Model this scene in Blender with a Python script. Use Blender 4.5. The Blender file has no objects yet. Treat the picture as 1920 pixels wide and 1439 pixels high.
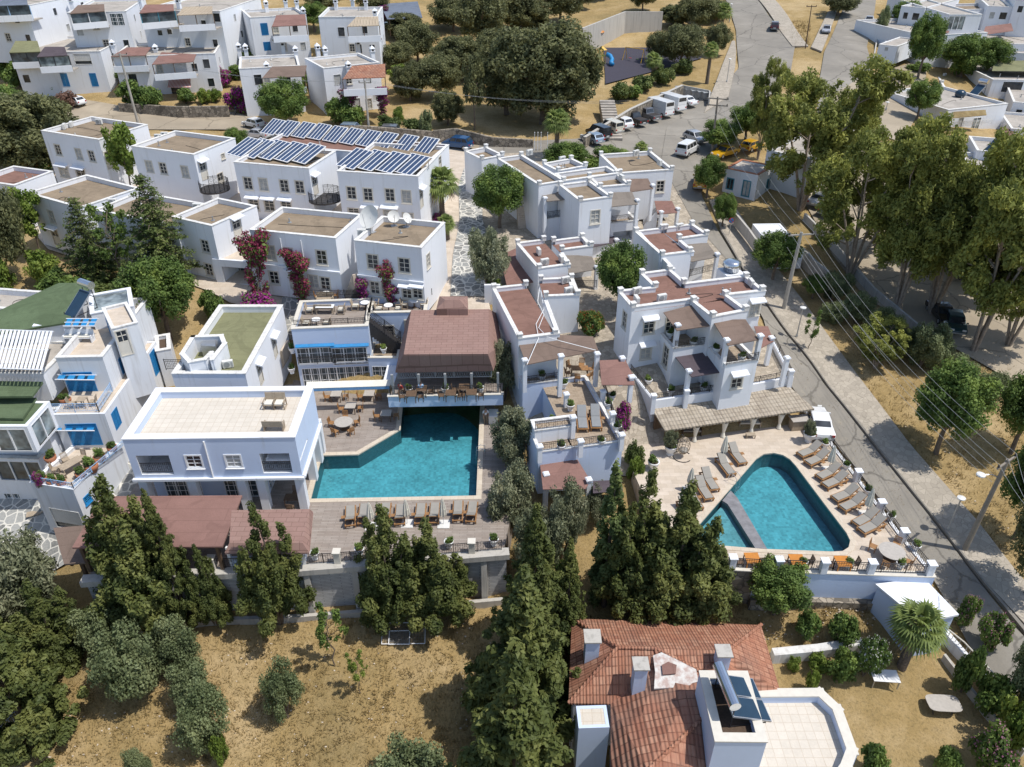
import bpy, bmesh, math, random
import numpy as np
from mathutils import Vector, Matrix
R = math.radians
rnd = random.Random(7)
SC = bpy.context.scene
COL = SC.collection
# ------------------------------------------------------------------ camera, sky, sun, exposure
PITCH = R(33.0); HC = 40.0; FPX = 1440.0
cam_d = bpy.data.cameras.new("camera"); cam = bpy.data.objects.new("camera", cam_d); COL.objects.link(cam)
cam.location = (0, 0, HC); cam.rotation_euler = (R(90) - PITCH, 0, 0)
cam_d.sensor_fit = 'HORIZONTAL'; cam_d.sensor_width = 36.0; cam_d.lens = 36.0 * FPX / 1920.0
cam_d.clip_start = 0.5; cam_d.clip_end = 3000
SC.camera = cam
SUN_EL = R(64); SUN_AZ = R(-14)          # direction to the sun in the ground plane, from +x
sd = Vector((math.cos(SUN_EL)*math.cos(SUN_AZ), math.cos(SUN_EL)*math.sin(SUN_AZ), math.sin(SUN_EL)))
W = bpy.data.worlds.new("World"); SC.world = W; W.use_nodes = True
nt = W.node_tree; bg = nt.nodes['Background']
sky = nt.nodes.new('ShaderNodeTexSky'); sky.sky_type = 'NISHITA'; sky.sun_disc = False
sky.sun_elevation = SUN_EL; sky.sun_rotation = R(90) - SUN_AZ
nt.links.new(sky.outputs[0], bg.inputs[0]); bg.inputs[1].default_value = 0.15
sun_d = bpy.data.lights.new("sun", 'SUN'); sun_d.energy = 3.8; sun_d.angle = R(0.5); sun_d.color = (1, 0.965, 0.91)
sun = bpy.data.objects.new("sun", sun_d); COL.objects.link(sun)
sun.rotation_euler = (-sd).to_track_quat('-Z', 'Y').to_euler()
SC.view_settings.view_transform = 'Standard'; SC.view_settings.look = 'None'
SC.view_settings.exposure = 0.14; SC.view_settings.gamma = 1.0
SC.cycles.max_bounces = 6; SC.cycles.transparent_max_bounces = 12
SC.cycles.caustics_reflective = False; SC.cycles.caustics_refractive = False
# ------------------------------------------------------------------ pixel of the photograph -> point of the place
CP, SP = math.cos(PITCH), math.sin(PITCH)
def ray(u, v):
 a = (u - 960.0) / FPX; b = (v - 719.5) / FPX
 return Vector((a, CP - b*SP, -(SP + b*CP)))
def P(u, v, z=0.0):
 d = ray(u, v); return Vector((0, 0, HC)) + d * ((z - HC) / d.z)
def z_over(base, v):                      # height at which the ray of image row v passes over a base point
 b = (v - 719.5) / FPX
 return HC - base.y / (CP - b*SP) * (SP + b*CP)
def ppm(p):                               # photo pixels per metre at a point
 return FPX / (p.y*CP + (HC - p.z)*SP)
# ------------------------------------------------------------------ objects
def tag(o, label=None, cat=None, group=None, kind=None):
 if label: o['label'] = label
 if cat: o['category'] = cat
 if group: o['group'] = group
 if kind: o['kind'] = kind
 return o
def thing(name, label, cat, loc=(0, 0, 0), rotz=0.0, group=None):
 o = bpy.data.objects.new(name, None); o.empty_display_size = 0.3; COL.objects.link(o)
 o.location = loc; o.rotation_euler = (0, 0, rotz)
 return tag(o, label, cat, group)
def kids(o): return [c for c in o.children]
def dup(o, loc=None, rotz=None, label=None, group=None, parent=None, scale=None):
 c = o.copy(); COL.objects.link(c)
 if parent: c.parent = parent
 if loc is not None: c.location = loc
 if rotz is not None: c.rotation_euler = (0, 0, rotz)
 if scale is not None: c.scale = scale if hasattr(scale, '__len__') else (scale,)*3
 if label: c['label'] = label
 if group: c['group'] = group
 for k in kids(o): dup(k, parent=c)
 return c
class Kit:                                # one thing, then labelled copies of it
 def __init__(self, make): self.make = make; self.o = None
 def __call__(self, loc, rotz, label, group=None, scale=1.0):
  if self.o is None:
   self.o = self.make(); o = self.o
   o.location = loc; o.rotation_euler = (0, 0, rotz); o.scale = scale if hasattr(scale, '__len__') else (scale,)*3
   tag(o, label, None, group); return o
  return dup(self.o, loc, rotz, label, group, scale=scale)
class MB:
 def __init__(s): s.v = []; s.f = []
 def add(s, vs, fs):
  n = len(s.v); s.v += [tuple(p) for p in vs]; s.f += [tuple(i + n for i in f) for f in fs]; return s
 def box(s, x0, y0, z0, x1, y1, z1):
  vs = [(x, y, z) for z in (z0, z1) for y in (y0, y1) for x in (x0, x1)]
  return s.add(vs, [(0,2,3,1), (4,5,7,6), (0,1,5,4), (2,6,7,3), (0,4,6,2), (1,3,7,5)])
 def obox(s, c, size, rz=0, rx=0, ry=0):
  m = Matrix.Translation(c) @ Matrix.Rotation(rz, 4, 'Z') @ Matrix.Rotation(ry, 4, 'Y') @ Matrix.Rotation(rx, 4, 'X')
  n = len(s.v); a, b, d = size[0]/2, size[1]/2, size[2]/2
  s.box(-a, -b, -d, a, b, d)
  s.v[n:] = [tuple(m @ Vector(p)) for p in s.v[n:]]; return s
 def quad(s, a, b, c, d): return s.add([a, b, c, d], [(0,1,2,3)])
 def prism(s, pts, z0, z1, bottom=True):          # pts CCW
  n = len(pts)
  vs = [(p[0], p[1], z0) for p in pts] + [(p[0], p[1], z1) for p in pts]
  fs = [tuple(range(n, 2*n))] + [(i, (i+1) % n, n + (i+1) % n, n + i) for i in range(n)]
  if bottom: fs.append(tuple(range(n-1, -1, -1)))
  return s.add(vs, fs)
 def slab(s, pts, th):                            # 3-d polygon CCW from above, thickened downward
  n = len(pts); vs = [tuple(p) for p in pts] + [(p[0], p[1], p[2]-th) for p in pts]
  fs = [tuple(range(n)), tuple(range(2*n-1, n-1, -1))] + [(i, n+i, n+(i+1) % n, (i+1) % n) for i in range(n)]
  return s.add(vs, fs)
 def cyl(s, p0, p1, r0, r1=None, n=8, caps=True):
  r1 = r0 if r1 is None else r1
  p0, p1 = Vector(p0), Vector(p1); d = (p1 - p0)
  if d.length < 1e-6: return s
  d.normalize(); a = d.orthogonal().normalized(); b = d.cross(a)
  vs = []
  for p, r in ((p0, r0), (p1, r1)):
   for k in range(n):
    t = 2*math.pi*k/n; vs.append(p + a*(r*math.cos(t)) + b*(r*math.sin(t)))
  fs = [(k, (k+1) % n, n + (k+1) % n, n + k) for k in range(n)]
  if caps: fs += [tuple(range(n-1, -1, -1)), tuple(range(n, 2*n))]
  return s.add(vs, fs)
 def tube(s, pts, r, n=5):
  pts = [Vector(p) for p in pts]
  if not hasattr(r, '__len__'): r = [r]*len(pts)
  vs = []; m = len(pts); a = None
  for i, p in enumerate(pts):
   d = (pts[min(i+1, m-1)] - pts[max(i-1, 0)]).normalized()
   if a is None: a = d.orthogonal().normalized()
   a = (a - d*a.dot(d))
   a = a.normalized() if a.length > 1e-5 else d.orthogonal().normalized()
   b = d.cross(a)
   vs += [p + a*(r[i]*math.cos(2*math.pi*k/n)) + b*(r[i]*math.sin(2*math.pi*k/n)) for k in range(n)]
  fs = [(i*n + k, i*n + (k+1) % n, (i+1)*n + (k+1) % n, (i+1)*n + k) for i in range(m-1) for k in range(n)]
  fs += [tuple(range(n-1, -1, -1)), tuple(range((m-1)*n, m*n))]
  return s.add(vs, fs)
 def lathe(s, prof, c=(0, 0, 0), n=14):           # prof: (r, z) from bottom to top
  vs = []; m = len(prof)
  for r, z in prof:
   vs += [(c[0] + r*math.cos(2*math.pi*k/n), c[1] + r*math.sin(2*math.pi*k/n), c[2] + z) for k in range(n)]
  fs = [(i*n + k, i*n + (k+1) % n, (i+1)*n + (k+1) % n, (i+1)*n + k) for i in range(m-1) for k in range(n)]
  fs += [tuple(range(n-1, -1, -1)), tuple(range((m-1)*n, m*n))]
  return s.add(vs, fs)
 def ball(s, c, r, n=8, m=6, sq=(1, 1, 1)):
  prof = [(max(1e-3, math.sin(math.pi*i/m)), -math.cos(math.pi*i/m)) for i in range(m+1)]
  k0 = len(s.v); s.lathe(prof, (0, 0, 0), n)
  s.v[k0:] = [(c[0]+x*r*sq[0], c[1]+y*r*sq[1], c[2]+z*r*sq[2]) for x, y, z in s.v[k0:]]; return s
 def xf(s, m): s.v = [tuple(m @ Vector(p)) for p in s.v]; return s
 def mesh(s, name, mat, smooth=False, bevel=0):
  me = bpy.data.meshes.new(name); me.from_pydata(s.v, [], s.f)
  if bevel:
   bm = bmesh.new(); bm.from_mesh(me)
   bmesh.ops.remove_doubles(bm, verts=bm.verts, dist=1e-4)
   ed = [e for e in bm.edges if len(e.link_faces) == 2 and e.calc_face_angle(0) > 0.4]
   bmesh.ops.bevel(bm, geom=ed, offset=bevel, segments=2, affect='EDGES', profile=0.6)
   bm.to_mesh(me); bm.free()
  for m in (mat if isinstance(mat, (list, tuple)) else [mat]): me.materials.append(m)
  if smooth:
   me.polygons.foreach_set('use_smooth', [True]*len(me.polygons))
  me.update(); return me
 def build(s, name, mat, parent=None, smooth=False, loc=None, rotz=0, bevel=0, kind=None):
  o = bpy.data.objects.new(name, s.mesh(name, mat, smooth, bevel)); COL.objects.link(o)
  if parent: o.parent = parent
  if loc is not None: o.location = loc
  if rotz: o.rotation_euler = (0, 0, rotz)
  if kind: o['kind'] = kind
  return o
def link_mesh(name, me, parent=None, loc=(0, 0, 0), rotz=0.0):
 o = bpy.data.objects.new(name, me); COL.objects.link(o); o.parent = parent
 o.location = loc; o.rotation_euler = (0, 0, rotz); return o
def struct(name, mb, mat): return mb.build(name, mat, kind='structure')
ORD = ['first', 'second', 'third', 'fourth', 'fifth', 'sixth', 'seventh', 'eighth', 'ninth', 'tenth', 'eleventh', 'twelfth', 'thirteenth', 'fourteenth']
# ------------------------------------------------------------------ procedural materials
class Nod:
 def __init__(s, name):
  s.m = bpy.data.materials.new(name); s.m.use_nodes = True; s.t = s.m.node_tree
  s.b = s.t.nodes['Principled BSDF']; s._tc = None
 def n(s, typ, **kw):
  x = s.t.nodes.new('ShaderNode' + typ)
  for k, v in kw.items():
   if k.startswith('i_'):
    key = k[2:].replace('_', ' ')
    x.inputs[int(key) if key.isdigit() else key].default_value = v
   else: setattr(x, k, v)
  return x
 def l(s, a, b): s.t.links.new(a, b)
 def co(s, scale=(1, 1, 1), rot=(0, 0, 0), world=False):
  mp = s.n('Mapping'); mp.inputs['Scale'].default_value = scale; mp.inputs['Rotation'].default_value = rot
  if world: src = s.n('NewGeometry').outputs['Position']
  else: src = s.n('TexCoord').outputs['Object']
  s.l(src, mp.inputs[0]); return mp.outputs[0]
 def noise(s, co, scale, detail=4, rough=0.6, dist=0):
  x = s.n('TexNoise'); x.inputs['Scale'].default_value = scale; x.inputs['Detail'].default_value = detail
  x.inputs['Roughness'].default_value = rough; x.inputs['Distortion'].default_value = dist
  if co is not None: s.l(co, x.inputs['Vector'])
  return x.outputs['Fac']
 def ramp(s, fac, stops, mode='LINEAR'):
  r = s.n('ValToRGB'); r.color_ramp.interpolation = mode
  e = r.color_ramp.elements
  while len(e) < len(stops): e.new(0.5)
  for el, (p, c) in zip(e, stops):
   el.position = p; el.color = (c[0], c[1], c[2], 1) if hasattr(c, '__len__') else (c, c, c, 1)
  s.l(fac, r.inputs[0]); return r.outputs[0]
 def mix(s, fac, a, b, mode='MIX'):
  x = s.n('MixRGB', blend_type=mode)
  for k, v in ((0, fac), (1, a), (2, b)):
   if hasattr(v, 'is_linked') or hasattr(v, 'links'): s.l(v, x.inputs[k])
   else: x.inputs[k].default_value = v if k == 0 else (v[0], v[1], v[2], 1)
  return x.outputs[0]
 def bump(s, h, strength=0.3, dist=0.05):
  b = s.n('Bump'); b.inputs['Strength'].default_value = strength; b.inputs['Distance'].default_value = dist
  s.l(h, b.inputs['Height']); s.l(b.outputs[0], s.b.inputs['Normal']); return s
 def col(s, c):
  if hasattr(c, 'links'): s.l(c, s.b.inputs['Base Color'])
  else: s.b.inputs['Base Color'].default_value = (c[0], c[1], c[2], 1)
  return s
 def rough(s, r, metal=0, spec=None):
  s.b.inputs['Roughness'].default_value = r; s.b.inputs['Metallic'].default_value = metal
  if spec is not None: s.b.inputs['Specular IOR Level'].default_value = spec
  return s
def tint(c, k): return tuple(min(1, x*k) for x in c)
def m_plain(name, c, rough=0.6, metal=0, var=0.18, scale=3.0, spec=None):
 k = Nod(name); f = k.noise(k.co(), scale, 4)
 k.col(k.ramp(f, [(0.25, tint(c, 1-var)), (0.75, tint(c, 1+var))])); k.rough(rough, metal, spec); return k.m
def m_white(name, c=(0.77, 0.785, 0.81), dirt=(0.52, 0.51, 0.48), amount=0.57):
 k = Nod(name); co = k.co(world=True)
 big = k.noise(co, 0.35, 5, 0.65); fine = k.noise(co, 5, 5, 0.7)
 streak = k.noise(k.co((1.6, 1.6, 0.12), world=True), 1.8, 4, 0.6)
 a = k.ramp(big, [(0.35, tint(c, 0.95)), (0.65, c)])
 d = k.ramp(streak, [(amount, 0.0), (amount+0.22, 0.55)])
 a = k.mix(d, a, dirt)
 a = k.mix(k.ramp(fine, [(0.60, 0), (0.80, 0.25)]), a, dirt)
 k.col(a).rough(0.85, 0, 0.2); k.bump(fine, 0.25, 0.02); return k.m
def m_ground():
 k = Nod('dry_earth'); co = k.co(world=True)
 n1 = k.noise(co, 0.10, 6, 0.62); n2 = k.noise(co, 0.7, 6, 0.7, 0.6); n3 = k.noise(co, 6.0, 5, 0.75); n4 = k.noise(co, 22, 3, 0.8)
 a = k.ramp(n2, [(0.28, (0.175, 0.125, 0.06)), (0.46, (0.34, 0.235, 0.10)), (0.62, (0.44, 0.315, 0.155)), (0.80, (0.54, 0.42, 0.26))])
 g = k.ramp(n1, [(0.34, (0.23, 0.175, 0.078)), (0.50, (0.37, 0.262, 0.115)), (0.64, (0.53, 0.40, 0.225))])
 a = k.mix(0.6, a, g)
 a = k.mix(k.ramp(n3, [(0.48, 0.0), (0.66, 0.55)]), a, (0.12, 0.095, 0.045))
 a = k.mix(k.ramp(n4, [(0.60, 0.0), (0.74, 0.8)]), a, (0.50, 0.41, 0.24))
 v = k.n('TexVoronoi'); v.inputs['Scale'].default_value = 2.6; k.l(co, v.inputs['Vector'])
 a = k.mix(k.ramp(v.outputs['Distance'], [(0.03, 0.35), (0.06, 0.0)]), a, (0.52, 0.47, 0.38))
 k.col(a).rough(0.95, 0, 0.1); k.bump(n3, 0.9, 0.12); return k.m
def m_asphalt(name='asphalt', c=(0.265, 0.242, 0.205)):
 k = Nod(name); co = k.co(world=True)
 n1 = k.noise(co, 0.16, 5, 0.6); n2 = k.noise(co, 9, 5, 0.75); n3 = k.noise(co, 1.3, 6, 0.75, 0.8)
 a = k.ramp(n1, [(0.3, tint(c, 0.80)), (0.55, c), (0.72, tint(c, 1.22))])
 a = k.mix(k.ramp(n2, [(0.45, 0), (0.75, 0.4)]), a, tint(c, 0.62))
 a = k.mix(k.ramp(n3, [(0.55, 0), (0.72, 0.5)]), a, (0.33, 0.29, 0.22))
 v = k.n('TexVoronoi', feature='DISTANCE_TO_EDGE'); v.inputs['Scale'].default_value = 0.28; q = k.n('MixRGB'); q.inputs[0].default_value = 0.5; k.l(co, q.inputs[1]); w = k.n('TexNoise'); w.inputs['Scale'].default_value = 0.9; w.inputs['Detail'].default_value = 5; k.l(co, w.inputs['Vector']); k.l(w.outputs['Color'], q.inputs[2]); k.l(q.outputs[0], v.inputs['Vector'])
 a = k.mix(k.ramp(v.outputs['Distance'], [(0.006, 0.7), (0.014, 0.0)]), a, tint(c, 0.45))
 k.col(a).rough(0.9, 0, 0.2); k.bump(n2, 0.3, 0.02); return k.m
def m_crazy(name, stone, grout, scale=1.15, var=0.25, w=0.05):
 k = Nod(name); co = k.co(world=True)
 wv = k.noise(co, 1.5, 2);
 mx = k.n('MixRGB'); mx.inputs[0].default_value = 0.10; k.l(co, mx.inputs[1]);
 nn = k.n('TexNoise'); nn.inputs['Scale'].default_value = 1.4; k.l(co, nn.inputs['Vector']); k.l(nn.outputs['Color'], mx.inputs[2])
 v = k.n('TexVoronoi', feature='DISTANCE_TO_EDGE'); v.inputs['Scale'].default_value = scale; k.l(mx.outputs[0], v.inputs['Vector'])
 v2 = k.n('TexVoronoi'); v2.inputs['Scale'].default_value = scale; k.l(mx.outputs[0], v2.inputs['Vector'])
 sep = k.n('SeparateColor'); k.l(v2.outputs['Color'], sep.inputs[0])
 s1 = k.ramp(sep.outputs[0], [(0.0, tint(stone, 1-var*1.4)), (0.5, stone), (1.0, tint(stone, 1+var))])
 s1 = k.mix(k.ramp(k.noise(co, 7, 4), [(0.4, 0.0), (0.8, 0.35)]), s1, grout)
 a = k.mix(k.ramp(v.outputs['Distance'], [(w*0.6, 1.0), (w, 0.0)]), s1, grout)
 k.col(a).rough(0.85, 0, 0.25); k.bump(k.ramp(v.outputs['Distance'], [(0.0, 0), (w, 1)]), 0.4, 0.03); return k.m
def m_brick(name, c1, c2, mortar, bw, bh, ms=0.02, rot=0, off=0.5, rough=0.8, world=False, bumpy=0.3, var=0.3, axis=None):
 k = Nod(name); co = k.co((1, 1, 1), axis if axis else (0, 0, rot), world)
 b = k.n('TexBrick'); b.offset = off
 for key, val in (('Color1', c1), ('Color2', c2), ('Mortar', mortar)): b.inputs[key].default_value = (*val, 1)
 b.inputs['Scale'].default_value = 1; b.inputs['Mortar Size'].default_value = ms; b.inputs['Brick Width'].default_value = bw; b.inputs['Row Height'].default_value = bh
 b.inputs['Bias'].default_value = 0.0
 k.l(co, b.inputs['Vector'])
 n = k.noise(co, 1.1, 6, 0.7)
 a = k.mix(0.65, b.outputs['Color'], k.ramp(n, [(0.3, 1-var), (0.7, 1+var*0.4)]), 'MULTIPLY')
 n2 = k.noise(co, 9, 4, 0.7); a = k.mix(0.5, a, k.ramp(n2, [(0.3, 0.8), (0.7, 1.0)]), 'MULTIPLY')
 k.col(a).rough(rough, 0, 0.25)
 if bumpy: k.bump(b.outputs['Fac'], -bumpy, 0.02)
 return k.m
def m_felt(name, c, var=0.25, seam=1.0, world=False):      # roofing felt in strips with weathering
 k = Nod(name); co = k.co(world=world)
 n1 = k.noise(co, 0.5, 6, 0.7, 0.5); n2 = k.noise(co, 14, 4, 0.8)
 a = k.ramp(n1, [(0.28, tint(c, 1-var)), (0.5, c), (0.75, tint(c, 1+var))])
 a = k.mix(k.ramp(n2, [(0.35, 0.5), (0.6, 0)]), a, tint(c, 0.62))
 a = k.mix(k.ramp(k.noise(co, 0.22, 3, 0.55, 1.5), [(0.50, 0.0), (0.54, 0.5), (0.62, 0.25), (0.7, 0.0)]), a, tint(c, 0.66))
 b = k.n('TexBrick'); b.inputs['Scale'].default_value = 1; b.inputs['Mortar Size'].default_value = 0.025
 b.inputs['Brick Width'].default_value = 9; b.inputs['Row Height'].default_value = seam; k.l(co, b.inputs['Vector'])
 a = k.mix(k.ramp(b.outputs['Fac'], [(0, 0), (1, 0.45)]), a, tint(c, 0.55))
 k.col(a).rough(0.95, 0, 0.1); k.bump(n2, 0.3, 0.02); return k.m
def m_leaf(name, c, lite, dark, sc=0.45, trans=0.35):
 k = Nod(name); co = k.co(world=True)
 n1 = k.noise(co, sc, 4, 0.6); n2 = k.noise(co, 5, 2, 0.7)
 a = k.ramp(n1, [(0.30, dark), (0.5, c), (0.72, lite)])
 a = k.mix(0.5, a, k.ramp(n2, [(0.3, 0.6), (0.75, 1.25)]), 'MULTIPLY')
 oi = k.n('ObjectInfo'); a = k.mix(0.35, a, k.ramp(oi.outputs['Random'], [(0, 0.75), (1, 1.15)]), 'MULTIPLY')
 k.col(a).rough(0.6, 0, 0.25)
 tr = k.n('BsdfTranslucent'); k.l(a, tr.inputs[0])
 mx = k.n('MixShader'); mx.inputs[0].default_value = trans
 k.l(k.b.outputs[0], mx.inputs[1]); k.l(tr.outputs[0], mx.inputs[2])
 k.l(mx.outputs[0], k.t.nodes['Material Output'].inputs[0]); return k.m
def m_water():
 k = Nod('pool_water'); co = k.co(world=True)
 lw = k.n('Fresnel'); lw.inputs[0].default_value = 1.33
 t = k.n('BsdfTransparent'); t.inputs[0].default_value = (0.70, 0.92, 0.945, 1)
 g = k.n('BsdfGlossy'); g.inputs['Roughness'].default_value = 0.03
 b = k.n('Bump'); b.inputs['Strength'].default_value = 0.25; b.inputs['Distance'].default_value = 0.05
 k.l(k.noise(co, 2.6, 3, 0.6, 0.8), b.inputs['Height']); k.l(b.outputs[0], g.inputs['Normal']); k.l(b.outputs[0], lw.inputs['Normal'])
 mx = k.n('MixShader'); k.l(lw.outputs[0], mx.inputs[0]); k.l(t.outputs[0], mx.inputs[1]); k.l(g.outputs[0], mx.inputs[2])
 k.l(mx.outputs[0], k.t.nodes['Material Output'].inputs[0]); return k.m
def m_pooltile(name, c):
 k = Nod(name); co = k.co(world=True)
 b = k.n('TexBrick'); b.offset = 0
 b.inputs['Color1'].default_value = (*tint(c, 0.78), 1); b.inputs['Color2'].default_value = (*tint(c, 1.18), 1); b.inputs['Mortar'].default_value = (*tint(c, 1.05), 1)
 b.inputs['Scale'].default_value = 1; b.inputs['Mortar Size'].default_value = 0.012; b.inputs['Brick Width'].default_value = 0.22; b.inputs['Row Height'].default_value = 0.22
 k.l(co, b.inputs['Vector'])
 n = k.noise(co, 0.5, 5, 0.7, 0.5); n2 = k.noise(co, 3.2, 3, 0.7, 1.2)
 a = k.mix(0.8, b.outputs['Color'], k.ramp(n, [(0.3, 0.72), (0.7, 1.2)]), 'MULTIPLY')
 a = k.mix(0.7, a, k.ramp(n2, [(0.3, 0.86), (0.7, 1.12)]), 'MULTIPLY')
 k.col(a).rough(0.5); return k.m
def m_corr(name, c, lite, dark, pitch=0.16, rows=0.38, axis='X', patch=0.5):  # pantiles: ridges down the slope, rows across
 k = Nod(name); co = k.co()
 w = k.n('TexWave', wave_type='BANDS', bands_direction=axis); w.inputs['Scale'].default_value = 0.314/pitch; w.inputs['Distortion'].default_value = 0.2
 k.l(co, w.inputs['Vector'])
 b = k.n('TexBrick'); b.offset = 0; b.inputs['Scale'].default_value = 1; b.inputs['Mortar Size'].default_value = 0.03
 b.inputs['Color1'].default_value = (*dark, 1); b.inputs['Color2'].default_value = (*lite, 1); b.inputs['Mortar'].default_value = (*tint(dark, 0.5), 1)
 if axis == 'X': b.inputs['Brick Width'].default_value = pitch*2; b.inputs['Row Height'].default_value = rows
 else: b.inputs['Brick Width'].default_value = rows; b.inputs['Row Height'].default_value = pitch*2
 k.l(co, b.inputs['Vector'])
 n = k.noise(co, 1.2, 5, 0.75); n2 = k.noise(co, 0.35, 4, 0.6)
 a = k.mix(k.ramp(n, [(0.35, 0.1), (0.65, 0.9)]), c, b.outputs['Color'])
 a = k.mix(k.ramp(n2, [(0.45, 0.0), (0.75, patch)]), a, (0.16, 0.13, 0.11))
 k.col(a).rough(0.9, 0, 0.15)
 h = k.mix(0.5, w.outputs['Color'], b.outputs['Fac'], 'SUBTRACT'); k.bump(h, 0.8, 0.06); return k.m
def m_stone(name, c1, c2, mortar, scale=2.2):
 return m_crazy(name, c1, mortar, scale, 0.4, 0.06)
def m_stripe(name, c1, c2, w=0.25, axis='X'):
 k = Nod(name); t = k.n('TexWave', wave_type='BANDS', bands_direction=axis); t.inputs['Scale'].default_value = 0.314/w
 k.l(k.co(), t.inputs['Vector']); k.col(k.ramp(t.outputs['Color'], [(0.45, c1), (0.55, c2)], 'CONSTANT')).rough(0.9); return k.m
def m_glass(name='window_glass', c=(0.03, 0.035, 0.04)):
 k = Nod(name); f = k.noise(k.co(world=True), 0.9, 2)
 k.col(k.ramp(f, [(0.35, tint(c, 0.5)), (0.7, tint(c, 1.8))])).rough(0.08, 0, 0.6); return k.m
def m_paint(name, c, metal=0.0):
 k = Nod(name); f = k.noise(k.co(), 4, 3)
 k.col(k.ramp(f, [(0.3, tint(c, 0.9)), (0.7, c)])).rough(0.28, metal); k.b.inputs['Coat Weight'].default_value = 0.6; k.b.inputs['Coat Roughness'].default_value = 0.08; return k.m
M = {}
M['white'] = m_white('whitewash')
M['white2'] = m_white('whitewash_weathered', (0.72, 0.735, 0.755), (0.45, 0.43, 0.40), 0.52)
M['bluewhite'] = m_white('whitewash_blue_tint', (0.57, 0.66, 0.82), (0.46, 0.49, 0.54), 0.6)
M['coping'] = m_white('coping_paint', (0.72, 0.71, 0.68), (0.36, 0.33, 0.29), 0.47)
M['whitepaint'] = m_plain('white_paint', (0.80, 0.80, 0.79), 0.5, var=0.05)
M['cream'] = m_plain('cream_trim', (0.62, 0.58, 0.50), 0.7, var=0.08)
M['roof_beige'] = m_felt('roof_screed', (0.275, 0.215, 0.150), 0.28, 2.5)
M['roof_brown'] = m_felt('roof_felt_brown', (0.24, 0.138, 0.108), 0.2, 0.95)
M['roof_green'] = m_felt('roof_felt_green', (0.225, 0.225, 0.125), 0.18, 1.0)
M['roof_green2'] = m_felt('roof_felt_dark_green', (0.115, 0.155, 0.085), 0.25, 1.3)
M['roof_pale'] = m_felt('roof_screed_pale', (0.43, 0.39, 0.34), 0.25, 3.0)
M['roof_tile'] = m_brick('roof_terrace_tile', (0.62, 0.56, 0.47), (0.66, 0.60, 0.51), (0.55, 0.47, 0.37), 0.55, 0.55, 0.02, off=0, bumpy=0.1, var=0.12)
M['canvas_brown'] = m_felt('canopy_cloth_brown', (0.205, 0.150, 0.120), 0.08, 1.1)
M['canvas_red'] = m_felt('canopy_cloth_maroon', (0.26, 0.150, 0.125), 0.12, 1.1)
M['canvas_grey'] = m_felt('canopy_cloth_taupe', (0.225, 0.195, 0.165), 0.08, 1.3)
M['canvas_dark'] = m_felt('canopy_cloth_slate', (0.105, 0.085, 0.095), 0.10, 1.3)
M['shingle'] = m_brick('brown_shingle', (0.315, 0.20, 0.165), (0.29, 0.178, 0.147), (0.20, 0.12, 0.097), 0.9, 0.42, 0.02, off=0.5, bumpy=0.25, var=0.15)
M['deck'] = m_brick('deck_planks', (0.375, 0.325, 0.28), (0.30, 0.25, 0.21), (0.19, 0.155, 0.13), 1.1, 0.16, 0.012, world=True, bumpy=0.15, var=0.25)
M['travertine'] = m_brick('travertine_paving', (0.62, 0.53, 0.43), (0.55, 0.46, 0.36), (0.45, 0.37, 0.28), 0.9, 0.45, 0.008, world=True, bumpy=0.05, var=0.2)
M['terrace_tile'] = m_brick('terrace_tile', (0.40, 0.32, 0.235), (0.34, 0.265, 0.19), (0.25, 0.19, 0.14), 0.5, 0.25, 0.015, bumpy=0.1, var=0.2)
M['coping_stone'] = m_brick('pool_coping_stone', (0.62, 0.54, 0.43), (0.58, 0.49, 0.38), (0.45, 0.37, 0.28), 0.6, 0.6, 0.01, world=True, bumpy=0.05, var=0.15)
M['slate_grey'] = m_plain('grey_slate', (0.20, 0.195, 0.20), 0.6, var=0.3, scale=2)
M['crazy'] = m_crazy('crazy_paving_grey', (0.25, 0.25, 0.235), (0.62, 0.59, 0.52), 1.45, 0.3, 0.075)
M['crazy_tan'] = m_crazy('crazy_paving_tan', (0.40, 0.345, 0.27), (0.30, 0.25, 0.19), 2.6, 0.2, 0.05)
M['pave_grey'] = m_crazy('pavement_stone', (0.40, 0.35, 0.28), (0.29, 0.255, 0.205), 2.4, 0.12, 0.035)
M['ground'] = m_ground()
M['asphalt'] = m_asphalt()
M['asphalt2'] = m_asphalt('dusty_lot', (0.36, 0.30, 0.22))
M['rubber'] = m_plain('playground_rubber', (0.045, 0.04, 0.055), 0.9)
M['concrete'] = m_white('raw_concrete', (0.47, 0.445, 0.40), (0.24, 0.225, 0.20), 0.5)
M['kerb'] = m_plain('kerb_stone', (0.22, 0.20, 0.17), 0.9)
M['grey_plank'] = m_brick('grey_stone_strips', (0.62, 0.62, 0.61), (0.50, 0.50, 0.50), (0.33, 0.33, 0.33), 1.4, 0.14, 0.03, axis=(R(90), 0, 0), bumpy=0.4)
M['stonewall'] = m_stone('dry_stone_wall', (0.29, 0.25, 0.195), None, (0.12, 0.105, 0.085), 2.2)
M['water'] = m_water()
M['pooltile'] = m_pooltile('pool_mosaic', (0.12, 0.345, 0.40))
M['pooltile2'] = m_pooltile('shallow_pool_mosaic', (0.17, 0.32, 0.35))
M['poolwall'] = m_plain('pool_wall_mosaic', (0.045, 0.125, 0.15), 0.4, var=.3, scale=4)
M['teak'] = m_plain('teak', (0.30, 0.155, 0.06), 0.6, var=0.3, scale=6)
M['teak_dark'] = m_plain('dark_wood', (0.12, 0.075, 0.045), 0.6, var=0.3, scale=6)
M['teak_pale'] = m_plain('weathered_wood', (0.36, 0.29, 0.21), 0.75, var=0.25, scale=5)
M['cushion'] = m_plain('grey_cushion', (0.29, 0.27, 0.235), 0.9, var=0.08)
M['cushion_slate'] = m_plain('slate_cushion', (0.23, 0.235, 0.235), 0.9, var=0.08)
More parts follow.
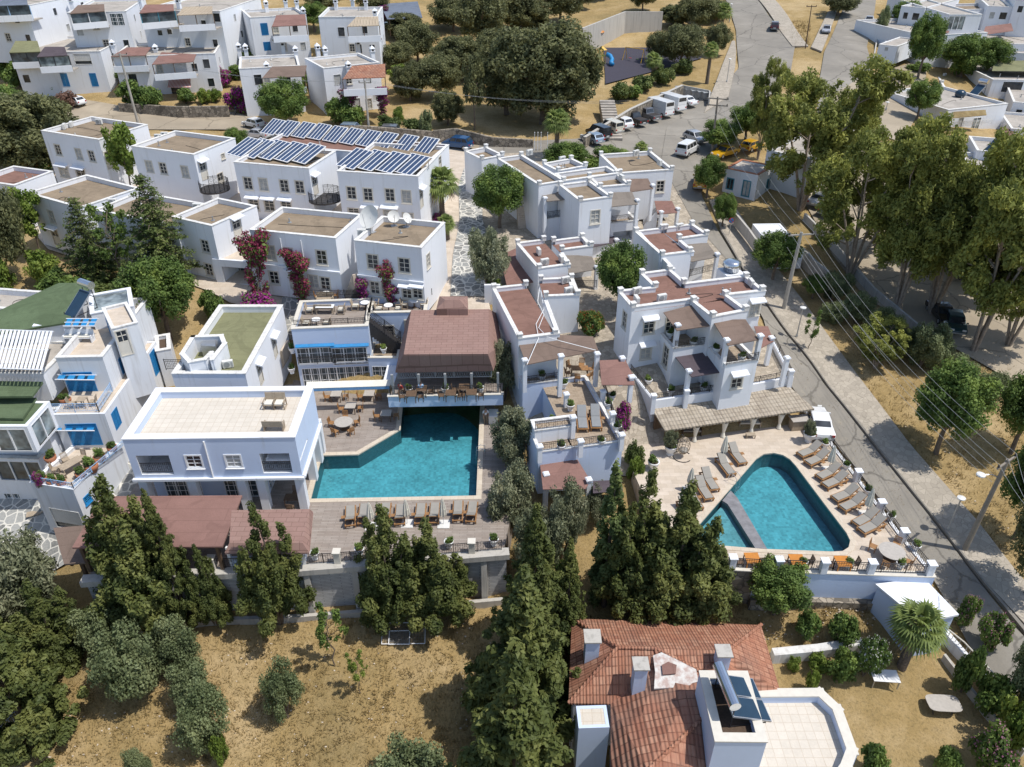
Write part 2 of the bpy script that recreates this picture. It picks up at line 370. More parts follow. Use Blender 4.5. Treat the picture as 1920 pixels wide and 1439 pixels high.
M['orange'] = m_plain('orange_varnish', (0.52, 0.20, 0.03), 0.5, var=0.15, scale=4)
M['tabletop'] = m_plain('stone_tabletop', (0.42, 0.385, 0.34), 0.6, var=0.12, scale=5)
M['parasol'] = m_plain('parasol_cloth', (0.70, 0.67, 0.58), 0.9, var=0.08)
M['iron'] = m_plain('wrought_iron', (0.035, 0.032, 0.032), 0.5, var=0.2)
M['steel'] = m_plain('galvanised_steel', (0.48, 0.49, 0.50), 0.35, 0.7, var=0.12)
M['chrome'] = m_plain('polished_steel', (0.68, 0.70, 0.72), 0.15, 0.9, var=0.05)
M['glass'] = m_glass()
M['glass_blue'] = m_glass('tinted_glass', (0.07, 0.09, 0.10))
M['glass_pale'] = m_glass('veranda_glass', (0.20, 0.23, 0.23))
M['panel'] = m_plain('solar_glass', (0.045, 0.07, 0.13), 0.18, 0, var=0.25, scale=1.2, spec=0.6)
M['panel2'] = m_plain('collector_glass', (0.02, 0.045, 0.075), 0.25, 0, var=0.2, scale=1.0, spec=0.5)
M['terracotta'] = m_plain('terracotta', (0.38, 0.15, 0.075), 0.85, var=0.15)
M['rooftile'] = m_corr('clay_roof_tile', (0.403, 0.186, 0.114), (0.512, 0.294, 0.198), (0.268, 0.109, 0.072), 0.20, 0.40, 'X', 0.45)
M['rooftile_y'] = m_corr('clay_roof_tile_side', (0.403, 0.186, 0.114), (0.512, 0.294, 0.198), (0.268, 0.109, 0.072), 0.20, 0.40, 'Y', 0.45)
M['rooftile_big'] = m_corr('clay_roof_tile_old', (0.366, 0.166, 0.108), (0.488, 0.275, 0.186), (0.207, 0.090, 0.060), 0.26, 0.55, 'X', 0.7)
M['thatch'] = m_corr('pale_pantile', (0.40, 0.345, 0.27), (0.47, 0.41, 0.33), (0.29, 0.24, 0.18), 0.30, 0.42, 'X', 0.25)
M['corr_tan'] = m_corr('corrugated_sheet', (0.45, 0.37, 0.27), (0.48, 0.40, 0.3), (0.40, 0.32, 0.23), 0.25, 3.0, 'X', 0.2)
M['zinc'] = m_felt('blue_grey_sheet_roof', (0.165, 0.19, 0.235), 0.1, 0.6)
M['blue'] = m_plain('blue_paint', (0.02, 0.22, 0.48), 0.5, var=0.15)
M['blue_pale'] = m_plain('pale_blue_awning', (0.16, 0.36, 0.62), 0.8, var=0.1)
M['ltblue'] = m_plain('sky_blue_paint', (0.30, 0.47, 0.68), 0.6, var=0.1)
M['teal'] = m_plain('teal_paint', (0.05, 0.25, 0.33), 0.6, var=0.1)
M['dark'] = m_plain('dark_interior', (0.035, 0.03, 0.028), 0.9, var=0.3)
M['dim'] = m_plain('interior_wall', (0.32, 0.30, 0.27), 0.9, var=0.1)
M['bark'] = m_plain('bark', (0.155, 0.12, 0.09), 0.95, var=0.4, scale=4)
M['bark_pale'] = m_plain('pale_bark', (0.30, 0.245, 0.195), 0.95, var=0.4, scale=3)
M['polewood'] = m_plain('weathered_pole', (0.26, 0.225, 0.18), 0.9, var=0.2, scale=2)
M['poleconc'] = m_plain('concrete_pole', (0.36, 0.34, 0.30), 0.85, var=0.15, scale=2)
M['soil'] = m_plain('soil', (0.09, 0.06, 0.04), 1.0, var=0.3, scale=8)
M['rubbertyre'] = m_plain('tyre_rubber', (0.02, 0.02, 0.02), 0.8)
M['lens'] = m_plain('lamp_lens', (0.75, 0.74, 0.70), 0.2, var=0.05)
M['redlens'] = m_plain('tail_lens', (0.35, 0.02, 0.02), 0.25, var=0.05)
M['skin'] = m_plain('skin', (0.42, 0.25, 0.17), 0.6, var=0.06)
M['hair'] = m_plain('dark_hair', (0.03, 0.022, 0.018), 0.7)
M['shirt'] = m_plain('white_shirt', (0.75, 0.76, 0.78), 0.9, var=0.05)
M['trousers'] = m_plain('khaki_trousers', (0.22, 0.17, 0.12), 0.9, var=0.1)
M['red'] = m_plain('red_plastic', (0.45, 0.02, 0.015), 0.4, var=0.1)
M['yellow'] = m_plain('yellow_paint', (0.62, 0.36, 0.02), 0.45, var=0.1)
M['mortar'] = m_white('mortar_patches', (0.62, 0.60, 0.56), (0.30, 0.13, 0.09), 0.40)
M['curtain'] = m_plain('pale_curtain', (0.42, 0.42, 0.40), 0.5, var=.25)
M['redawn'] = m_stripe('red_white_stripe', (0.45, 0.08, 0.06), (0.75, 0.70, 0.64), 0.22)
M['plastic_grey'] = m_plain('grey_plastic', (0.30, 0.31, 0.31), 0.5, var=0.1)
M['acwhite'] = m_plain('ac_casing', (0.66, 0.65, 0.61), 0.5, var=0.08)
# foliage
M['f_juniper'] = m_leaf('juniper_foliage', (0.133, 0.158, 0.045), (0.260, 0.271, 0.082), (0.060, 0.084, 0.026))
M['f_dark'] = m_leaf('cypress_foliage', (0.140, 0.184, 0.058), (0.259, 0.293, 0.093), (0.067, 0.100, 0.033))
M['f_olive'] = m_leaf('olive_foliage', (0.261, 0.281, 0.165), (0.465, 0.465, 0.300), (0.145, 0.170, 0.092))
M['f_euca'] = m_leaf('eucalyptus_foliage', (0.277, 0.301, 0.076), (0.505, 0.506, 0.123), (0.141, 0.167, 0.045))
M['f_green'] = m_leaf('broadleaf_foliage', (0.147, 0.222, 0.054), (0.315, 0.398, 0.093), (0.074, 0.120, 0.033))
M['f_bright'] = m_leaf('bright_foliage', (0.209, 0.287, 0.054), (0.372, 0.434, 0.093), (0.109, 0.171, 0.031))
M['f_grey'] = m_leaf('greygreen_foliage', (0.215, 0.257, 0.121), (0.377, 0.411, 0.201), (0.112, 0.144, 0.061))
M['f_park'] = m_leaf('park_foliage', (0.181, 0.191, 0.085), (0.302, 0.302, 0.131), (0.092, 0.105, 0.051))
M['f_palm'] = m_leaf('palm_frond', (0.214, 0.272, 0.078), (0.392, 0.454, 0.132), (0.107, 0.151, 0.039), 0.9)
M['f_dry'] = m_leaf('dry_frond', (0.299, 0.218, 0.115), (0.391, 0.299, 0.161), (0.172, 0.115, 0.057))
M['f_magenta'] = m_leaf('bougainvillea_bracts', (0.368, 0.040, 0.253), (0.517, 0.081, 0.380), (0.184, 0.017, 0.127), 1.2)
M['f_crimson'] = m_leaf('crimson_bracts', (0.345, 0.052, 0.115), (0.483, 0.127, 0.172), (0.184, 0.034, 0.069), 1.2)
M['f_pink'] = m_leaf('oleander_flowers', (0.517, 0.230, 0.322), (0.667, 0.380, 0.460), (0.345, 0.115, 0.184))
M['f_whitef'] = m_leaf('white_flowers', (0.782, 0.759, 0.690), (0.800, 0.800, 0.800), (0.575, 0.552, 0.483))
M['f_orange'] = m_leaf('orange_flowers', (0.517, 0.138, 0.034), (0.575, 0.230, 0.057), (0.345, 0.069, 0.023))
M['f_russet'] = m_leaf('russet_foliage', (0.232, 0.136, 0.101), (0.357, 0.217, 0.155), (0.109, 0.070, 0.046))
M['straw'] = m_leaf('dry_grass_blades', (0.36, 0.26, 0.11), (0.50, 0.39, 0.20), (0.20, 0.15, 0.07), 0.6)
# ------------------------------------------------------------------ the hillside
CPT = []
def cp(*t):
 for q in t:
  if len(q) == 3: p = P(*q); CPT.append((p.x, p.y, q[2]))
  else: p = P(q[0], q[1], q[2]); CPT.append((p.x, p.y, q[3]))
cp((100,1400,-6.4),(500,1400,-6.2),(800,1400,-6.2),(300,1250,-5.2),(600,1250,-5.0),(850,1200,-4.4),(620,1160,-4.0),(430,1165,-4.1),(250,1180,-4.3),
 (900,1130,-5),(1100,1140,-3.2),(1250,1150,-2.8),(1400,1130,-2.2),(1550,1130,-2),(1640,1130,-2.2),(1600,1190,-2.6),(1500,1250,-4.2),(1650,1330,-4.8),
 (1850,1350,-5.2),(1750,1250,-4.6),(1250,1300,-5.5),(1700,1439,-5.5),(1000,1400,-6.8),(60,970,-2.5),(0,1000,-3),(180,950,-1.2),(225,890,-0.5),
 (100,1060,-4.5),(60,1200,-6),(20,1350,-7),(700,1060,0,-4),(500,1060,0,-4),(300,1075,0,-4.1),(880,1050,0,-3.8))
cp((600,740,0,-.6),(740,740,0,-.6),(930,800,-0.3),(350,900,0,-.6),(520,900,0,-.8),(1000,930,-1),(960,900,-.8),(600,930,0,-4),(740,850,0,-4),(880,850,0,-4),
 (740,930,0,-4),(880,930,0,-4),(820,770,0,-4),(660,860,0,-4),(700,1000,0,-4.5),
 (1300,850,.5,-.8),(1450,870,.5,-3),(1400,950,.5,-3),(1540,1000,.5,-3),(1450,1000,.5,-3),(1350,980,.5,-3),(1600,1050,.5,-2.2),(1400,1060,.5,-2.4),(1560,880,.5,-1),(1640,960,.5,-1.6))
cp((1800,1150,-2.6),(1900,1250,-3.6),(1700,970,-1.4),(1620,850,-0.2),(1540,730,1.0),(1480,630,2.2),(1400,530,3.6),(1340,430,5.0),(1300,330,6.5),(1290,260,7.5),
 (1380,200,8.6),(1420,120,11),(1440,60,13),(1400,0,16),(1800,900,-.5),(1900,1100,-2.2),(1700,750,1.0),(1620,600,2.6),(1750,600,2.6),(1900,700,1.6),(1650,450,4.6),
 (1850,450,4.6),(1500,400,5.6),(1560,360,6),(1700,330,6.5),(1900,330,6.5),(1560,200,9),(1580,100,12),(1600,20,15.5),(1680,160,9.5),(1800,200,6.6),(1900,250,5),
 (1700,60,13),(1850,60,12),(1900,150,7.5))
cp((1180,120,10.5),(1120,130,10.5),(1290,90,11),(1200,20,15),(1100,20,14),(960,50,13),(850,80,12.5),(870,210,9.5),(1000,210,9.3),(1040,270,8.3),(1150,270,8.0),
 (1200,220,8.2),(800,200,9.5),(760,170,10),(740,100,12),(730,60,14),(800,10,16),(860,285,8),(760,260,8.5),(650,255,8.8),(500,240,9),(350,220,9.2),(200,215,9.5),
 (150,200,9.8),(60,215,9),(450,200,9.6),(300,190,10.2),(640,190,9.8),(120,170,10.5),(60,150,11),(300,140,12),(520,110,13),(640,105,13),(420,80,14),(200,90,14),
 (60,90,13.5),(350,40,17),(200,30,17),(60,30,16.5),(550,30,17),(700,20,17),(300,0,19),(1000,0,16))
cp((200,350,7.5),(320,370,7.3),(500,400,7),(700,410,7),(820,400,7),(880,350,7.2),(880,440,6.5),(870,520,5.8),(700,545,5.5),(560,545,5.5),(450,540,5.5),(100,450,5.5),
 (50,400,6),(200,480,5),(250,560,4.5),(380,560,5),(350,660,2.2),(150,560,3.5),(30,560,3),(300,780,.8),(960,440,6.5),(1050,440,6.3),(1150,420,6),(940,560,5.2),
 (950,650,3.0),(935,720,1.0),(1130,600,4.3),(1140,660,3.9),(1230,710,3.8),(1180,770,2.4),(1200,830,.3),(1380,700,3.4),(1440,700,2.6),(640,600,6,2.5),(760,620,6,2.5),(560,690,0,-.3))
CPT = np.array(CPT)
_D = np.linalg.norm(CPT[:, None, :2] - CPT[None, :, :2], axis=2)
_m = CPT[:, 2].mean()
_w = np.linalg.solve(_D - np.eye(len(CPT))*0.6, CPT[:, 2] - _m)     # linear radial basis, lightly smoothed
def Zs(xy):
 xy = np.asarray(xy, float); out = np.empty(len(xy))
 for i in range(0, len(xy), 4000):
  q = xy[i:i+4000]; out[i:i+4000] = np.linalg.norm(q[:, None] - CPT[None, :, :2], axis=2) @ _w + _m
 return np.clip(out, -9, 34)
def Z(x, y): return float(Zs([(x, y)])[0])
def G(u, v, z=2.0):                       # where the ray of a photo pixel meets the hillside
 for i in range(30):
  p = P(u, v, z); z2 = Z(p.x, p.y)
  if abs(z2 - z) < 0.01: break
  z += 0.6*(z2 - z)
 return P(u, v, z)
def polyline(pts, n):
 pts = [Vector(p) for p in pts]; ls = [0]
 for a, b in zip(pts, pts[1:]): ls.append(ls[-1] + (b-a).length)
 out = []; k = 0
 for i in range(n+1):
  t = ls[-1]*i/n
  while k < len(pts)-2 and ls[k+1] < t: k += 1
  s = (t - ls[k])/max(1e-6, ls[k+1]-ls[k]); out.append(pts[k].lerp(pts[k+1], min(1, max(0, s))))
 return out
def to_w(pts): return [G(p[0], p[1]) if len(p) == 2 else P(*p) for p in pts]
def drape(name, left, right, mat, off, n=None, m=4, kind='structure', skirt=0):
 L, Rr = to_w(left), to_w(right)
 ln = max(sum((b-a).length for a, b in zip(L, L[1:])), sum((b-a).length for a, b in zip(Rr, Rr[1:])))
 n = n or max(2, int(ln/1.5)); L, Rr = polyline(L, n), polyline(Rr, n)
 xy = [L[i].lerp(Rr[i], j/m) for i in range(n+1) for j in range(m+1)]
 zs = Zs([(p.x, p.y) for p in xy])
 mb = MB(); vs = [(p.x, p.y, z + off) for p, z in zip(xy, zs)]
 w = m+1
 fs = [(i*w+j, i*w+j+1, (i+1)*w+j+1, (i+1)*w+j) for i in range(n) for j in range(m)]
 mb.add(vs, fs)
 if skirt:
  for j in (0, m):
   k = [i*w+j for i in range(n+1)]
   for a, b in zip(k, k[1:]):
    A, B = vs[a], vs[b]; mb.quad(A, B, (B[0], B[1], B[2]-skirt), (A[0], A[1], A[2]-skirt))
  for i in (0, n):
   k = [i*w+j for j in range(m+1)]
   for a, b in zip(k, k[1:]):
    A, B = vs[a], vs[b]; mb.quad(A, B, (B[0], B[1], B[2]-skirt), (A[0], A[1], A[2]-skirt))
 o = mb.build(name, mat)
 o.data.validate()
 bm = bmesh.new(); bm.from_mesh(o.data); bmesh.ops.recalc_face_normals(bm, faces=bm.faces)
 if sum(f.normal.z*f.calc_area() for f in bm.faces) < 0: bmesh.ops.reverse_faces(bm, faces=bm.faces)
 bm.to_mesh(o.data); bm.free()
 if kind: o['kind'] = kind
 return o
xs = np.arange(-230, 231, 2.0); ys = np.arange(-30, 361, 2.0)
XX, YY = np.meshgrid(xs, ys); pts = np.stack([XX.ravel(), YY.ravel()], 1)
zz = Zs(pts) + 0.10*np.sin(pts[:, 0]*0.9 + 1.3*np.sin(pts[:, 1]*0.5))*np.cos(pts[:, 1]*0.8)
nx = len(xs); idx = np.arange(len(pts)).reshape(len(ys), nx)
fs = np.stack([idx[:-1, :-1], idx[:-1, 1:], idx[1:, 1:], idx[1:, :-1]], -1).reshape(-1, 4)
me = bpy.data.meshes.new('ground'); me.from_pydata(np.column_stack([pts, zz]).tolist(), [], fs.tolist()); me.materials.append(M['ground'])
me.polygons.foreach_set('use_smooth', [True]*len(me.polygons))
ground = bpy.data.objects.new('ground', me); COL.objects.link(ground); ground['kind'] = 'structure'
# roads, pavements, courtyards (each sheet a little above the one below)
drape('hotel_courtyard', [(430,570),(300,520),(90,470),(30,400),(60,300),(200,260)], [(930,640),(905,520),(900,420),(895,320),(880,280),(820,262)], M['travertine'], 0.20, m=14)
drape('garden_courtyard', [(1010,900),(935,660),(925,520),(905,420),(900,290)], [(1230,900),(1260,730),(1440,690),(1410,560),(1250,300)], M['crazy_tan'], 0.17, m=14)
drape('paved_lane', [(845,560),(850,480),(862,420),(860,350),(870,320)], [(935,560),(928,480),(905,420),(905,370),(900,320)], M['crazy'], 0.30, m=4)
drape('paved_court', [(535,640),(528,600),(530,562)], [(600,640),(590,600),(580,555)], M['crazy'], 0.30, m=3)
drape('back_lane', [(60,232),(150,228),(250,245),(420,245),(620,262),(790,300),(850,330),(880,320)], [(90,185),(165,190),(250,205),(440,212),(500,232),(640,240),(800,255),(900,272)], M['asphalt2'], 0.16, m=5)
drape('car_park', [(880,330),(905,290),(1010,300),(1130,292),(1240,330)], [(830,262),(900,275),(1090,262),(1300,175),(1390,175)], M['asphalt'], 0.14, m=8)
drape('road', [(1900,1330),(1800,1190),(1736,1070),(1622,903),(1546,812),(1460,697),(1430,600),(1370,500),(1300,420),(1262,350),(1240,300),(1250,240),(1340,180),(1385,130),(1380,60),(1360,0),(1350,-25)],
  [(1935,1215),(1905,1185),(1830,1090),(1740,970),(1640,845),(1545,725),(1455,605),(1395,520),(1345,435),(1315,370),(1320,300),(1370,255),(1410,210),(1480,150),(1490,90),(1440,30),(1395,-25)], M['asphalt'], 0.22, m=6)
drape('upper_road', [(1530,330),(1530,230),(1535,160),(1545,100),(1580,20),(1590,-25)], [(1610,330),(1620,230),(1640,150),(1625,90),(1640,20),(1645,-25)], M['asphalt'], 0.19, m=4)
drape('side_lane', [(1540,215),(1560,180),(1610,150)], [(1690,270),(1730,200),(1740,110)], M['asphalt2'], 0.21, m=6)
drape('dusty_lot', [(1620,560),(1560,480),(1500,370),(1600,270)], [(1935,740),(1925,560),(1925,420),(1890,280)], M['asphalt2'], 0.15, m=10)
drape('lot_track', [(1935,740),(1760,640),(1620,560)], [(1935,640),(1800,560),(1660,480)], M['asphalt2'], 0.18, m=4)
drape('pavement', [(1940,1200),(1838,1090),(1746,970),(1646,845),(1550,725),(1460,605),(1400,520),(1352,435),(1330,380)],
  [(1955,1140),(1890,1062),(1836,990),(1703,838),(1594,693),(1505,570),(1450,500),(1395,420),(1365,375)], M['pave_grey'], 0.36, m=4, skirt=0.3)
drape('park_pavement', [(1320,215),(1345,150),(1360,110),(1372,80)], [(1365,185),(1378,130),(1380,100),(1378,80)], M['pave_grey'], 0.36, m=3, skirt=0.3)
drape('upper_pavement', [(1520,92),(1535,60),(1552,25)], [(1540,100),(1556,60),(1570,20)], M['pave_grey'], 0.36, m=2, skirt=0.3)
drape('roadside_pavement', [(1485,90),(1450,40),(1420,0)], [(1515,90),(1478,35),(1450,0)], M['pave_grey'], 0.36, m=2, skirt=0.3)
drape('playground', [(1132,92),(1135,160)], [(1310,90),(1315,112)], M['rubber'], 0.24, n=12, m=8)
drape('stone_street', [(-60,925),(40,935),(100,950),(160,940),(215,890),(245,828)], [(-60,1090),(90,1080),(160,1040),(210,1000),(270,960),(300,900)], M['crazy'], 0.25, m=8)
drape('kerb', [(1936,1213),(1834,1090),(1743,970),(1643,845),(1547.5,725),(1457.5,605),(1397.5,520),(1349,435)], [(1939,1206),(1838,1090),(1746,970),(1646,845),(1550,725),(1460,605),(1400,520),(1352,435)], M['kerb'], 0.38, m=1, skirt=0.3)
# ------------------------------------------------------------------ house kit
_wcache = {}
def win_mesh(kind, w, h):
 key = (kind, round(w, 2), round(h, 2))
 if key in _wcache: return _wcache[key]
 a, b = w/2, h/2; fr = MB(); pn = MB(); fm, pm = M['cream'], M['glass']
 def surround(t, out, dep):
  fr.box(-a-t, -out, b, a+t, dep, b+t); fr.box(-a-t, -out, -b-t, a+t, dep, -b)
  fr.box(-a-t, -out, -b, -a, dep, b); fr.box(a, -out, -b, a+t, dep, b)
 if kind in ('sash', 'sash_white', 'blue'):
  surround(0.11, 0.035, 0.10); fr.box(-a-0.16, -0.11, -b-0.17, a+0.16, 0.05, -b-0.112)
  t = 0.045
  for sx in ((-a, -a+t), (-t*.7, t*.7), (a-t, a)): fr.box(sx[0], 0.02, -b, sx[1], 0.07, b)
  n = 3
  for i in range(n+1):
   z = -b + (h-0.05)*i/n; fr.box(-a, 0.025, z, a, 0.065, z+0.045)
  pn.box(-a, 0.075, -b, a, 0.095, b)
  if kind == 'sash_white': fm = M['whitepaint']
  if kind == 'blue': fm = M['blue']
 elif kind == 'door':
  surround(0.10, 0.035, 0.10); fr.box(-a, 0.03, -b, a, 0.07, 0.05*h);
  for sx in (-a, -0.03, a-0.06): fr.box(sx, 0.03, 0.05*h, sx+0.06, 0.07, b)
  fr.box(-a, 0.03, 0.27*h, a, 0.07, 0.30*h); fr.box(-a, 0.03, b-0.06, a, 0.07, b)
  pn.box(-a, 0.08, 0.05*h, a, 0.10, b); fm = M['cream']
 elif kind in ('glazed', 'glazed_blue', 'veranda', 'slider'):
  n = max(2, int(round(w/(1.2 if kind != 'glazed' else 0.75)))); t = 0.05
  surround(0.06, 0.02, 0.10)
  for i in range(1, n): x = -a + w*i/n; fr.box(x-t, 0.0, -b, x+t, 0.08, b)
  if kind.startswith('glazed'):
   m = max(2, int(h/0.5))
   for i in range(1, m): z = -b + h*i/m; fr.box(-a, 0.03, z-0.02, a, 0.07, z+0.02)
   k = n*2
   for i in range(k): x = -a + w*(i+0.5)/k; fr.box(x-0.018, 0.032, -b, x+0.018, 0.068, b)
  pn.box(-a, 0.085, -b, a, 0.105, b); fm = M['whitepaint']
  pm = M['glass_pale'] if kind == 'veranda' else M['glass_blue']
 elif kind == 'shutter':
  surround(0.05, 0.03, 0.1); fm = M['blue']; pm = M['blue']
  for i in range(2):
   x0 = -a + i*a + 0.02
   for j in range(int(h/0.12)): fr.obox((x0 + a/2 - 0.01, 0.01, -b + 0.06 + j*0.12), (a-0.06, 0.02, 0.10), rx=R(18))
  pn.box(-a, 0.04, -b, a, 0.06, b)
 elif kind == 'dark':
  surround(0.05, 0.03, 0.1); pn.box(-a, 0.08, -b, a, 0.10, b); fm = M['whitepaint']
 elif kind == 'roller':
  surround(0.05, 0.03, 0.1); pn.box(-a, 0.08, -b, a, 0.10, b); fm = M['acwhite']
  for j in range(int(h*0.75/0.14)): z = b - 0.07 - j*0.14; fr.box(-a, 0.03, z-0.062, a, 0.05, z+0.062)
 elif kind == 'teal':
  surround(0.12, 0.05, 0.1); fr.box(-0.03, 0.02, -b, 0.03, 0.07, b); pn.box(-a, 0.08, -b, a, 0.10, b); fm = M['teal']
 r = (fr.mesh('window_frame', fm), pn.mesh('pane', pm)); _wcache[key] = r; return r
def awn_mesh(w):
 key = ('awn', round(w, 2))
 if key not in _wcache:
  mb = MB(); a = w/2
  mb.add([(-a, 0, .22), (a, 0, .22), (a, -.55, .02), (-a, -.55, .02), (-a, 0, .06), (a, 0, .06), (a, -.55, -.10), (-a, -.55, -.10)],
    [(0,3,2,1), (4,5,6,7), (3,7,6,2), (0,4,7,3), (1,2,6,5)])
  _wcache[key] = mb.mesh('awning', M['white'])
 return _wcache[key]
def ac_mesh():
 if 'ac' not in _wcache:
  a = MB(); a.box(-.42, -.16, .08, .42, .16, .72); a.box(-.36, -.13, 0, -.28, .13, .08); a.box(.28, -.13, 0, .36, .13, .08)
  g = MB(); g.cyl((-.1, -.162, .40), (-.1, -.175, .40), .25, n=14)
  for k in range(5): g.box(.22, -.168, .18+k*.09, .38, -.163, .22+k*.09)
  _wcache['ac'] = (a.mesh('ac_casing', M['acwhite'], bevel=.02), g.mesh('fan_grille', M['plastic_grey']))
 return _wcache['ac']
class Block:
 def __init__(s, h, A, B, C, z1, z0, par=0.45, th=0.28, roof='roof_beige', wall='white', cop=True, name='wall', pts=None, open=(), caps=False):
  s.open, s.caps = set(open), caps
  s.h = h; s.z1, s.z0 = z1, z0
  if pts: a, b, c = [Vector(p) for p in pts]
  else: a, b, c = P(*A, z1), P(*B, z1), P(*C, z1)
  ex = (b-a); ex.z = 0; s.w = ex.length; ex.normalize(); ey = Vector((-ex.y, ex.x, 0))
  s.d = max(0.8, (c-b).dot(ey)); s.ex, s.ey = ex, ey
  s.p = [Vector((a.x, a.y, 0)), Vector((b.x, b.y, 0))]; s.p += [s.p[1] + ey*s.d, s.p[0] + ey*s.d]
  s.holes = [[], [], [], []]; s.par, s.th, s.roof, s.wall, s.cop, s.name = par, th, roof, wall, cop, name; s.extra = []
 def W(s, x, y, z): q = s.p[0] + s.ex*x + s.ey*y; return Vector((q.x, q.y, z))
 def wall_hit(s, i, u, v):
  a, b = s.p[i], s.p[(i+1) % 4]; d = (b-a).normalized(); n = Vector((d.y, -d.x, 0)); r = ray(u, v)
  o = Vector((0, 0, HC)); t = n.dot(a-o)/n.dot(r); q = o + r*t
  return (q-a).dot(d), q.z
 def put(s, i, u, v, w=0.95, h=1.25, kind='sash', awning=False):
  sx, z = s.wall_hit(i, u, v); return s.putm(i, sx, z, w, h, kind, awning)
 def putm(s, i, sx, z, w=0.95, h=1.25, kind='sash', awning=False):
  L = s.w if i % 2 == 0 else s.d
  if sx - w/2 < 0.15: sx = w/2 + 0.15
  if sx + w/2 > L-0.15: sx = L - 0.15 - w/2
  if w > L-0.4: return s
  z = min(max(z, s.z0 + h/2 + 0.05), s.z1 - h/2 - 0.3)
  for q in s.holes[i]:
   if sx-w/2 < q[1] and sx+w/2 > q[0] and z-h/2 < q[3] and z+h/2 > q[2]: return s
  s.holes[i].append((sx-w/2, sx+w/2, z-h/2, z+h/2, kind, awning)); return s
 def row(s, i, uv, **kw):
  for u, v in uv: s.put(i, u, v, **kw)
  return s
 def hole(s, i, u0, v0, u1, v1, depth=1.8, kind='recess'):      # opening by its upper left and lower right pixel
  sa, za = s.wall_hit(i, u0, v0); sb, zb = s.wall_hit(i, u1, v1)
  L = s.w if i % 2 == 0 else s.d
  sa, sb = sorted((sa, sb)); zb, za = sorted((za, zb))
  s.holes[i].append((max(.2, sa), min(L-.2, sb), max(zb, s.z0+.02), min(za, s.z1-.25), kind, depth)); return s
 def done(s):
  root = s.h.root; inv = s.h.inv; mb = MB(); t = s.th
  for i in range(4):
   a, b = s.p[i], s.p[(i+1) % 4]; L = (b-a).length; d = (b-a)/L; nin = Vector((-d.y, d.x, 0))
   xs = sorted({0, L} | {q[0] for q in s.holes[i]} | {q[1] for q in s.holes[i]}); zt = s.z1 - s.par + .001 if i in s.open else s.z1; zs = sorted({s.z0, zt} | {q[2] for q in s.holes[i]} | {q[3] for q in s.holes[i]})
   def pt(x, z, k=0): q = a + d*x + nin*k; return (q.x, q.y, z)
   for x0, x1 in zip(xs, xs[1:]):
    for z0, z1 in zip(zs, zs[1:]):
     cx, cz = (x0+x1)/2, (z0+z1)/2
     if any(q[0] < cx < q[1] and q[2] < cz < q[3] for q in s.holes[i]): continue
     mb.quad(pt(x0, z0), pt(x1, z0), pt(x1, z1), pt(x0, z1))
   for q in s.holes[i]:
    x0, x1, z0, z1, kind, ex = q
    dp = ex if kind == 'recess' else 0.12
    if kind == 'recess':
     rc = MB()
     rc.quad(pt(x0, z0), pt(x0, z1), pt(x0, z1, dp), pt(x0, z0, dp)); rc.quad(pt(x1, z0, dp), pt(x1, z1, dp), pt(x1, z1), pt(x1, z0))
     rc.quad(pt(x0, z0, dp), pt(x1, z0, dp), pt(x1, z0), pt(x0, z0)); rc.quad(pt(x0, z1), pt(x1, z1), pt(x1, z1, dp), pt(x0, z1, dp))
     rc.quad(pt(x1, z0, dp), pt(x0, z0, dp), pt(x0, z1, dp), pt(x1, z1, dp)); rc.xf(inv); rc.build('recess', M['white2'], root)
     k = win_mesh('glazed_blue', min(2.4, (x1-x0)*0.8), min(2.0, (z1-z0)*0.8)); c = a + d*((x0+x1)/2) + nin*(dp-0.12)
     s._w(root, inv, k, Vector((c.x, c.y, z0 + min(2.0, (z1-z0)*0.8)/2 + 0.06)), d, 'door')
    else:
     mb.quad(pt(x0, z0), pt(x0, z1), pt(x0, z1, dp), pt(x0, z0, dp)); mb.quad(pt(x1, z0, dp), pt(x1, z1, dp), pt(x1, z1), pt(x1, z0))
     mb.quad(pt(x0, z0, dp), pt(x1, z0, dp), pt(x1, z0), pt(x0, z0)); mb.quad(pt(x0, z1), pt(x1, z1), pt(x1, z1, dp), pt(x0, z1, dp))
     c = a + d*((x0+x1)/2)
     s._w(root, inv, win_mesh(kind, x1-x0, z1-z0), Vector((c.x, c.y, (z0+z1)/2)), d, 'door' if kind in ('door', 'roller') or (kind in ('glazed', 'slider') and z1-z0 > 1.7) else 'window')
     if ex:
      o = link_mesh('awning', awn_mesh(x1-x0+0.55), root); q2 = inv @ Vector((c.x, c.y, z1+0.16)); o.location = q2
      o.rotation_euler = (0, 0, math.atan2(d.y, d.x) - s.h.rot)
  # parapet inside and top
  p = s.p; q = [s.W(t, t, 0), s.W(s.w-t, t, 0), s.W(s.w-t, s.d-t, 0), s.W(t, s.d-t, 0)]
  zr = s.z1 - s.par
  for i in range(4):
   if i in s.open: continue
   a, b, c, e = p[i], p[(i+1) % 4], q[(i+1) % 4], q[i]
   mb.quad((a.x, a.y, s.z1), (b.x, b.y, s.z1), (c.x, c.y, s.z1), (e.x, e.y, s.z1))
   mb.quad((e.x, e.y, s.z1), (c.x, c.y, s.z1), (c.x, c.y, zr), (e.x, e.y, zr))
  mb.xf(inv); mb.build(s.name, M[s.wall], root)
  e = [(.01 if i in s.open else t-.02) for i in range(4)]
  rf = MB(); q = [s.W(e[3], e[0], zr), s.W(s.w-e[1], e[0], zr), s.W(s.w-e[1], s.d-e[2], zr), s.W(e[3], s.d-e[2], zr)]
  rf.slab(q, 0.12); rf.xf(inv); rf.build('roof', M[s.roof], root)
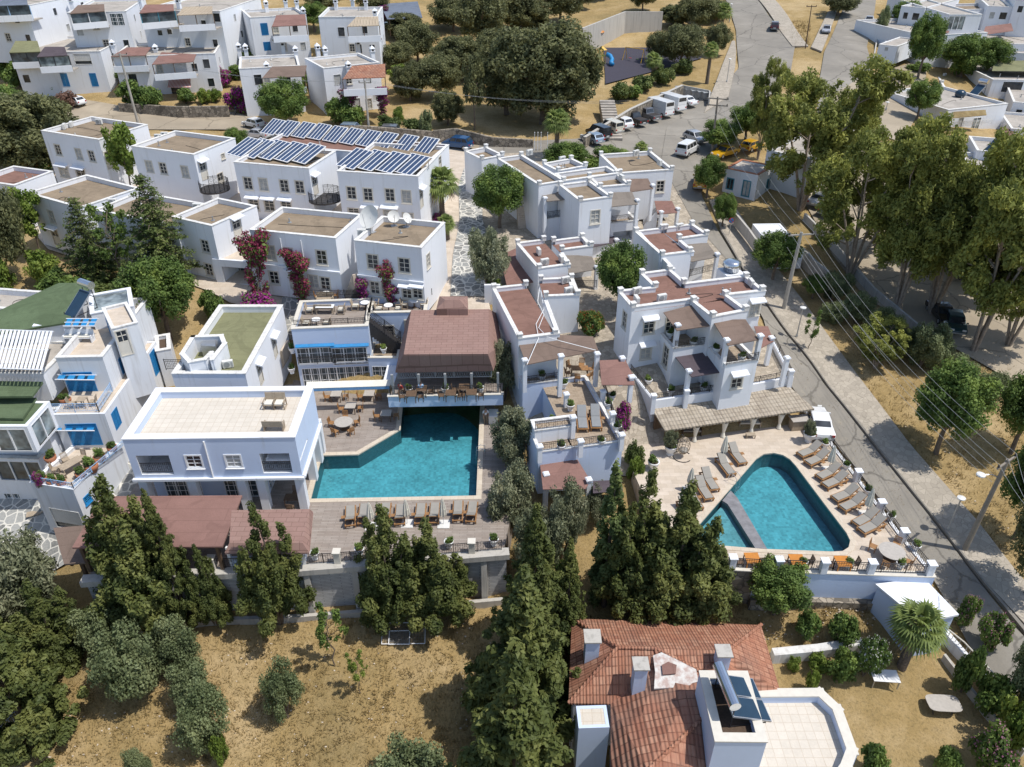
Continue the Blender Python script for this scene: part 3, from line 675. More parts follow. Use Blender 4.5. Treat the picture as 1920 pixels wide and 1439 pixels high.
  if s.w > 4 and s.d > 3 and s.roof in ('roof_beige', 'roof_brown', 'roof_pale') and s.par > .28:
   for k in range(rnd.randint(1, 3)):
    c = s.W(rnd.uniform(.8, s.w-.8), rnd.uniform(.8, s.d-.8), zr); q = MB(); q.cyl(c, c+Vector((0, 0, rnd.uniform(.35, .7))), .07, n=7); q.cyl(c, c+Vector((0, 0, .06)), .2, n=8); q.xf(inv); q.build('vent_pipe', M[rnd.choice(('steel', 'acwhite', 'plastic_grey'))], root)
   c = [s.W(rnd.uniform(.5, s.w-.5), rnd.uniform(.5, s.d-.5), zr+.03) for k in range(4)]; q = MB(); q.tube([c[0].lerp(c[1], t)*(1-t) + c[1].lerp(c[2], t)*t for t in [i/9 for i in range(10)]] , .022, 4); q.xf(inv); q.build('roof_cable', M['dark'], root)
  if s.cop:
   cm = MB(); o, e = 0.045, t+0.03
   O = [s.W(-o, -o, 0), s.W(s.w+o, -o, 0), s.W(s.w+o, s.d+o, 0), s.W(-o, s.d+o, 0)]
   I = [s.W(e, e, 0), s.W(s.w-e, e, 0), s.W(s.w-e, s.d-e, 0), s.W(e, s.d-e, 0)]
   za, zb = s.z1+.004, s.z1+.085
   for i in range(4):
    j = (i+1) % 4
    if i in s.open: continue
    cm.quad((O[i].x, O[i].y, zb), (O[j].x, O[j].y, zb), (I[j].x, I[j].y, zb), (I[i].x, I[i].y, zb))
    cm.quad((O[i].x, O[i].y, za), (O[j].x, O[j].y, za), (O[j].x, O[j].y, zb), (O[i].x, O[i].y, zb))
    cm.quad((I[i].x, I[i].y, zb), (I[j].x, I[j].y, zb), (I[j].x, I[j].y, za), (I[i].x, I[i].y, za))
    cm.quad((O[j].x, O[j].y, za), (O[i].x, O[i].y, za), (I[i].x, I[i].y, za), (I[j].x, I[j].y, za))
   if s.caps:
    for i in range(4):
     if i in s.open and (i-1) % 4 in s.open: continue
     c = s.W((.15, s.w-.15, s.w-.15, .15)[i], (.15, .15, s.d-.15, s.d-.15)[i], s.z1+.2); rz = math.atan2(s.ex.y, s.ex.x)
     cm.obox(c, (.40, .40, .42), rz); cm.obox(c+Vector((0, 0, .24)), (.48, .48, .07), rz)
   cm.xf(inv); cm.build('coping', M['coping'] if s.cop is True else M[s.cop], root)
  return s
 def _w(s, root, inv, ms, c, d, name):
  o = link_mesh(name, ms[0], root); o.location = inv @ c; o.rotation_euler = (0, 0, math.atan2(d.y, d.x) - s.h.rot)
  pn = link_mesh('pane', ms[1], o)
  if name == 'window' and rnd.random() < .3: pn.material_slots[0].link = 'OBJECT'; pn.material_slots[0].material = M['curtain']
class House:
 def __init__(s, name, label, A, B, C, z1, z0, cat='building', group=None, **kw):
  s.inv = None; s.blocks = []
  b = Block(s, A, B, C, z1, z0, **kw); s.blocks.append(b); s.b = b; s.z1 = z1
  c = b.W(b.w/2, b.d/2, 0); s.rot = math.atan2(b.ex.y, b.ex.x)
  s.root = thing(name, label, cat, (c.x, c.y, z0), s.rot, group)
  s.mat = Matrix.Translation((c.x, c.y, z0)) @ Matrix.Rotation(s.rot, 4, 'Z'); s.inv = s.mat.inverted()
 def add(s, A, B, C, z1, z0, **kw):
  kw.setdefault('name', 'wing'); b = Block(s, A, B, C, z1, z0, **kw); s.blocks.append(b); return b
 def part(s, name, mb, mat, smooth=False, label=None, bevel=0, parent=None):         # mb in world coordinates
  mb.xf(s.inv); o = mb.build(name, M[mat], parent or s.root, smooth, bevel=bevel)
  if label: o['label'] = label
  return o
 def canopy(s, pts, mat='canvas_brown', th=0.07, posts=(), pz=None, pr=0.17, pmat='white', cap=True, label=None, name='canopy'):
  w = [P(*p) for p in pts]; n = len(w)
  ar = sum(w[i].x*w[(i+1) % n].y - w[(i+1) % n].x*w[i].y for i in range(n))
  if ar < 0: w.reverse()
  mb = MB()
  if n == 4:                                     # a sheet with its own sag and folds
   k = 6; g = []
   for i in range(k+1):
    for j in range(k+1):
     a, b = i/k, j/k; q = w[0].lerp(w[1], a).lerp(w[3].lerp(w[2], a), b)
     g.append((q.x, q.y, q.z - 0.10*math.sin(math.pi*a)*math.sin(math.pi*b)))
   fs = [(j*(k+1)+i, j*(k+1)+i+1, (j+1)*(k+1)+i+1, (j+1)*(k+1)+i) for i in range(k) for j in range(k)]
   g = [g[i*(k+1)+j] for j in range(k+1) for i in range(k+1)]
   mb.add(g, fs); mb.add([(x, y, z-th) for x, y, z in g], [f[::-1] for f in fs])
   rim = [i for i in range(k+1)] + [(j*(k+1)+k) for j in range(1, k+1)] + [k*(k+1)+i for i in range(k-1, -1, -1)] + [j*(k+1) for j in range(k-1, 0, -1)]
   for a, b in zip(rim, rim[1:]+rim[:1]):
    A, B = g[a], g[b]; mb.quad((A[0], A[1], A[2]-th), (B[0], B[1], B[2]-th), B, A)
  else: mb.slab(w, th)
  o = s.part(name, mb, mat)
  if label: o['label'] = label
  for q in posts:
   zt = min(pts, key=lambda k: (k[0]-q[0])**2 + (k[1]-q[1])**2)[2] + .22
   s.post(q[0], q[1], zt, pz if pz is not None else s.b.z0, pr, pmat, cap)
 def post(s, u, v, z, z0, pr=0.17, pmat='white', cap=True):       # post whose top is seen at the pixel
  p = P(u, v, z); mb = MB(); e = s.b.ex; rz = math.atan2(e.y, e.x)
  mb.obox((p.x, p.y, (z+z0)/2), (2*pr, 2*pr, z-z0), rz)
  if cap: mb.obox((p.x, p.y, z+.05), (2*pr+.14, 2*pr+.14, .10), rz); mb.obox((p.x, p.y, z+.13), (2*pr+.04, 2*pr+.04, .06), rz)
  s.part('post', mb, pmat)
 def box(s, name, pts, z0, z1, mat):                # upright prism over world points or pixels at z1
  w = [P(p[0], p[1], z1) if not isinstance(p, Vector) else p for p in pts]
  ar = sum(w[i].x*w[(i+1) % len(w)].y - w[(i+1) % len(w)].x*w[i].y for i in range(len(w)))
  if ar < 0: w.reverse()
  return s.part(name, MB().prism(w, z0, z1), mat)
 def lowwall(s, name, pts, z0, z1, th=0.25, mat='white', cop=None):
  w = [P(p[0], p[1], z1) for p in pts]; mb = MB(); path_wall(mb, w, z0, z1, th); o = s.part(name, mb, mat)
  if cop: m2 = MB(); path_wall(m2, w, z1+.004, z1+.07, th+.08); s.part('coping', m2, cop)
 def rail(s, pts, h=0.95, mat='iron', z=None, gap=0.14):
  w = [P(*p) for p in pts]; s.part('railing', rail_mb(w, h, gap), mat)
 def acs(s, lst, z=None):
  ms = ac_mesh()
  for q in lst:
   u, v, rz = q[:3]; zz = q[3] if len(q) > 3 else (z if z is not None else s.b.z1 - s.b.par)
   p = P(u, v, zz); o = link_mesh('ac_unit', ms[0], s.root, s.inv @ p, rz); link_mesh('fan_grille', ms[1], o)
 def chim(s, lst):
  for u, v, z, hh in lst:                         # base pixel, base height
   p = P(u, v, z); mb = MB(); mb.obox((p.x, p.y, z+hh/2-.2), (.62, .62, hh+.4), s.rot); mb.obox((p.x, p.y, z+hh+.04), (.86, .86, .08), s.rot)
   for a, b in ((.28, .28), (-.28, .28), (.28, -.28), (-.28, -.28)):
    q = Matrix.Rotation(s.rot, 3, 'Z') @ Vector((a, b, 0)); mb.obox((p.x+q.x, p.y+q.y, z+hh+.25), (.14, .14, .34), s.rot)
   mb.obox((p.x, p.y, z+hh+.45), (.84, .84, .08), s.rot)
   k = len(mb.v); c, sn = math.cos(s.rot), math.sin(s.rot)
   cs = [(p.x + c*a - sn*b, p.y + sn*a + c*b, z+hh+.492) for a, b in ((-.4, -.4), (.4, -.4), (.4, .4), (-.4, .4))]
   mb.add(cs + [(p.x, p.y, z+hh+.95)], [(0, 1, 4), (1, 2, 4), (2, 3, 4), (3, 0, 4)])
   o = s.part('chimney', mb, 'white')
   dk = MB(); dk.obox((p.x, p.y, z+hh+.25), (.45, .45, .33), s.rot); dk.xf(s.inv); dk.build('flue', M['dark'], o)
 def done(s):
  for b in s.blocks: b.done()
  return s
def path_wall(mb, w, z0, z1, th):
 for i, (a, b) in enumerate(zip(w, w[1:])):
  d = Vector((b.x-a.x, b.y-a.y, 0)); L = d.length; e = .005*(i % 3)
  if L < 1e-3: continue
  mb.obox(((a.x+b.x)/2, (a.y+b.y)/2, (z0+z1)/2), (L+th*0.98, th-e, z1-z0+e), math.atan2(d.y, d.x))
def rail_mb(w, h=0.95, gap=0.14, thick=0.022):
 mb = MB()
 for a, b in zip(w, w[1:]):
  L = (b-a).length; n = max(1, int(L/gap)); d = (b-a)/L
  up = Vector((0, 0, 1))
  mb.cyl(a+up*h, b+up*h, thick*1.3, n=4); mb.cyl(a+up*0.12, b+up*0.12, thick, n=4); mb.cyl(a+up*(h-.16), b+up*(h-.16), thick*.8, n=4)
  for i in range(n+1):
   q = a.lerp(b, i/n); mb.cyl(q+up*.12, q+up*h, thick*0.62, n=3, caps=False)
  k = max(1, int(L/1.6))
  for i in range(k+1):
   q = a.lerp(b, i/k); mb.cyl(q, q+up*(h+.08), thick*1.6, n=4)
  m = max(1, int(L/0.55))
  for i in range(m):                                # scrolls
   q = a.lerp(b, (i+.5)/m) + up*(h*.5)
   ring = [q + d*(.17*math.cos(t)) + up*(.17*math.sin(t)) for t in [j*math.pi/4 for j in range(9)]]
   mb.tube(ring, thick*.6, 3)
 return mb
# ------------------------------------------------------------------ hotel houses behind the pools
HG = 'white hotel houses with flat beige roofs'
h = House('hotel_house', 'leftmost white two-storey house of the rear row, beige roof with three air conditioners', (77,246), (185,263), (258,232), 14.2, 7.6, 'house', HG)
h.b.row(0, [(109,281),(148,289),(172,293)]).row(0, [(120,322),(152,327)], w=1.6, h=1.3, awning=True, kind='sash')
h.b.put(1, 205, 300, w=.9, h=2, kind='door')
h.acs([(122,243,-.9),(135,239,-.9),(187,234,.3)]); h.done()
h = House('hotel_house', 'white two-storey house with a round black balcony, between the leafy tree and the solar panels', (246,275), (363,291), (431,259), 14.0, 7.2, 'house', HG)
h.b.row(0, [(280,312),(306,316),(347,322)]).put(1, 382, 320, .95, 2.0, 'door', True).put(1, 418, 293, .5, .5, 'sash').put(1,415,340,.9,1.9,'door')
h.acs([(298,263,.4),(310,259,.4)])
p = P(385,352,10.3); mb = MB(); mb.cyl((p.x+1.2,p.y-.3,10.1),(p.x+1.2,p.y-.3,10.3),1.7,n=20); h.part('balcony', mb, 'iron')
ring = [Vector((p.x+1.2+1.65*math.cos(t), p.y-.3+1.65*math.sin(t), 10.3)) for t in [R(-170+20*k) for k in range(16)]]
h.part('railing', rail_mb(ring), 'iron'); h.done()
h = House('hotel_house', 'white house carrying solar panels, to the left of the round black balcony gap', (438,305), (579,317), (627,284), 13.6, 6.8, 'house', HG, par=.3)
h.b.row(0, [(465,344),(494,346),(533,349),(562,351)], w=1.0, h=1.35).row(0, [(476,383),(505,385),(537,387)], w=1.2, h=1.3, awning=True)
h.b.put(1, 591, 347, .95, 2.0, 'door', True);
p = P(610,372,10.0); mb = MB(); mb.cyl((p.x,p.y,9.8),(p.x,p.y,10.0),1.9,n=20); h.part('balcony', mb, 'iron')
ring = [Vector((p.x+1.85*math.cos(t), p.y+1.85*math.sin(t), 10.0)) for t in [R(-170+20*k) for k in range(16)]]
h.part('railing', rail_mb(ring), 'iron'); h.done()
h = House('hotel_house', 'white house carrying solar panels, next to the fan palm and the stone lane', (632,322), (784,332), (829,276), 13.6, 6.8, 'house', HG, par=.3)
h.b.row(0, [(659,362),(690,365),(731,366),(762,369)], w=1.0, h=1.35).row(0, [(695,402),(732,402)], w=1.5, h=1.3, awning=True).row(0, [(663,397),(765,406)], w=1.2, h=.7)
h.b.put(1, 790, 372, .95, 2.0, 'door', True).put(1,825,305,.9,1.9,'door'); h.done()
h = House('hotel_house', 'long rear wing with a maroon roof under the back row of solar panels', (490,272), (812,298), (834,272), 13.3, 7.4, 'house', HG, par=.3, roof='roof_brown'); h.done()
# lower left houses half hidden by the conifers
h = House('hotel_house', 'low white house with a maroon roof at the left edge below the magenta bougainvillea', (-50,338), (26,349), (76,319), 11.2, 6.0, 'house', HG, roof='roof_brown'); h.done()
h = House('hotel_house', 'white house with a beige roof behind the left conifers, beside the long white terrace', (50,363), (150,391), (236,347), 11.4, 5.4, 'house', HG)
h.b.row(0, [(97,406)], w=.9).put(0, 105, 445, 1.2, 1.9, 'door', True); h.done()
h = House('hotel_house', 'white house whose beige roof shows between the dark conifers', (176,395), (330,424), (385,383), 11.2, 5.2, 'house', HG)
h.b.row(0, [(205,425),(260,440)]); h.acs([(213,385,.5)]); h.done()
h = House('hotel_house', 'white house with a small beige roof right of the large conifer', (322,408), (397,425), (456,382), 11.8, 5.0, 'house', HG)
h.b.row(0, [(385,462),(392,506)]).put(1, 445, 427, 1.0, 2.1, 'door', True); h.acs([(371,394,.5)])
w = h.add((397,486), (478,492), (520,445), 8.3, 5.0, par=.1, roof='travertine', cop=False, name='terrace_block')
w.hole(0, 415, 500, 478, 535, 2.2); h.done()
h = House('hotel_house', 'white house with the largest beige roof, bougainvillea on its front, behind the roof terrace', (468,432), (629,448), (680,403), 12.0, 5.2, 'house', HG)
h.b.row(0, [(507,474),(541,478),(603,483)], w=1.0, h=1.4)
h.b.row(0, [(514,521),(588,528),(610,532)], w=.95, h=1.3).put(0, 552, 525, 1.0, 2.0, 'door', True)
mb = MB(); b = h.b; mb.obox(b.W(b.w/2, -.09, 8.55), (b.w+.1, .18, .16), h.rot); h.part('ledge', mb, 'white')
mb = MB()
for u, v in ((525,443),(564,448)):
 sx, z = b.wall_hit(0, u, v); q = b.W(sx, -.06, 0); mb.cyl((q.x, q.y, 8.7), (q.x, q.y, 11.5), .06, n=6)
h.part('downpipe', mb, 'whitepaint'); h.done()
HSAT = h = House('hotel_house', 'white house with satellite dishes on its beige roof, right of the outside stairs', (664,452), (790,466), (829,418), 12.0, 5.2, 'house', HG)
h.b.row(0, [(699,491),(758,498)], w=1.05, h=1.4).row(0, [(703,540),(724,542)], w=.9, h=1.25).row(0, [(763,549),(783,549)], w=.9, h=1.2, awning=True).put(1, 803, 489, .8, 1.3)
b = h.b; mb = MB(); mb.obox(b.W(b.w/2, -.09, 8.55), (b.w+.1, .18, .16), h.rot); h.part('ledge', mb, 'white')
h.acs([(679,443,.4),(689,439,.4)])
def stairs(name, label, bot, top, zb, zt, wid, mat='travertine', n=12, group=None, side=None):      # bot/top: pixel of the flight's axis
 a, b = P(*bot, zb), P(*top, zt); d = Vector((b.x-a.x, b.y-a.y, 0)); L = d.length; rz = math.atan2(d.y, d.x)
 t = thing(name, label, 'stairs', (a.x, a.y, zb), rz, group)
 mb = MB()
 for i in range(n):
  mb.box(L*i/n, -wid/2, -1.2 + (zt-zb)*i/n, L*(i+1)/n + .03, wid/2, (zt-zb)*(i+1)/n)
 mb.build('steps', M[mat], t)
 if side:
  for k in (-1, 1):
   m2 = MB(); y = k*(wid/2+.12)
   m2.add([(0, y-.1, -1), (L, y-.1, -1), (L, y-.1, zt-zb+side), (0, y-.1, side), (0, y+.1, -1), (L, y+.1, -1), (L, y+.1, zt-zb+side), (0, y+.1, side)],
     [(0,1,2,3), (7,6,5,4), (3,2,6,7), (0,3,7,4), (1,5,6,2)]); m2.build('side_wall', M['white'], t)
 return t
h.done()
stairs('outdoor_stairs', 'pale stone stairs climbing between the two white houses behind the roof terrace', (660,553), (676,510), 5.6, 8.6, 2.0, n=14)
# solar panels on the rear houses: frame, glass and a stand under each
def make_panel():
 t = thing('solar_module', 'p', 'solar panel'); w, l, a = 2.1, 2.6, R(26)
 fr = MB(); gl = MB(); st = MB(); m = Matrix.Translation((0, 0, .75)) @ Matrix.Rotation(a, 4, 'X')
 for x in (-w/2, -w/4, 0, w/4, w/2): fr.box(x-.035, -l/2, -.04, x+.035, l/2, .055)
 for y in (-l/2, l/2): fr.box(-w/2, y-.035, -.04, w/2, y+.035, .055)
 gl.box(-w/2+.03, -l/2+.03, -.03, w/2-.03, l/2-.03, .03); fr.xf(m); gl.xf(m)
 for x in (-w/2+.2, w/2-.2):
  st.cyl((x, l/2*.85, 0), (x, l/2*.85, 1.15), .035, n=5); st.cyl((x, -l/2*.85, 0), (x, -l/2*.85, .2), .035, n=5); st.cyl((x, -l/2*.85, .05), (x, l/2*.85, .05), .03, n=5)
 fr.build('frame', M['whitepaint'], t); gl.build('glass', M['panel'], t); st.build('stand', M['steel'], t); return t
panel = Kit(make_panel)
PG = 'blue solar panels on the white hotel roofs'
rowb = [(514,253),(541,256),(571,259),(600,262),(630,267),(661,271),(692,275),(724,279),(762,284),(800,289)]
rowf1 = [(461,287),(484,289),(514,292),(546,296),(578,299)]
rowf2 = [(667,309),(700,312),(736,316),(772,320)]
for i, (u, v) in enumerate(rowb):
 panel(P(u, v-3, 13.0), R(-32), 'solar panel of the rearmost roof row, %s from its left end' % ORD[i], PG, 1.06)
for nm, lst in (('left', rowf1), ('right', rowf2)):
 for i, (u, v) in enumerate(lst):
  panel(P(u, v+1, 13.35), R(-36), 'solar panel on the %s front roof edge of the panelled houses, %s from the left' % (nm, ORD[i]), PG, (1.28, 1.45, 1))
def dish(name, label, u, v, z, r, rz, group=None):
 p = P(u, v, z); t = thing(name, label, 'satellite dish', p, rz, group); d = MB(); m = 18
 prof = [(r*k/6, .28*r*(k/6)**2) for k in range(7)]
 vs = [];
 for rr, zz in prof[1:]: vs += [(rr*math.cos(2*math.pi*k/m), rr*math.sin(2*math.pi*k/m), zz) for k in range(m)]
 vs.append((0, 0, 0)); c = len(vs)-1
 fs = [(k, (k+1) % m, c) for k in range(m)] + [(j*m+k, (j+1)*m+k, (j+1)*m+(k+1) % m, j*m+(k+1) % m) for j in range(5) for k in range(m)]
 d.add(vs, fs); mt = Matrix.Translation((0, 0, r+.35)) @ Matrix.Rotation(R(58), 4, 'X'); d.xf(mt); d.build('reflector', M['acwhite'], t, smooth=True)
 a = MB(); a.cyl((0, 0, 0), (0, 0, r+.35), .05, n=6); a.box(-.3, -.3, 0, .3, .3, .06); a.tube([mt @ Vector((0, -r*.9, .25*r)), mt @ Vector((0, 0, r*1.1))], .025); a.build('mast', M['steel'], t); return t
dish('satellite_dish', 'largest white satellite dish, at the left end of the dish house roof', 698, 436, 11.55, 1.15, R(-35))
dish('satellite_dish', 'small satellite dish in the middle of the dish house roof', 739, 424, 11.55, .6, R(20))
dish('satellite_dish', 'small satellite dish to the right on the dish house roof', 763, 426, 11.55, .55, R(60))
# ------------------------------------------------------------------ annex with green roof
h = House('green_roof_annex', 'white building with a green felt roof and raised stair well, beside the large cream roof', (322,702), (460,702), (527,573), 6.6, .2, 'building', par=.55, th=.4, roof='roof_green', wall='white')
h.b.put(1, 515, 650, .9, 2, 'door', True).put(1, 488, 700, .9, 2.0, 'door', True)
h.lowwall('stair_parapet', [(362,632),(415,630),(421,645)], 6.0, 7.5, .3, 'white', 'coping'); h.lowwall('stair_parapet', [(362,632),(342,664),(356,679),(384,674),(396,662)], 6.0, 7.5, .3, 'white', 'coping')
h.lowwall('stair_parapet', [(421,645),(398,674),(396,662)], 6.0, 7.5, .3, 'white', 'coping')
h.box('stair_hatch', [(376,648),(404,650),(404,638),(381,636)], 6.05, 7.2, 'steel')
h.acs([(429,690,.3)], 6.05)
h.rail([(312,694,6.0),(375,694,6.0)], 1.0); h.done()
# ------------------------------------------------------------------ main building beside the large pool
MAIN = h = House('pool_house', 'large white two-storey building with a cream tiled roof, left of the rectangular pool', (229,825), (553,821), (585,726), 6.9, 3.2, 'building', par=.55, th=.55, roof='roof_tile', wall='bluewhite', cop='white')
b = h.b
b.hole(0, 254, 855, 327, 890, 3.0); b.hole(0, 486, 851, 549, 887, 3.0); b.hole(1, 560, 875, 576, 822, 2.5)
b.row(0, [(364,866),(438,865)], w=1.05, h=1.05, kind='sash_white')
z = 3.2
mb = MB(); mb.obox(b.W(b.w/2, -.08, 3.27), (b.w+.3, .3, .2), h.rot); mb.obox(b.W(b.w+.08, b.d/2, 3.27), (.3, b.d, .2), h.rot); h.part('ledge', mb, 'white')
mb = MB()
sx, zz = b.wall_hit(0, 383, 830); q = b.W(sx, -.07, 0); mb.cyl((q.x, q.y, 3.4), (q.x, q.y, 6.7), .07, n=6); h.part('downpipe', mb, 'whitepaint')
for u0, u1, vv in ((258,327,889),(488,548,887)):
 s0, zz = b.wall_hit(0, u0, vv); s1, _ = b.wall_hit(0, u1, vv); h.part('railing', rail_mb([b.W(s0, .12, 3.75), b.W(s1, .12, 3.75)], .9), 'iron')
# ground floor: set back behind columns
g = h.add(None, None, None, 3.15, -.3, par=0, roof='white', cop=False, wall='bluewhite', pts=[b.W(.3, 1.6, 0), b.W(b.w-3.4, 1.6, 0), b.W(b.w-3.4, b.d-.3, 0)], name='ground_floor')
for u, w_ in ((365,1.0),(395,1.7),(455,2.6)):
 sx, _ = g.wall_hit(0, u, 915); g.putm(0, sx, 1.15, w_, 2.1, 'glazed')
g.putm(0, 1.6, 1.2, 1.6, 2.0, 'glazed')
for k in range(3): g.putm(1, 1.6+3.0*k, 1.15, 2.0, 2.1, 'glazed')
for x, y in ((.35,.35),(b.w*.32,.35),(b.w*.62,.35),(b.w-3.2,.35),(b.w-.35,.35),(b.w-.35,3.8),(b.w-.35,7.2),(b.w-.35,b.d-.5)):
 q = b.W(x, y, 0); mb = MB(); mb.obox((q.x, q.y, 1.55), (.62, .62, 3.3), h.rot); h.part('column', mb, 'white')
h.done()
# ------------------------------------------------------------------ restaurant terrace building and its brown roof
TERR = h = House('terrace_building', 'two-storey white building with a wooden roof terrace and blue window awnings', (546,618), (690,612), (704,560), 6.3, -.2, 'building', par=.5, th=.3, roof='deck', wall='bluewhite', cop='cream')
b = h.b
for u in (591,656): b.put(0, u, 668, 3.1, 1.7, 'glazed_blue')
for u in (600,665):
 sx, _ = b.wall_hit(0, u, 705); b.putm(0, sx, 1.05, 3.1, 2.0, 'glazed')
for k, u in enumerate((591,656)):
 sx, zz = b.wall_hit(0, u, 650); mb = MB(); A = b.W(sx-1.75, -.02, zz+.30); B = b.W(sx+1.75, -.02, zz+.30); C = b.W(sx+1.75, -.26, zz+.12); D = b.W(sx-1.75, -.26, zz+.12)
 mb.slab([D, C, B, A], .06); h.part('window_awning', mb, 'blue'); m2 = MB(); m2.obox(b.W(sx, -.08, 2.62), (3.4, .16, .12), h.rot); h.part('ledge', m2, 'white')
 q0, q1 = b.W(sx-1.7, -.22, 2.70), b.W(sx+1.7, -.22, 2.70); h.part('railing', rail_mb([q0, q1], .75), 'iron')
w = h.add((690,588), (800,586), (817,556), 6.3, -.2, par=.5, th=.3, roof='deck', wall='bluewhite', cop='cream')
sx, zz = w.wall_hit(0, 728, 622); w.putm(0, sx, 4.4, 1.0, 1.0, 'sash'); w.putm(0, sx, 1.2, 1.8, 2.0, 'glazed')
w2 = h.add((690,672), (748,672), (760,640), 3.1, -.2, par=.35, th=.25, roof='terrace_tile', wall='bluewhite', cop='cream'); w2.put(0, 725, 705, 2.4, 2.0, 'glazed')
h.rail([(552,611,6.3),(686,606,6.3)], .55); h.rail([(580,556,6.4),(810,553,6.4)], .6); h.done()
t = stairs('iron_staircase', 'dark iron staircase slanting down the white wall beside the brown shingle roof', (752,646), (691,600), 3.4, 6.2, 1.1, 'iron', 14)
a, c = P(752,646,3.4), P(691,600,6.2); L = Vector((c.x-a.x, c.y-a.y)).length; rl = rail_mb([Vector((0, -.55, .1)), Vector((L, -.55, 2.8))], .95); rl.build('railing', M['iron'], t)
rl = rail_mb([Vector((0, .55, .1)), Vector((L, .55, 2.8))], .95); rl.build('railing', M['iron'], t)
# restaurant pavilion
zt, ze = 7.3, 5.2
r0 = P(741,697,ze); r1 = P(915,695,ze)
rt = thing('restaurant_pavilion', 'open restaurant terrace under a large brown shingle roof overhanging the pool', 'pavilion', ((r0.x+r1.x)/2, r0.y, 2.9), math.atan2(r1.y-r0.y, r1.x-r0.x))
rinv = (Matrix.Translation(rt.location) @ Matrix.Rotation(rt.rotation_euler.z, 4, 'Z')).inverted()
def rpart(name, mb, mat, parent=rt): mb.xf(rinv); return mb.build(name, M[mat], parent)
TL, TR, BR_, BL = P(771,582,zt), P(917,580,zt), P(915,664,zt-.25), P(757,665,zt-.25)
E0, E1, E2, E3 = r0, r1, P(941,648,ze+.1), P(932,588,ze+.6)
E1 = P(925,694,ze); E4 = P(762,600,ze+.8)
mb = MB(); mb.add([BL, BR_, TR, TL, E0, E1, E2, E3, E4], [(0,1,2,3), (4,5,1,0), (5,6,1), (6,7,2,1), (4,0,3,8)])
mb.add([Vector(p)-Vector((0,0,.12)) for p in (BL, BR_, TR, TL, E0, E1, E2, E3, E4)], [(3,2,1,0), (0,1,5,4), (1,6,5), (1,2,7,6), (8,3,0,4)])
rpart('roof', mb, 'shingle')
c0, c1, c2, c3 = P(818,580,7.9), P(877,580,7.9), P(877,556,7.9), P(824,556,7.9); k0, k1 = P(835,563,8.6), P(862,563,8.6)
mb = MB(); mb.add([c0, c1, c2, c3, k0, k1], [(0,1,5,4), (1,2,5), (2,3,4,5), (3,0,4)]); mb.prism([c0, c1, c2, c3], 6.2, 7.9); rpart('roof_lantern', mb, 'shingle')
mb = MB()
for i in range(2):
 p0, p1 = E0.lerp(E1, .02), E0.lerp(E1, .98); dz = (-.12, -.72)[i]; mb.cyl(p0+Vector((0,.1,dz)), p1+Vector((0,.1,dz)), .05, n=4)
for k in range(40):
 a = E0.lerp(E1, .02+.96*k/40); b2 = E0.lerp(E1, .02+.96*(k+1)/40)
 mb.cyl(a+Vector((0,.1,-.12)), b2+Vector((0,.1,-.72)), .018, n=3); mb.cyl(a+Vector((0,.1,-.72)), b2+Vector((0,.1,-.12)), .018, n=3)
for k in range(6): a = E0.lerp(E1, .02+.96*k/5); mb.cyl(a+Vector((0,.1,-.05)), a+Vector((0,.1,-.75)), .05, n=4)
rpart('lattice', mb, 'plastic_grey')
F0, F1 = P(731,745,3.2), P(940,741,3.2); F2, F3 = F1+Vector((.6,9.5,0)), F0+Vector((.4,9.5,0))
mb = MB(); mb.slab([F0, F1, F2, F3], .25); rpart('floor', mb, 'deck'); mb = MB(); mb.slab([q + Vector((0, 0, -.255)) for q in (F0, F1, F2, F3)], .05); rpart('bounce_ceiling', mb, 'white')  # white sheet under the floor, added to lighten the pool's shaded end
mb = MB(); path_wall(mb, [F0, F1], 2.25, 3.32, .3); rpart('fascia', mb, 'bluewhite'); mb = MB(); path_wall(mb, [F0, F1], 3.325, 3.40, .42); rpart('coping', mb, 'cream')
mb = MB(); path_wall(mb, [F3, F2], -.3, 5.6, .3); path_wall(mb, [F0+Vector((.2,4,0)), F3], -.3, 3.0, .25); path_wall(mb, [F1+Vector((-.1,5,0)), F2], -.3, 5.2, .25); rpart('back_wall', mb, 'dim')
for k in range(5):
 q = F0.lerp(F1, .03+.94*k/4)
 mb = MB(); mb.box(q.x-.1, q.y+.25, 3.2, q.x+.1, q.y+.45, 5.25); rpart('post', mb, 'plastic_grey')
for k in (0.02, .5, .97):
 q = F0.lerp(F1, k)+Vector((0, 4.2, 0)); mb = MB(); mb.box(q.x-.2, q.y, -.3, q.x+.2, q.y+.4, 2.95); rpart('pillar', mb, 'bluewhite')
mb = rail_mb([F0+Vector((.05,.02,.18)), F1+Vector((-.05,.02,.18))], .85, .2); rpart('railing', mb, 'iron')
mb = MB(); mb.box(F0.x-1.2, F0.y+3.4, 2.2, F0.x+.1, F0.y+7, 2.35); rpart('side_ledge', mb, 'white')
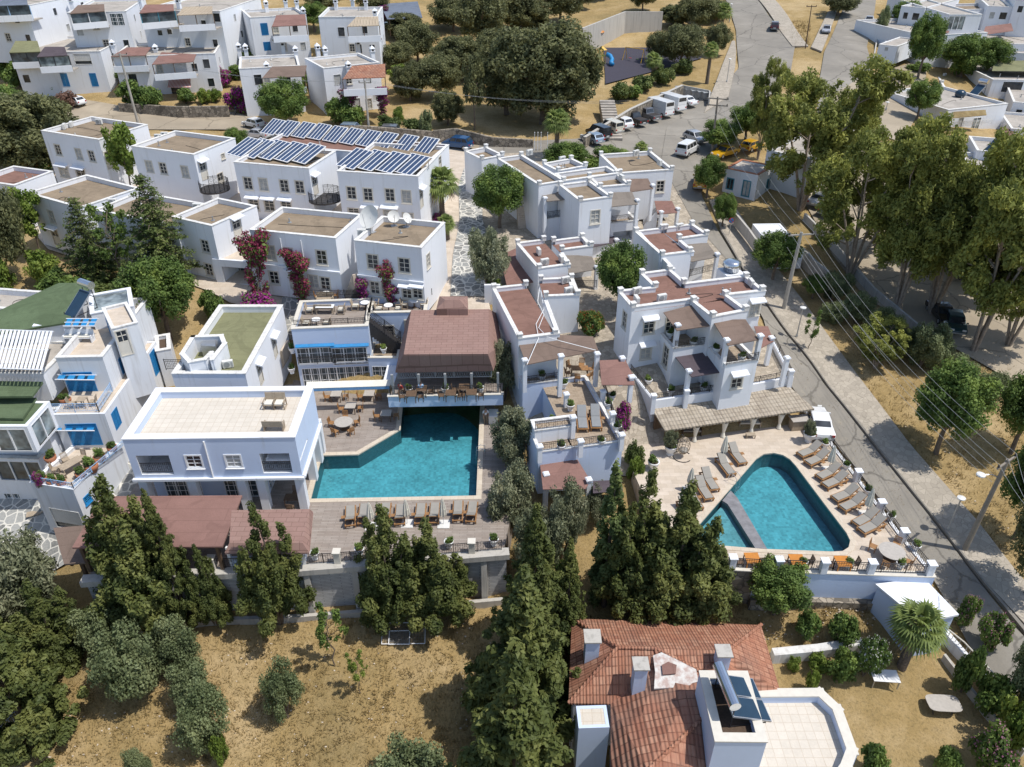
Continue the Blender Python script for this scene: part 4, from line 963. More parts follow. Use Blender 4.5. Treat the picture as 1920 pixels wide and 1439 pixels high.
# ------------------------------------------------------------------ pool decks, pools, retaining walls
from mathutils.geometry import tessellate_polygon
def ccw(w):
 ar = sum(w[i].x*w[(i+1) % len(w)].y - w[(i+1) % len(w)].x*w[i].y for i in range(len(w)))
 return list(w) if ar > 0 else list(reversed(w))
def offset(w, d):                          # outward for CCW
 n = len(w); out = []
 for i in range(n):
  a, b, c = w[i-1], w[i], w[(i+1) % n]
  d1 = Vector((b.x-a.x, b.y-a.y)).normalized(); d2 = Vector((c.x-b.x, c.y-b.y)).normalized()
  n1 = Vector((d1.y, -d1.x)); n2 = Vector((d2.y, -d2.x)); m = (n1+n2); m = m/max(.35, (1 + n1.dot(n2)))
  out.append(Vector((b.x + m.x*d, b.y + m.y*d, b.z)))
 return out
def holed(mb, outer, holes, z):
 loops = [[Vector((p.x, p.y, 0)) for p in l] for l in [outer] + holes]
 tr = tessellate_polygon(loops); vs = [Vector((p.x, p.y, z)) for l in loops for p in l]
 fs = []
 for t in tr:
  a, b, c = [vs[i] for i in t]
  fs.append(t if (b-a).cross(c-a).z > 0 else t[::-1])
 mb.add(vs, fs)
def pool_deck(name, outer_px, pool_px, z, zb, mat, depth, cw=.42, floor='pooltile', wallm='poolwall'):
 o = ccw([P(u, v, z) for u, v in outer_px]); p = ccw([P(u, v, z) for u, v in pool_px]); c = offset(p, cw)
 mb = MB(); holed(mb, o, [c], z)
 n = len(o)
 for i in range(n):
  a, b = o[i], o[(i+1) % n]; mb.quad((a.x, a.y, zb), (b.x, b.y, zb), (b.x, b.y, z), (a.x, a.y, z))
 struct(name, mb, M[mat])
 cm = MB(); n = len(p); h = z+.035
 for i in range(n):
  j = (i+1) % n; a, b, e, f = p[i], p[j], c[j], c[i]
  cm.quad((a.x, a.y, h), (f.x, f.y, h), (e.x, e.y, h), (b.x, b.y, h)); cm.quad((f.x, f.y, z-.1), (e.x, e.y, z-.1), (e.x, e.y, h), (f.x, f.y, h)); cm.quad((b.x, b.y, h-.12), (a.x, a.y, h-.12), (a.x, a.y, h), (b.x, b.y, h))
 struct('pool_edge', cm, M['coping_stone'])
 bm_ = MB(); q = offset(p, .02)
 for i in range(n):
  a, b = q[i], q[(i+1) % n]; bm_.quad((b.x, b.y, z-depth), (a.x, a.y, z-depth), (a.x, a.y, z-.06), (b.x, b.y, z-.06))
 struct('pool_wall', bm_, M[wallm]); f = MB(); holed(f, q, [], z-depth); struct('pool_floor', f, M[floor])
 w = MB(); holed(w, offset(p, .01), [], z-.20); struct('pool_water', w, M['water'])
 return o, p
D1, POOL1 = pool_deck('pool_deck', [(168,1080),(400,1066),(560,1060),(760,1045),(945,1030),(972,900),(966,770),(940,700),(560,690),(548,720),(300,760),(262,900),(190,1000)],
 [(583,936),(893,930),(901,742),(757,742),(751,806),(671,853),(604,855)], 0.0, -3.0, 'deck', 1.45)
D2, POOL2 = pool_deck('stone_pool_deck', [(1300,1060),(1420,1067),(1560,1071),(1742,1077),(1690,1015),(1620,922),(1560,842),(1515,772),(1480,745),(1225,785),(1180,815),(1185,880),(1230,980)],
 [(1282,1018),(1430,1030),(1560,1035),(1580,1034),(1591,1027),(1594,1014),(1587,1000),(1540,938),(1492,874),(1481,862),(1468,854),(1450,850),(1432,852),(1418,861)], 0.5, -2.4, 'travertine', 1.45, .38)
mb = MB(); sl = ccw([P(u, v, .5) for u, v in [(1354,940),(1370,921),(1382,934),(1438,1030),(1416,1029),(1364,946)]]); mb.prism(sl, -.95, .545); struct('pool_divider', mb, M['slate_grey'])
mb = MB(); sh = ccw([P(u, v, .5) for u, v in [(1284,1017),(1354,941),(1365,946),(1416,1028)]]); holed(mb, sh, [], -.02); struct('shallow_pool_floor', mb, M['pooltile2'])
# concrete retaining wall under the wooden deck
rw = [P(u, v, 0) for u, v in [(168,1080),(400,1066),(560,1060),(760,1045),(945,1030)]]
t = thing('retaining_wall', 'raw concrete retaining wall with grey stone panels below the wooden pool deck', 'wall', (rw[2].x, rw[2].y, -6))
inv = Matrix.Translation((-rw[2].x, -rw[2].y, 6))
dn = Vector((0, -1, 0))
mb = MB(); path_wall(mb, [p+dn*.25 for p in rw], -6.6, -.35, .3); mb.xf(inv); mb.build('stone_panel', M['grey_plank'], t)
mb = MB(); path_wall(mb, [p+dn*.35 for p in rw], -.35, .12, .75); mb.xf(inv); mb.build('beam', M['concrete'], t)
mb = MB(); path_wall(mb, [p+dn*1.3 for p in rw], -6.2, -3.7, .3); mb.xf(inv); mb.build('footing', M['concrete'], t)
pl = polyline(rw, 60)
for i in (4, 12, 18, 25, 31, 38, 45, 52, 57):
 q = pl[i]; mb = MB(); k = len(mb.v)
 mb.add([(q.x-.2, q.y-.4, -.35), (q.x+.2, q.y-.4, -.35), (q.x+.2, q.y-.6, -.35), (q.x-.2, q.y-.6, -.35), (q.x-.22, q.y-.4, -5.5), (q.x+.22, q.y-.4, -5.5), (q.x+.22, q.y-1.2, -5.5), (q.x-.22, q.y-1.2, -5.5)],
   [(0,1,2,3)[::-1], (4,5,6,7), (0,4,7,3), (1,2,6,5), (3,7,6,2), (0,1,5,4)]); mb.xf(inv); mb.build('buttress', M['concrete'], t)
def fence_run(name, label, pts, z, cat='railing', h=.9, piers=(), planter=None):
 w = [P(u, v, z) for u, v in pts]; t = thing(name, label, cat, w[0]); inv = Matrix.Translation(-w[0])
 mb = rail_mb(w, h, .16); mb.xf(inv); mb.build('bars', M['iron'], t)
 for u, v in piers:
  p = P(u, v, z); m2 = MB(); m2.box(p.x-.22, p.y-.22, z-.05, p.x+.22, p.y+.22, z+1.0); m2.box(p.x-.28, p.y-.28, z+1.0, p.x+.28, p.y+.28, z+1.08); m2.xf(inv); m2.build('pier', M['cream'] if z < .3 else M['white'], t)
 return t
fence_run('deck_railing', 'black iron scroll railing on cream piers along the front of the wooden pool deck', [(380,1067),(555,1060),(760,1045),(940,1031)], .12, piers=[(400,1066),(550,1061),(634,1054),(760,1045),(885,1035)])
# stone and white front wall of the right deck
fw = [P(u, v, .5) for u, v in [(1230,1056),(1300,1060),(1420,1067),(1560,1071),(1742,1077)]]
t = thing('deck_wall', 'long whitewashed wall with rough stone left end below the right pool deck', 'wall', (fw[2].x, fw[2].y, -2.5)); inv = Matrix.Translation((-fw[2].x, -fw[2].y, 2.5))
mb = MB(); path_wall(mb, [p+dn*.2 for p in fw[2:]], -2.6, .62, .4); mb.xf(inv); mb.build('wall', M['bluewhite'], t)
mb = MB(); path_wall(mb, [p+dn*.2 for p in fw[:3]], -3.4, .60, .4); mb.xf(inv); mb.build('stone_wall', M['stonewall'], t)
mb = MB(); path_wall(mb, [p+dn*.2 for p in fw], .625, .70, .52); mb.xf(inv); mb.build('coping', M['cream'], t)
mb = MB(); path_wall(mb, [p+dn*.55 for p in fw[2:]], -3.2, -1.7, .6); mb.xf(inv); mb.build('plinth', M['stonewall'], t)
fence_run('deck_railing', 'dark iron scroll railing on white piers along the front of the right pool deck', [(1300,1060),(1420,1067),(1560,1071),(1742,1077)], .68, piers=[(1371,1065),(1457,1069),(1542,1072),(1630,1074),(1740,1077)])
fence_run('deck_railing', 'dark iron scroll railing with white piers between the right pool deck and the road', [(1742,1077),(1690,1015),(1620,922),(1560,842),(1530,800)], .55, piers=[(1690,1015),(1648,960),(1605,902)])
rw2 = [P(u, v, .5) for u, v in [(1742,1077),(1690,1015),(1620,922),(1560,842),(1515,772),(1480,745)]]
t = thing('deck_wall', 'low whitewashed wall along the road edge of the right pool deck', 'wall', (rw2[2].x, rw2[2].y, -2)); inv = Matrix.Translation((-rw2[2].x, -rw2[2].y, 2))
mb = MB(); path_wall(mb, [p+Vector((.18,0,0)) for p in rw2], -3.2, .58, .3); mb.xf(inv); mb.build('wall', M['white2'], t)
# ------------------------------------------------------------------ garden houses on the right (brown roofs, cloth canopies)
GG = 'white garden houses with brown flat roofs and cloth canopies'
h = House('garden_house', 'white house with an L-shaped brown roof and cables, above the terrace with two sun loungers', (972,636), (1045,627), (1008,531), 8.0, 3.0, 'house', GG, roof='roof_brown', open=(1,), par=.35, caps=True)
w = h.add((1021,557), (1087,554), (1071,521), 8.02, 3.6, roof='roof_brown', open=(3,), par=.36, caps=True)
h.lowwall('parapet', [(1046,625),(1024,566)], 7.66, 8.0, .28, 'white', 'coping')
h.acs([(1060,532,.2),(1070,545,1.4),(1066,552,.2)], 7.68)
h.canopy([(971,641,7.5),(1042,628,7.6),(1112,631,7.3),(1122,657,6.9),(987,684,6.8)], 'canvas_brown', posts=[(984,676),(1052,668),(1120,664)], pz=3.9)
h.canopy([(1124,676,6.6),(1172,674,6.4),(1188,706,6.1),(1190,722,6.0),(1128,722,6.0)], 'canvas_red', posts=[(1167,672),(1184,708)], pz=3.9)
for pts in ([(1012,540,7.75),(1008,565,7.72),(1020,590,7.72),(1010,615,7.72),(1026,632,7.95),(1052,640,7.8),(1117,657,7.2)],[(1014,545,7.75),(1020,580,7.72),(1005,608,7.72),(1010,634,7.95),(988,684,7.0)]): mb = MB(); mb.tube([P(*q) for q in pts], .03, 5); h.part('cable', mb, 'whitepaint')
b2 = h.add((980,722), (1054,713), (1044,642), 4.3, .4, par=.4, roof='terrace_tile', wall='bluewhite'); b2.put(0, 1034, 748, .95, 1.5, 'sash_white')
t3 = h.add((1075,841), (1168,828), (1124,702), 4.1, .0, par=.35, th=.2, roof='terrace_tile', open=(3,), wall='bluewhite', name='terrace_wall')
t4 = h.add((1010,849), (1078,840), (1070,785), 4.1, .0, par=.35, th=.2, roof='terrace_tile', open=(1,2), wall='bluewhite', name='terrace_wall')
t5 = h.add((1003,809), (1079,799), (1074,779), 4.9, 3.2, par=.25, th=.2, roof='terrace_tile', wall='white', name='terrace_wall')
for pts in ([(1010,847,4.2),(1088,837,4.2),(1166,826,4.2)], [(1166,826,4.2),(1146,772,4.2),(1124,705,4.2)], [(1004,807,4.95),(1078,798,4.95)], [(984,721,4.35),(1052,712,4.35)]): h.rail(pts, .75)
for u, v, z in ((1012,838,4.95),(1089,828,4.95),(1166,816,4.95),(1149,776,4.95),(1131,735,4.95),(1075,783,5.7),(1062,740,4.95)): h.post(u, v, z, 3.5, .17)
h.canopy([(1011,857,3.0),(1079,856,3.0),(1107,901,2.6),(1098,917,2.5),(1018,918,2.5)], 'canvas_red', posts=[(1024,890),(1104,900)], pz=-1)
h.canopy([(1112,902,2.4),(1165,900,2.4),(1168,920,2.2),(1112,925,2.2)], 'canvas_dark', label='slate grey lower canopy')
h.done()
h = House('garden_house', 'white house with an L-shaped brown roof beside the long brown awning and leafy courtyard tree', (1009,505), (1066,497), (1040,447), 8.8, 4.5, 'house', GG, roof='roof_brown', open=(1,), par=.35, caps=True)
h.add((1052,470), (1112,462), (1095,444), 8.82, 4.8, roof='roof_brown', open=(3,), par=.36, caps=True)
h.lowwall('parapet', [(1067,496),(1054,476)], 8.44, 8.8, .28, 'white', 'coping')
h.canopy([(937,479,7.2),(990,456,7.6),(1016,527,7.0),(950,535,6.4)], 'canvas_red')
h.canopy([(1095,430,8.0),(1146,433,7.6),(1156,454,7.2),(1113,463,7.3)], 'canvas_dark', posts=[(1156,450)], pz=5.0)
h.canopy([(1055,477,8.3),(1110,481,7.8),(1120,505,7.4),(1066,514,7.6)], 'canvas_grey', posts=[(1119,501)], pz=4.8)
h.canopy([(1011,507,7.9),(1058,510,7.8),(1062,522,7.6),(1016,527,7.6)], 'canvas_red')
h.rail([(1072,540,5.6),(1118,540,5.6)], .8); h.acs([(1010,478,1.5),(1021,498,.1),(1052,492,1.5),(1098,464,1.5)], 8.47); h.done()
h = House('garden_house', 'largest white garden house with cloth canopies and a wide brown roof beside the road', (1185,578), (1433,546), (1402,518), 10.0, 3.0, 'house', GG, roof='roof_brown', par=.4, caps=True, open=(0, 2))
b = h.b
for q in ([(1186,576),(1306,560)],[(1369,552),(1432,545)],[(1166,546),(1226,540)],[(1287,532),(1402,518)]): h.lowwall('parapet', q, 9.55, 10.0, .28, 'white', 'coping')
h.add((1227,540), (1286,532), (1262,505), 10.02, 4.2, roof='roof_brown', par=.42, open=(0,), caps=True)
h.add((1335,596), (1402,583), (1368,551), 10.01, 3.5, roof='roof_brown', par=.41, open=(2,), caps=True)
b.put(0, 1217, 612, .95, 1.35, 'sash', True).put(0, 1211, 660, .95, 1.35, 'sash', True).put(3, 1171, 600, .8, 1.5, 'sash').put(0, 1418, 578, .9, 1.3, 'sash', True)
b.put(0, 1258, 608, .9, 1.3).put(0, 1250, 665, .9, 2.0, 'door')
h.acs([(1194,553,.2),(1240,566,.1),(1193,570,1.5),(1407,538,1.4)], 9.6)
w1 = h.add((1263,655), (1331,646), (1312,612), 7.1, 3.0, par=.35, th=.2, roof='terrace_tile', name='balcony_block', caps=False); w1.put(3, 1248, 668, .95, 1.9, 'sash')
w2 = h.add((1360,685), (1421,676), (1392,632), 7.1, 2.6, par=.35, th=.2, roof='terrace_tile', name='balcony_block'); w2.put(0, 1382, 715, .95, 1.3, 'sash', True)
h.canopy([(1244,586,9.5),(1302,571,9.7),(1332,611,9.2),(1269,620,9.0)], 'canvas_brown', posts=[(1271,610)], pz=6.8)
h.canopy([(1335,600,9.5),(1398,599,9.4),(1423,637,9.1),(1365,648,9.0)], 'canvas_brown', posts=[(1363,638),(1426,630)], pz=6.8)
h.canopy([(1264,667,6.3),(1326,652,6.5),(1352,698,6.0),(1297,707,6.0)], 'canvas_dark', posts=[(1292,696)], pz=3.2)
h.canopy([(1414,612,6.6),(1440,612,6.4),(1451,640,6.0),(1428,652,6.0)], 'canvas_red', posts=[(1447,634),(1476,672)], pz=3.4)
h.rail([(1265,655,7.15),(1329,646,7.15)], .75); h.rail([(1362,685,7.15),(1420,676,7.15)], .75); h.done()
h = House('garden_house', 'white house with a brown stepped roof next to the road, behind the round steel chimney', (1240,480), (1297,473), (1262,426), 10.4, 4.2, 'house', GG, roof='roof_brown', open=(1,), par=.4, caps=True)
h.add((1272,449), (1328,441), (1303,420), 10.42, 4.4, roof='roof_brown', open=(3,), par=.42, caps=True)
h.lowwall('parapet', [(1298,472),(1276,453)], 9.99, 10.4, .28, 'white', 'coping'); h.lowwall('side_wall', [(1241,482),(1262,504)], 5, 10.0, .28, 'white', 'coping')
h.lowwall('side_wall', [(1196,432),(1238,478)], 4.5, 10.39, .28, 'white')
h.canopy([(1282,456,9.8),(1327,456,9.6),(1346,482,9.2),(1296,491,9.3)], 'canvas_grey', posts=[(1345,477)], pz=5.2)
h.rail([(1292,520,6.4),(1340,508,6.4)], .8); h.acs([(1273,432,.2)], 10.0)
p = P(1370,512,8.9); mb = MB(); mb.obox((p.x, p.y, 7.6), (1.9, 1.9, 3.0), h.rot); h.part('flue_base', mb, 'white'); mb = MB(); mb.lathe([(.55,0),(.75,.1),(.75,.5),(.9,.6),(.85,.95),(.5,1.1)], (p.x, p.y, 9.1)); h.part('steel_chimney', mb, 'chrome', True)
h.done()
h = House('garden_house', 'rear cluster of white garden houses with several small beige roofs beside the car park', (1010,348), (1060,340), (1022,285), 12.6, 5.8, 'house', GG, open=(), par=.4, caps=True)
h.add((903,300), (945,292), (960,268), 12.4, 6.4, caps=True); h.add((1046,322), (1101,312), (1083,296), 12.62, 6.5, par=.42, caps=True)
f2 = h.add((1087,378), (1148,370), (1122,338), 12.4, 5.4, par=.4, caps=True); f2.put(0, 1116, 407, 1.0, 1.4)
f3 = h.add((1124,352), (1182,347), (1160,326), 12.41, 5.6, par=.41, caps=True); f4 = h.add((1060,340), (1160,326), (1145,312), 12.61, 6.0, par=.41)
f5 = h.add((1161,326), (1263,319), (1226,284), 12.0, 6.2, par=.4, caps=True); f5.put(0, 1238, 350, .9, 1.3)
h.acs([(993,292,.2),(1054,305,.2),(1192,293,.2),(1236,311,1.4),(1165,340,1.5)], 12.2)
h.canopy([(1006,355,11.6),(1056,343,11.9),(1071,373,11.4),(1026,378,11.2)], 'canvas_grey', posts=[(1022,372)], pz=7.5)
h.canopy([(1147,361,11.9),(1185,360,11.8),(1196,383,11.3),(1147,388,11.4)], 'canvas_grey', posts=[(1195,376)], pz=6.0)
h.canopy([(1172,336,11.6),(1215,335,11.4),(1225,354,11.0),(1183,360,11.1)], 'canvas_brown', posts=[(1224,348)], pz=7)
h.canopy([(1227,377,8.6),(1260,377,8.5),(1270,399,8.1),(1233,402,8.1)], 'canvas_red', posts=[(1271,392),(1240,398)], pz=5.4)
w = h.add((1024,412), (1087,402), (1078,380), 8.9, 5.2, par=.35, roof='terrace_tile', name='balcony_block'); w.put(0, 1064, 430, 1.0, 1.9, 'door')
w = h.add((1145,420), (1197,414), (1180,385), 8.9, 5.2, par=.35, roof='terrace_tile', name='balcony_block'); w.hole(0, 1150, 436, 1190, 452, 2.0)
h.rail([(1026,411,8.95),(1060,406,8.95)], .8); h.rail([(1147,419,8.95),(1195,413,8.95)], .8); h.done()
stairs('outdoor_stairs', 'narrow stone stairs between the palm side tree and the rear garden houses', (985,435), (982,388), 6.3, 9.0, 1.6, n=12)
stairs('outdoor_stairs', 'white walled stairs beside the road, below the maroon canopy of the rear garden houses', (1205,432), (1232,403), 5.4, 7.4, 1.5, n=9, side=.9)
stairs('outdoor_stairs', 'pale stone stairs rising from the right pool deck beside the terrace of two loungers', (1212,812), (1186,712), .6, 3.3, 2.3, n=16)
# raised patio and its wall, pantile pavilion below
pt = ccw([P(u, v, 3.3) for u, v in [(1165,650),(1182,700),(1226,757),(1330,742),(1482,713),(1446,640),(1300,640)]])
c = P(1300,740,0); t = thing('patio', 'raised crazy-paved patio with white edge wall above the pantile pavilion', 'terrace', (c.x, c.y, 0)); inv = Matrix.Translation((-c.x, -c.y, 0))
mb = MB(); mb.prism(pt, -1.0, 3.3, False); mb.xf(inv); mb.build('slab', M['crazy_tan'], t)
e = [P(u, v, 3.75) for u, v in [(1180,692),(1226,750),(1330,735),(1484,706),(1450,640)]]
mb = MB(); path_wall(mb, e, -.5, 3.75, .3); mb.xf(inv); mb.build('edge_wall', M['white'], t); mb = rail_mb([p+Vector((0,0,.02)) for p in e], .6, .16); mb.xf(inv); mb.build('railing', M['iron'], t)
for u, v in ((1226,742),(1288,733),(1356,722),(1484,696)):
 p = P(u, v, 4.5); mb = MB(); mb.obox((p.x, p.y, 3.6), (.36, .36, 1.8), .1); mb.obox((p.x, p.y, 4.55), (.46, .46, .12), .1); mb.xf(inv); mb.build('post', M['white'], t)
E0, E1, B1, B0 = P(1247,808,2.35), P(1527,767,2.35), P(1479,724,2.95), P(1222,765,2.95)
rz = math.atan2(E1.y-E0.y, E1.x-E0.x); t = thing('pavilion', 'open lounge pavilion with a pale pantile roof on timber posts by the triangular pool', 'pavilion', (E0.x, E0.y, .5), rz)
inv = (Matrix.Translation((E0.x, E0.y, .5)) @ Matrix.Rotation(rz, 4, 'Z')).inverted()
mb = MB(); mb.slab([E0, E1, B1, B0], .14); mb.xf(inv); mb.build('roof', M['thatch'], t)
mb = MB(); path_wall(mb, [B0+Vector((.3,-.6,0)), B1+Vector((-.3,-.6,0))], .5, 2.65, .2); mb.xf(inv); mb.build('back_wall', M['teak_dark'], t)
mb = MB(); mb.cyl(E0+Vector((.2,.35,-.25)), E1+Vector((-.2,.35,-.25)), .09, n=6); mb.xf(inv); mb.build('beam', M['teak_pale'], t)
for k in range(6):
 q = E0.lerp(E1, .02+.96*k/5); mb = MB(); mb.cyl((q.x, q.y+.35, .5), (q.x, q.y+.35, 2.15), .09, n=8); mb.xf(inv); o = mb.build('post', M['teak_pale'], t)
 if 0 < k < 5:
  m2 = MB(); m2.cyl((q.x, q.y+.35, 1.0), (q.x, q.y+.35, 2.1), .11, .30, 10, False); m2.cyl((q.x, q.y+.35, .55), (q.x, q.y+.35, 1.0), .22, .11, 10, False); m2.xf(inv); m2.build('curtain', M['parasol'], o)
# brown pergola roofs at the left front of the deck
def shed_roof(name, label, roof, mat, posts, pz, cat, pmat='teak_dark', th=.14, pr=.11):
 w = ccw([P(*p) for p in roof]); c = sum(w, Vector())/len(w); t = thing(name, label, cat, (c.x, c.y, pz)); inv = Matrix.Translation((-c.x, -c.y, -pz))
 mb = MB(); mb.slab(w, th); mb.xf(inv); mb.build('roof', M[mat], t)
 for u, v, z in posts:
  q = P(u, v, z); m2 = MB(); m2.box(q.x-pr, q.y-pr, pz, q.x+pr, q.y+pr, z-th+.02); m2.xf(inv); m2.build('post', M[pmat], t)
 return t, inv
t, inv = shed_roof('dining_pergola', 'large brown canopy roof at the front left, half covered by juniper trees', [(190,931,2.9),(454,929,2.9),(417,1025,2.5),(135,1027,2.5)], 'canvas_red', [(150,1022,2.5),(280,1022,2.5),(405,1020,2.5),(440,940,2.9),(200,938,2.9)], 0, 'pergola')
t, inv = shed_roof('dining_pergola', 'lower greyish brown canopy roof beside the stone street, left of the large brown one', [(100,990,1.2),(165,985,1.6),(160,1055,1.0),(120,1058,.8)], 'canvas_brown', [(150,1050,1.0),(110,1000,1.2)], -2, 'pergola')
q = [P(*p) for p in [(434,957,2.8),(580,955,2.8),(587,960,2.3),(580,1037,1.9),(421,1037,1.9),(430,1018,2.5),(567,1018,2.5)]]
c = P(500,1000,0); t = thing('kiosk', 'small bar kiosk under a brown shingle roof at the front edge of the wooden deck', 'kiosk', (c.x, c.y, 0)); inv = Matrix.Translation((-c.x, -c.y, 0))
mb = MB(); mb.add(q, [(0,5,6,1), (5,4,3,6), (1,6,3,2)]); mb.add([p-Vector((0,0,.12)) for p in q], [(1,6,5,0), (6,3,4,5), (2,3,6,1)]); mb.xf(inv); mb.build('roof', M['shingle'], t)
kb = [P(u, v, 0) for u, v in [(436,1064),(572,1060),(580,1000),(450,1005)]]
mb = MB(); path_wall(mb, [kb[0], kb[1], kb[2]], 0, 1.0, .12); mb.xf(inv); mb.build('counter', M['bluewhite'], t)
for p in kb: mb = MB(); mb.box(p.x-.1, p.y-.1, 0, p.x+.1, p.y+.1, 1.95); mb.xf(inv); mb.build('post', M['whitepaint'], t)
# retractable blue awning in front of the terrace building
A, B, C, D = P(575,716,2.9), P(735,712,2.9), P(731,724,2.6), P(573,729,2.6)
t = thing('folding_awning', 'long white and blue folding awning over the deck tables', 'awning', (A.x, A.y, 0)); inv = Matrix.Translation((-A.x, -A.y, 0))
mb = MB(); mb.slab([D, C, B, A], .05); mb.xf(inv); mb.build('cloth', M['parasol'], t)
mb = MB(); dz = Vector((0, 0, -.32)); mb.add([D, C, C+dz, D+dz], [(0,1,2,3)]); mb.add([v+Vector((0,.03,0)) for v in (D, C, C+dz, D+dz)], [(3,2,1,0)]); mb.xf(inv); mb.build('valance', M['blue_pale'], t)
mb = MB()
for k in (.02, .45, .98): q = D.lerp(C, k); mb.cyl((q.x, q.y+.1, 0), (q.x, q.y+.1, 2.55), .035, n=6)
mb.xf(inv); mb.build('post', M['steel'], t)
# ------------------------------------------------------------------ house with blue shutters on the left
h = House('blue_shutter_house', 'white stepped house with blue shutters, blue slatted pergolas and a garage at the left edge', (57,906), (137,919), (240,836), 2.4, -2.4, 'house', par=.25, th=.25, roof='travertine', wall='white2', cop='white')
b = h.b; sx, z = b.wall_hit(0, 110, 948); b.putm(0, b.w*.55, -.9, 2.5, 1.9, 'roller'); b.put(1, 164, 936, .55, .55, 'blue')
h.rail([(60,903,2.5),(138,916,2.5),(238,832,2.5)], .5, 'ltblue')
s2 = h.add((96,778), (196,776), (305,640), 5.5, -.5, par=.1, th=.2, roof='travertine', wall='white2', cop=False, name='middle_storey'); s2.put(0, 158, 815, 2.3, 2.0, 'shutter').put(1, 218, 785, 1.0, 1.5, 'shutter').put(1, 290, 680, 1.0, 2.2, 'shutter')
h.rail([(97,774,5.55),(186,773,5.55),(211,735,5.55)], .8, 'ltblue')
s3 = h.add((104,672), (192,670), (292,560), 8.6, 4.8, par=.6, th=.25, roof='travertine', wall='white2', name='upper_storey'); s3.put(0, 145, 718, 2.2, 1.9, 'shutter').put(1, 230, 683, .9, 1.4, 'shutter')
s4 = h.add((210,618), (258,606), (262,562), 10.2, 3.5, par=.2, th=.2, roof='travertine', wall='white2', name='stair_tower'); s4.put(0, 225, 630, .8, 2.2, 'door').put(1, 249, 575, 2.0, 1.6, 'veranda'); s4.put(3, 203, 615, .9, 2.2, 'shutter')
s5 = h.add((292,660), (320,655), (308,628), 5.0, -.2, par=.3, roof='soil', wall='white2', name='side_annex'); s5.put(0, 296, 695, 1.1, 2.2, 'shutter')
def slats(h, pts, z, n, mat, vis='white'):           # pergola of slats between two edges
 a, b_, c, d = [P(u, v, z) for u, v in pts]; m1 = MB(); m2 = MB()
 for i in range(3): q0, q1 = a.lerp(d, i/2), b_.lerp(c, i/2); m1.cyl(q0, q1, .05, n=4)
 for i in range(n): t = (i+.5)/n; q0, q1 = a.lerp(b_, t), d.lerp(c, t); e = (b_-a)/n*.33; m2.slab(ccw([q0-e, q0+e, q1+e, q1-e]), .03)
 h.part('pergola_frame', m1, 'white'); h.part('pergola_slats', m2, mat)
slats(h, [(118,612),(178,612),(185,598),(124,598)], 8.6+.9, 4, 'blue'); slats(h, [(103,712),(178,713),(185,695),(113,695)], 7.0, 4, 'blue'); slats(h, [(98,808),(177,808),(185,793),(103,793)], 4.2, 4, 'blue')
h.done()
h = House('veranda_house', 'white house with dark green veranda roofs and white slatted pergola, at the left edge', (-60,858), (72,862), (78,770), 2.4, -2.6, 'house', par=.2, roof='travertine', wall='white'); h.b.put(0, 40, 880, 3.6, 1.9, 'slider').put(0, 25, 935, 1.2, 1.0, 'glazed_blue')
m2 = h.add((-60,815), (88,812), (96,765), 4.4, 1.0, par=.15, roof='travertine', name='veranda_floor'); h.rail([(-20,812,4.4),(58,823,4.4),(87,800,4.4)], .8)
h.canopy([(-60,783,6.9),(42,785,6.9),(68,746,6.9),(-60,744,6.9)], 'roof_green2', th=.18); h.canopy([(-60,744,7.6),(60,743,7.6),(80,716,7.6),(-60,714,7.6)], 'roof_green2', th=.18)
m3 = h.add((-60,800), (50,800), (66,752), 6.7, 4.3, par=.05, roof='roof_green2', cop=False, name='glass_veranda', wall='white'); m3.putm(0, m3.w/2, 5.5, m3.w*.85, 1.9, 'veranda'); m3.putm(1, m3.d/2, 5.5, 2.4, 1.9, 'veranda')
slats(h, [(-40,690),(80,694),(100,622),(-20,618)], 9.2, 16, 'white'); m4 = h.add((-60,700), (80,702), (108,640), 7.5, 5, par=.1, roof='roof_pale', name='roof_terrace'); h.rail([(-40,700,7.5),(78,700,7.5)], .9)
h.done()
h = House('green_roof_house', 'house with a long sloping green felt roof behind the blue shutter house', (60,612), (130,606), (176,534), 9.2, 4, 'house', par=.1, roof='roof_green2', cop=False)
h.canopy([(-40,632,8.6),(126,605,9.4),(174,530,9.8),(110,531,9.6),(-40,600,9.0)], 'roof_green2', th=.15)
m = h.add((170,590), (250,575), (258,538), 9.5, 5, par=.1, roof='glass_pale', cop='white', name='glass_roof'); h.done()
h = House('white_house', 'white flat-roofed house with roof furniture at the left edge above the green roof', (-60,575), (72,585), (86,548), 7.2, 3, 'house', par=.5, roof='roof_pale', wall='white'); h.done()
def collector(name, label, u, v, z, rz, sc=1.0, n=1, tilt=38):
 p = P(u, v, z); t = thing(name, label, 'solar heater', (p.x, p.y, z), rz); m = Matrix.Translation((0, 0, .62)) @ Matrix.Rotation(R(tilt), 4, 'X')
 g = MB(); f = MB()
 for i in range(n): x = (i-(n-1)/2)*1.25; g.box(x-.55, -1.05, -.03, x+.55, 1.05, .045); f.box(x-.6, -1.1, -.06, x+.6, 1.1, .03)
 g.xf(m); f.xf(m); f.build('frame', M['steel'], t); g.build('collector', M['panel2'], t)
 k = MB(); k.cyl((-n*.6, 1.05, 1.75), (n*.6, 1.05, 1.75), .29, n=14); k.build('tank', M['chrome'], t, smooth=False); s = MB()
 for x in (-n*.55, n*.55): s.cyl((x, 1.0, 0), (x, 1.0, 1.6), .03, n=4); s.cyl((x, -.8, 0), (x, -.8, .2), .03, n=4); s.cyl((x, -.8, .05), (x, 1.0, .05), .03, n=4)
 s.cyl((-n*.55, 1, .9), (n*.55, 1, .9), .03, n=4)
 s.build('stand', M['iron'], t); t.scale = (sc,)*3; return t
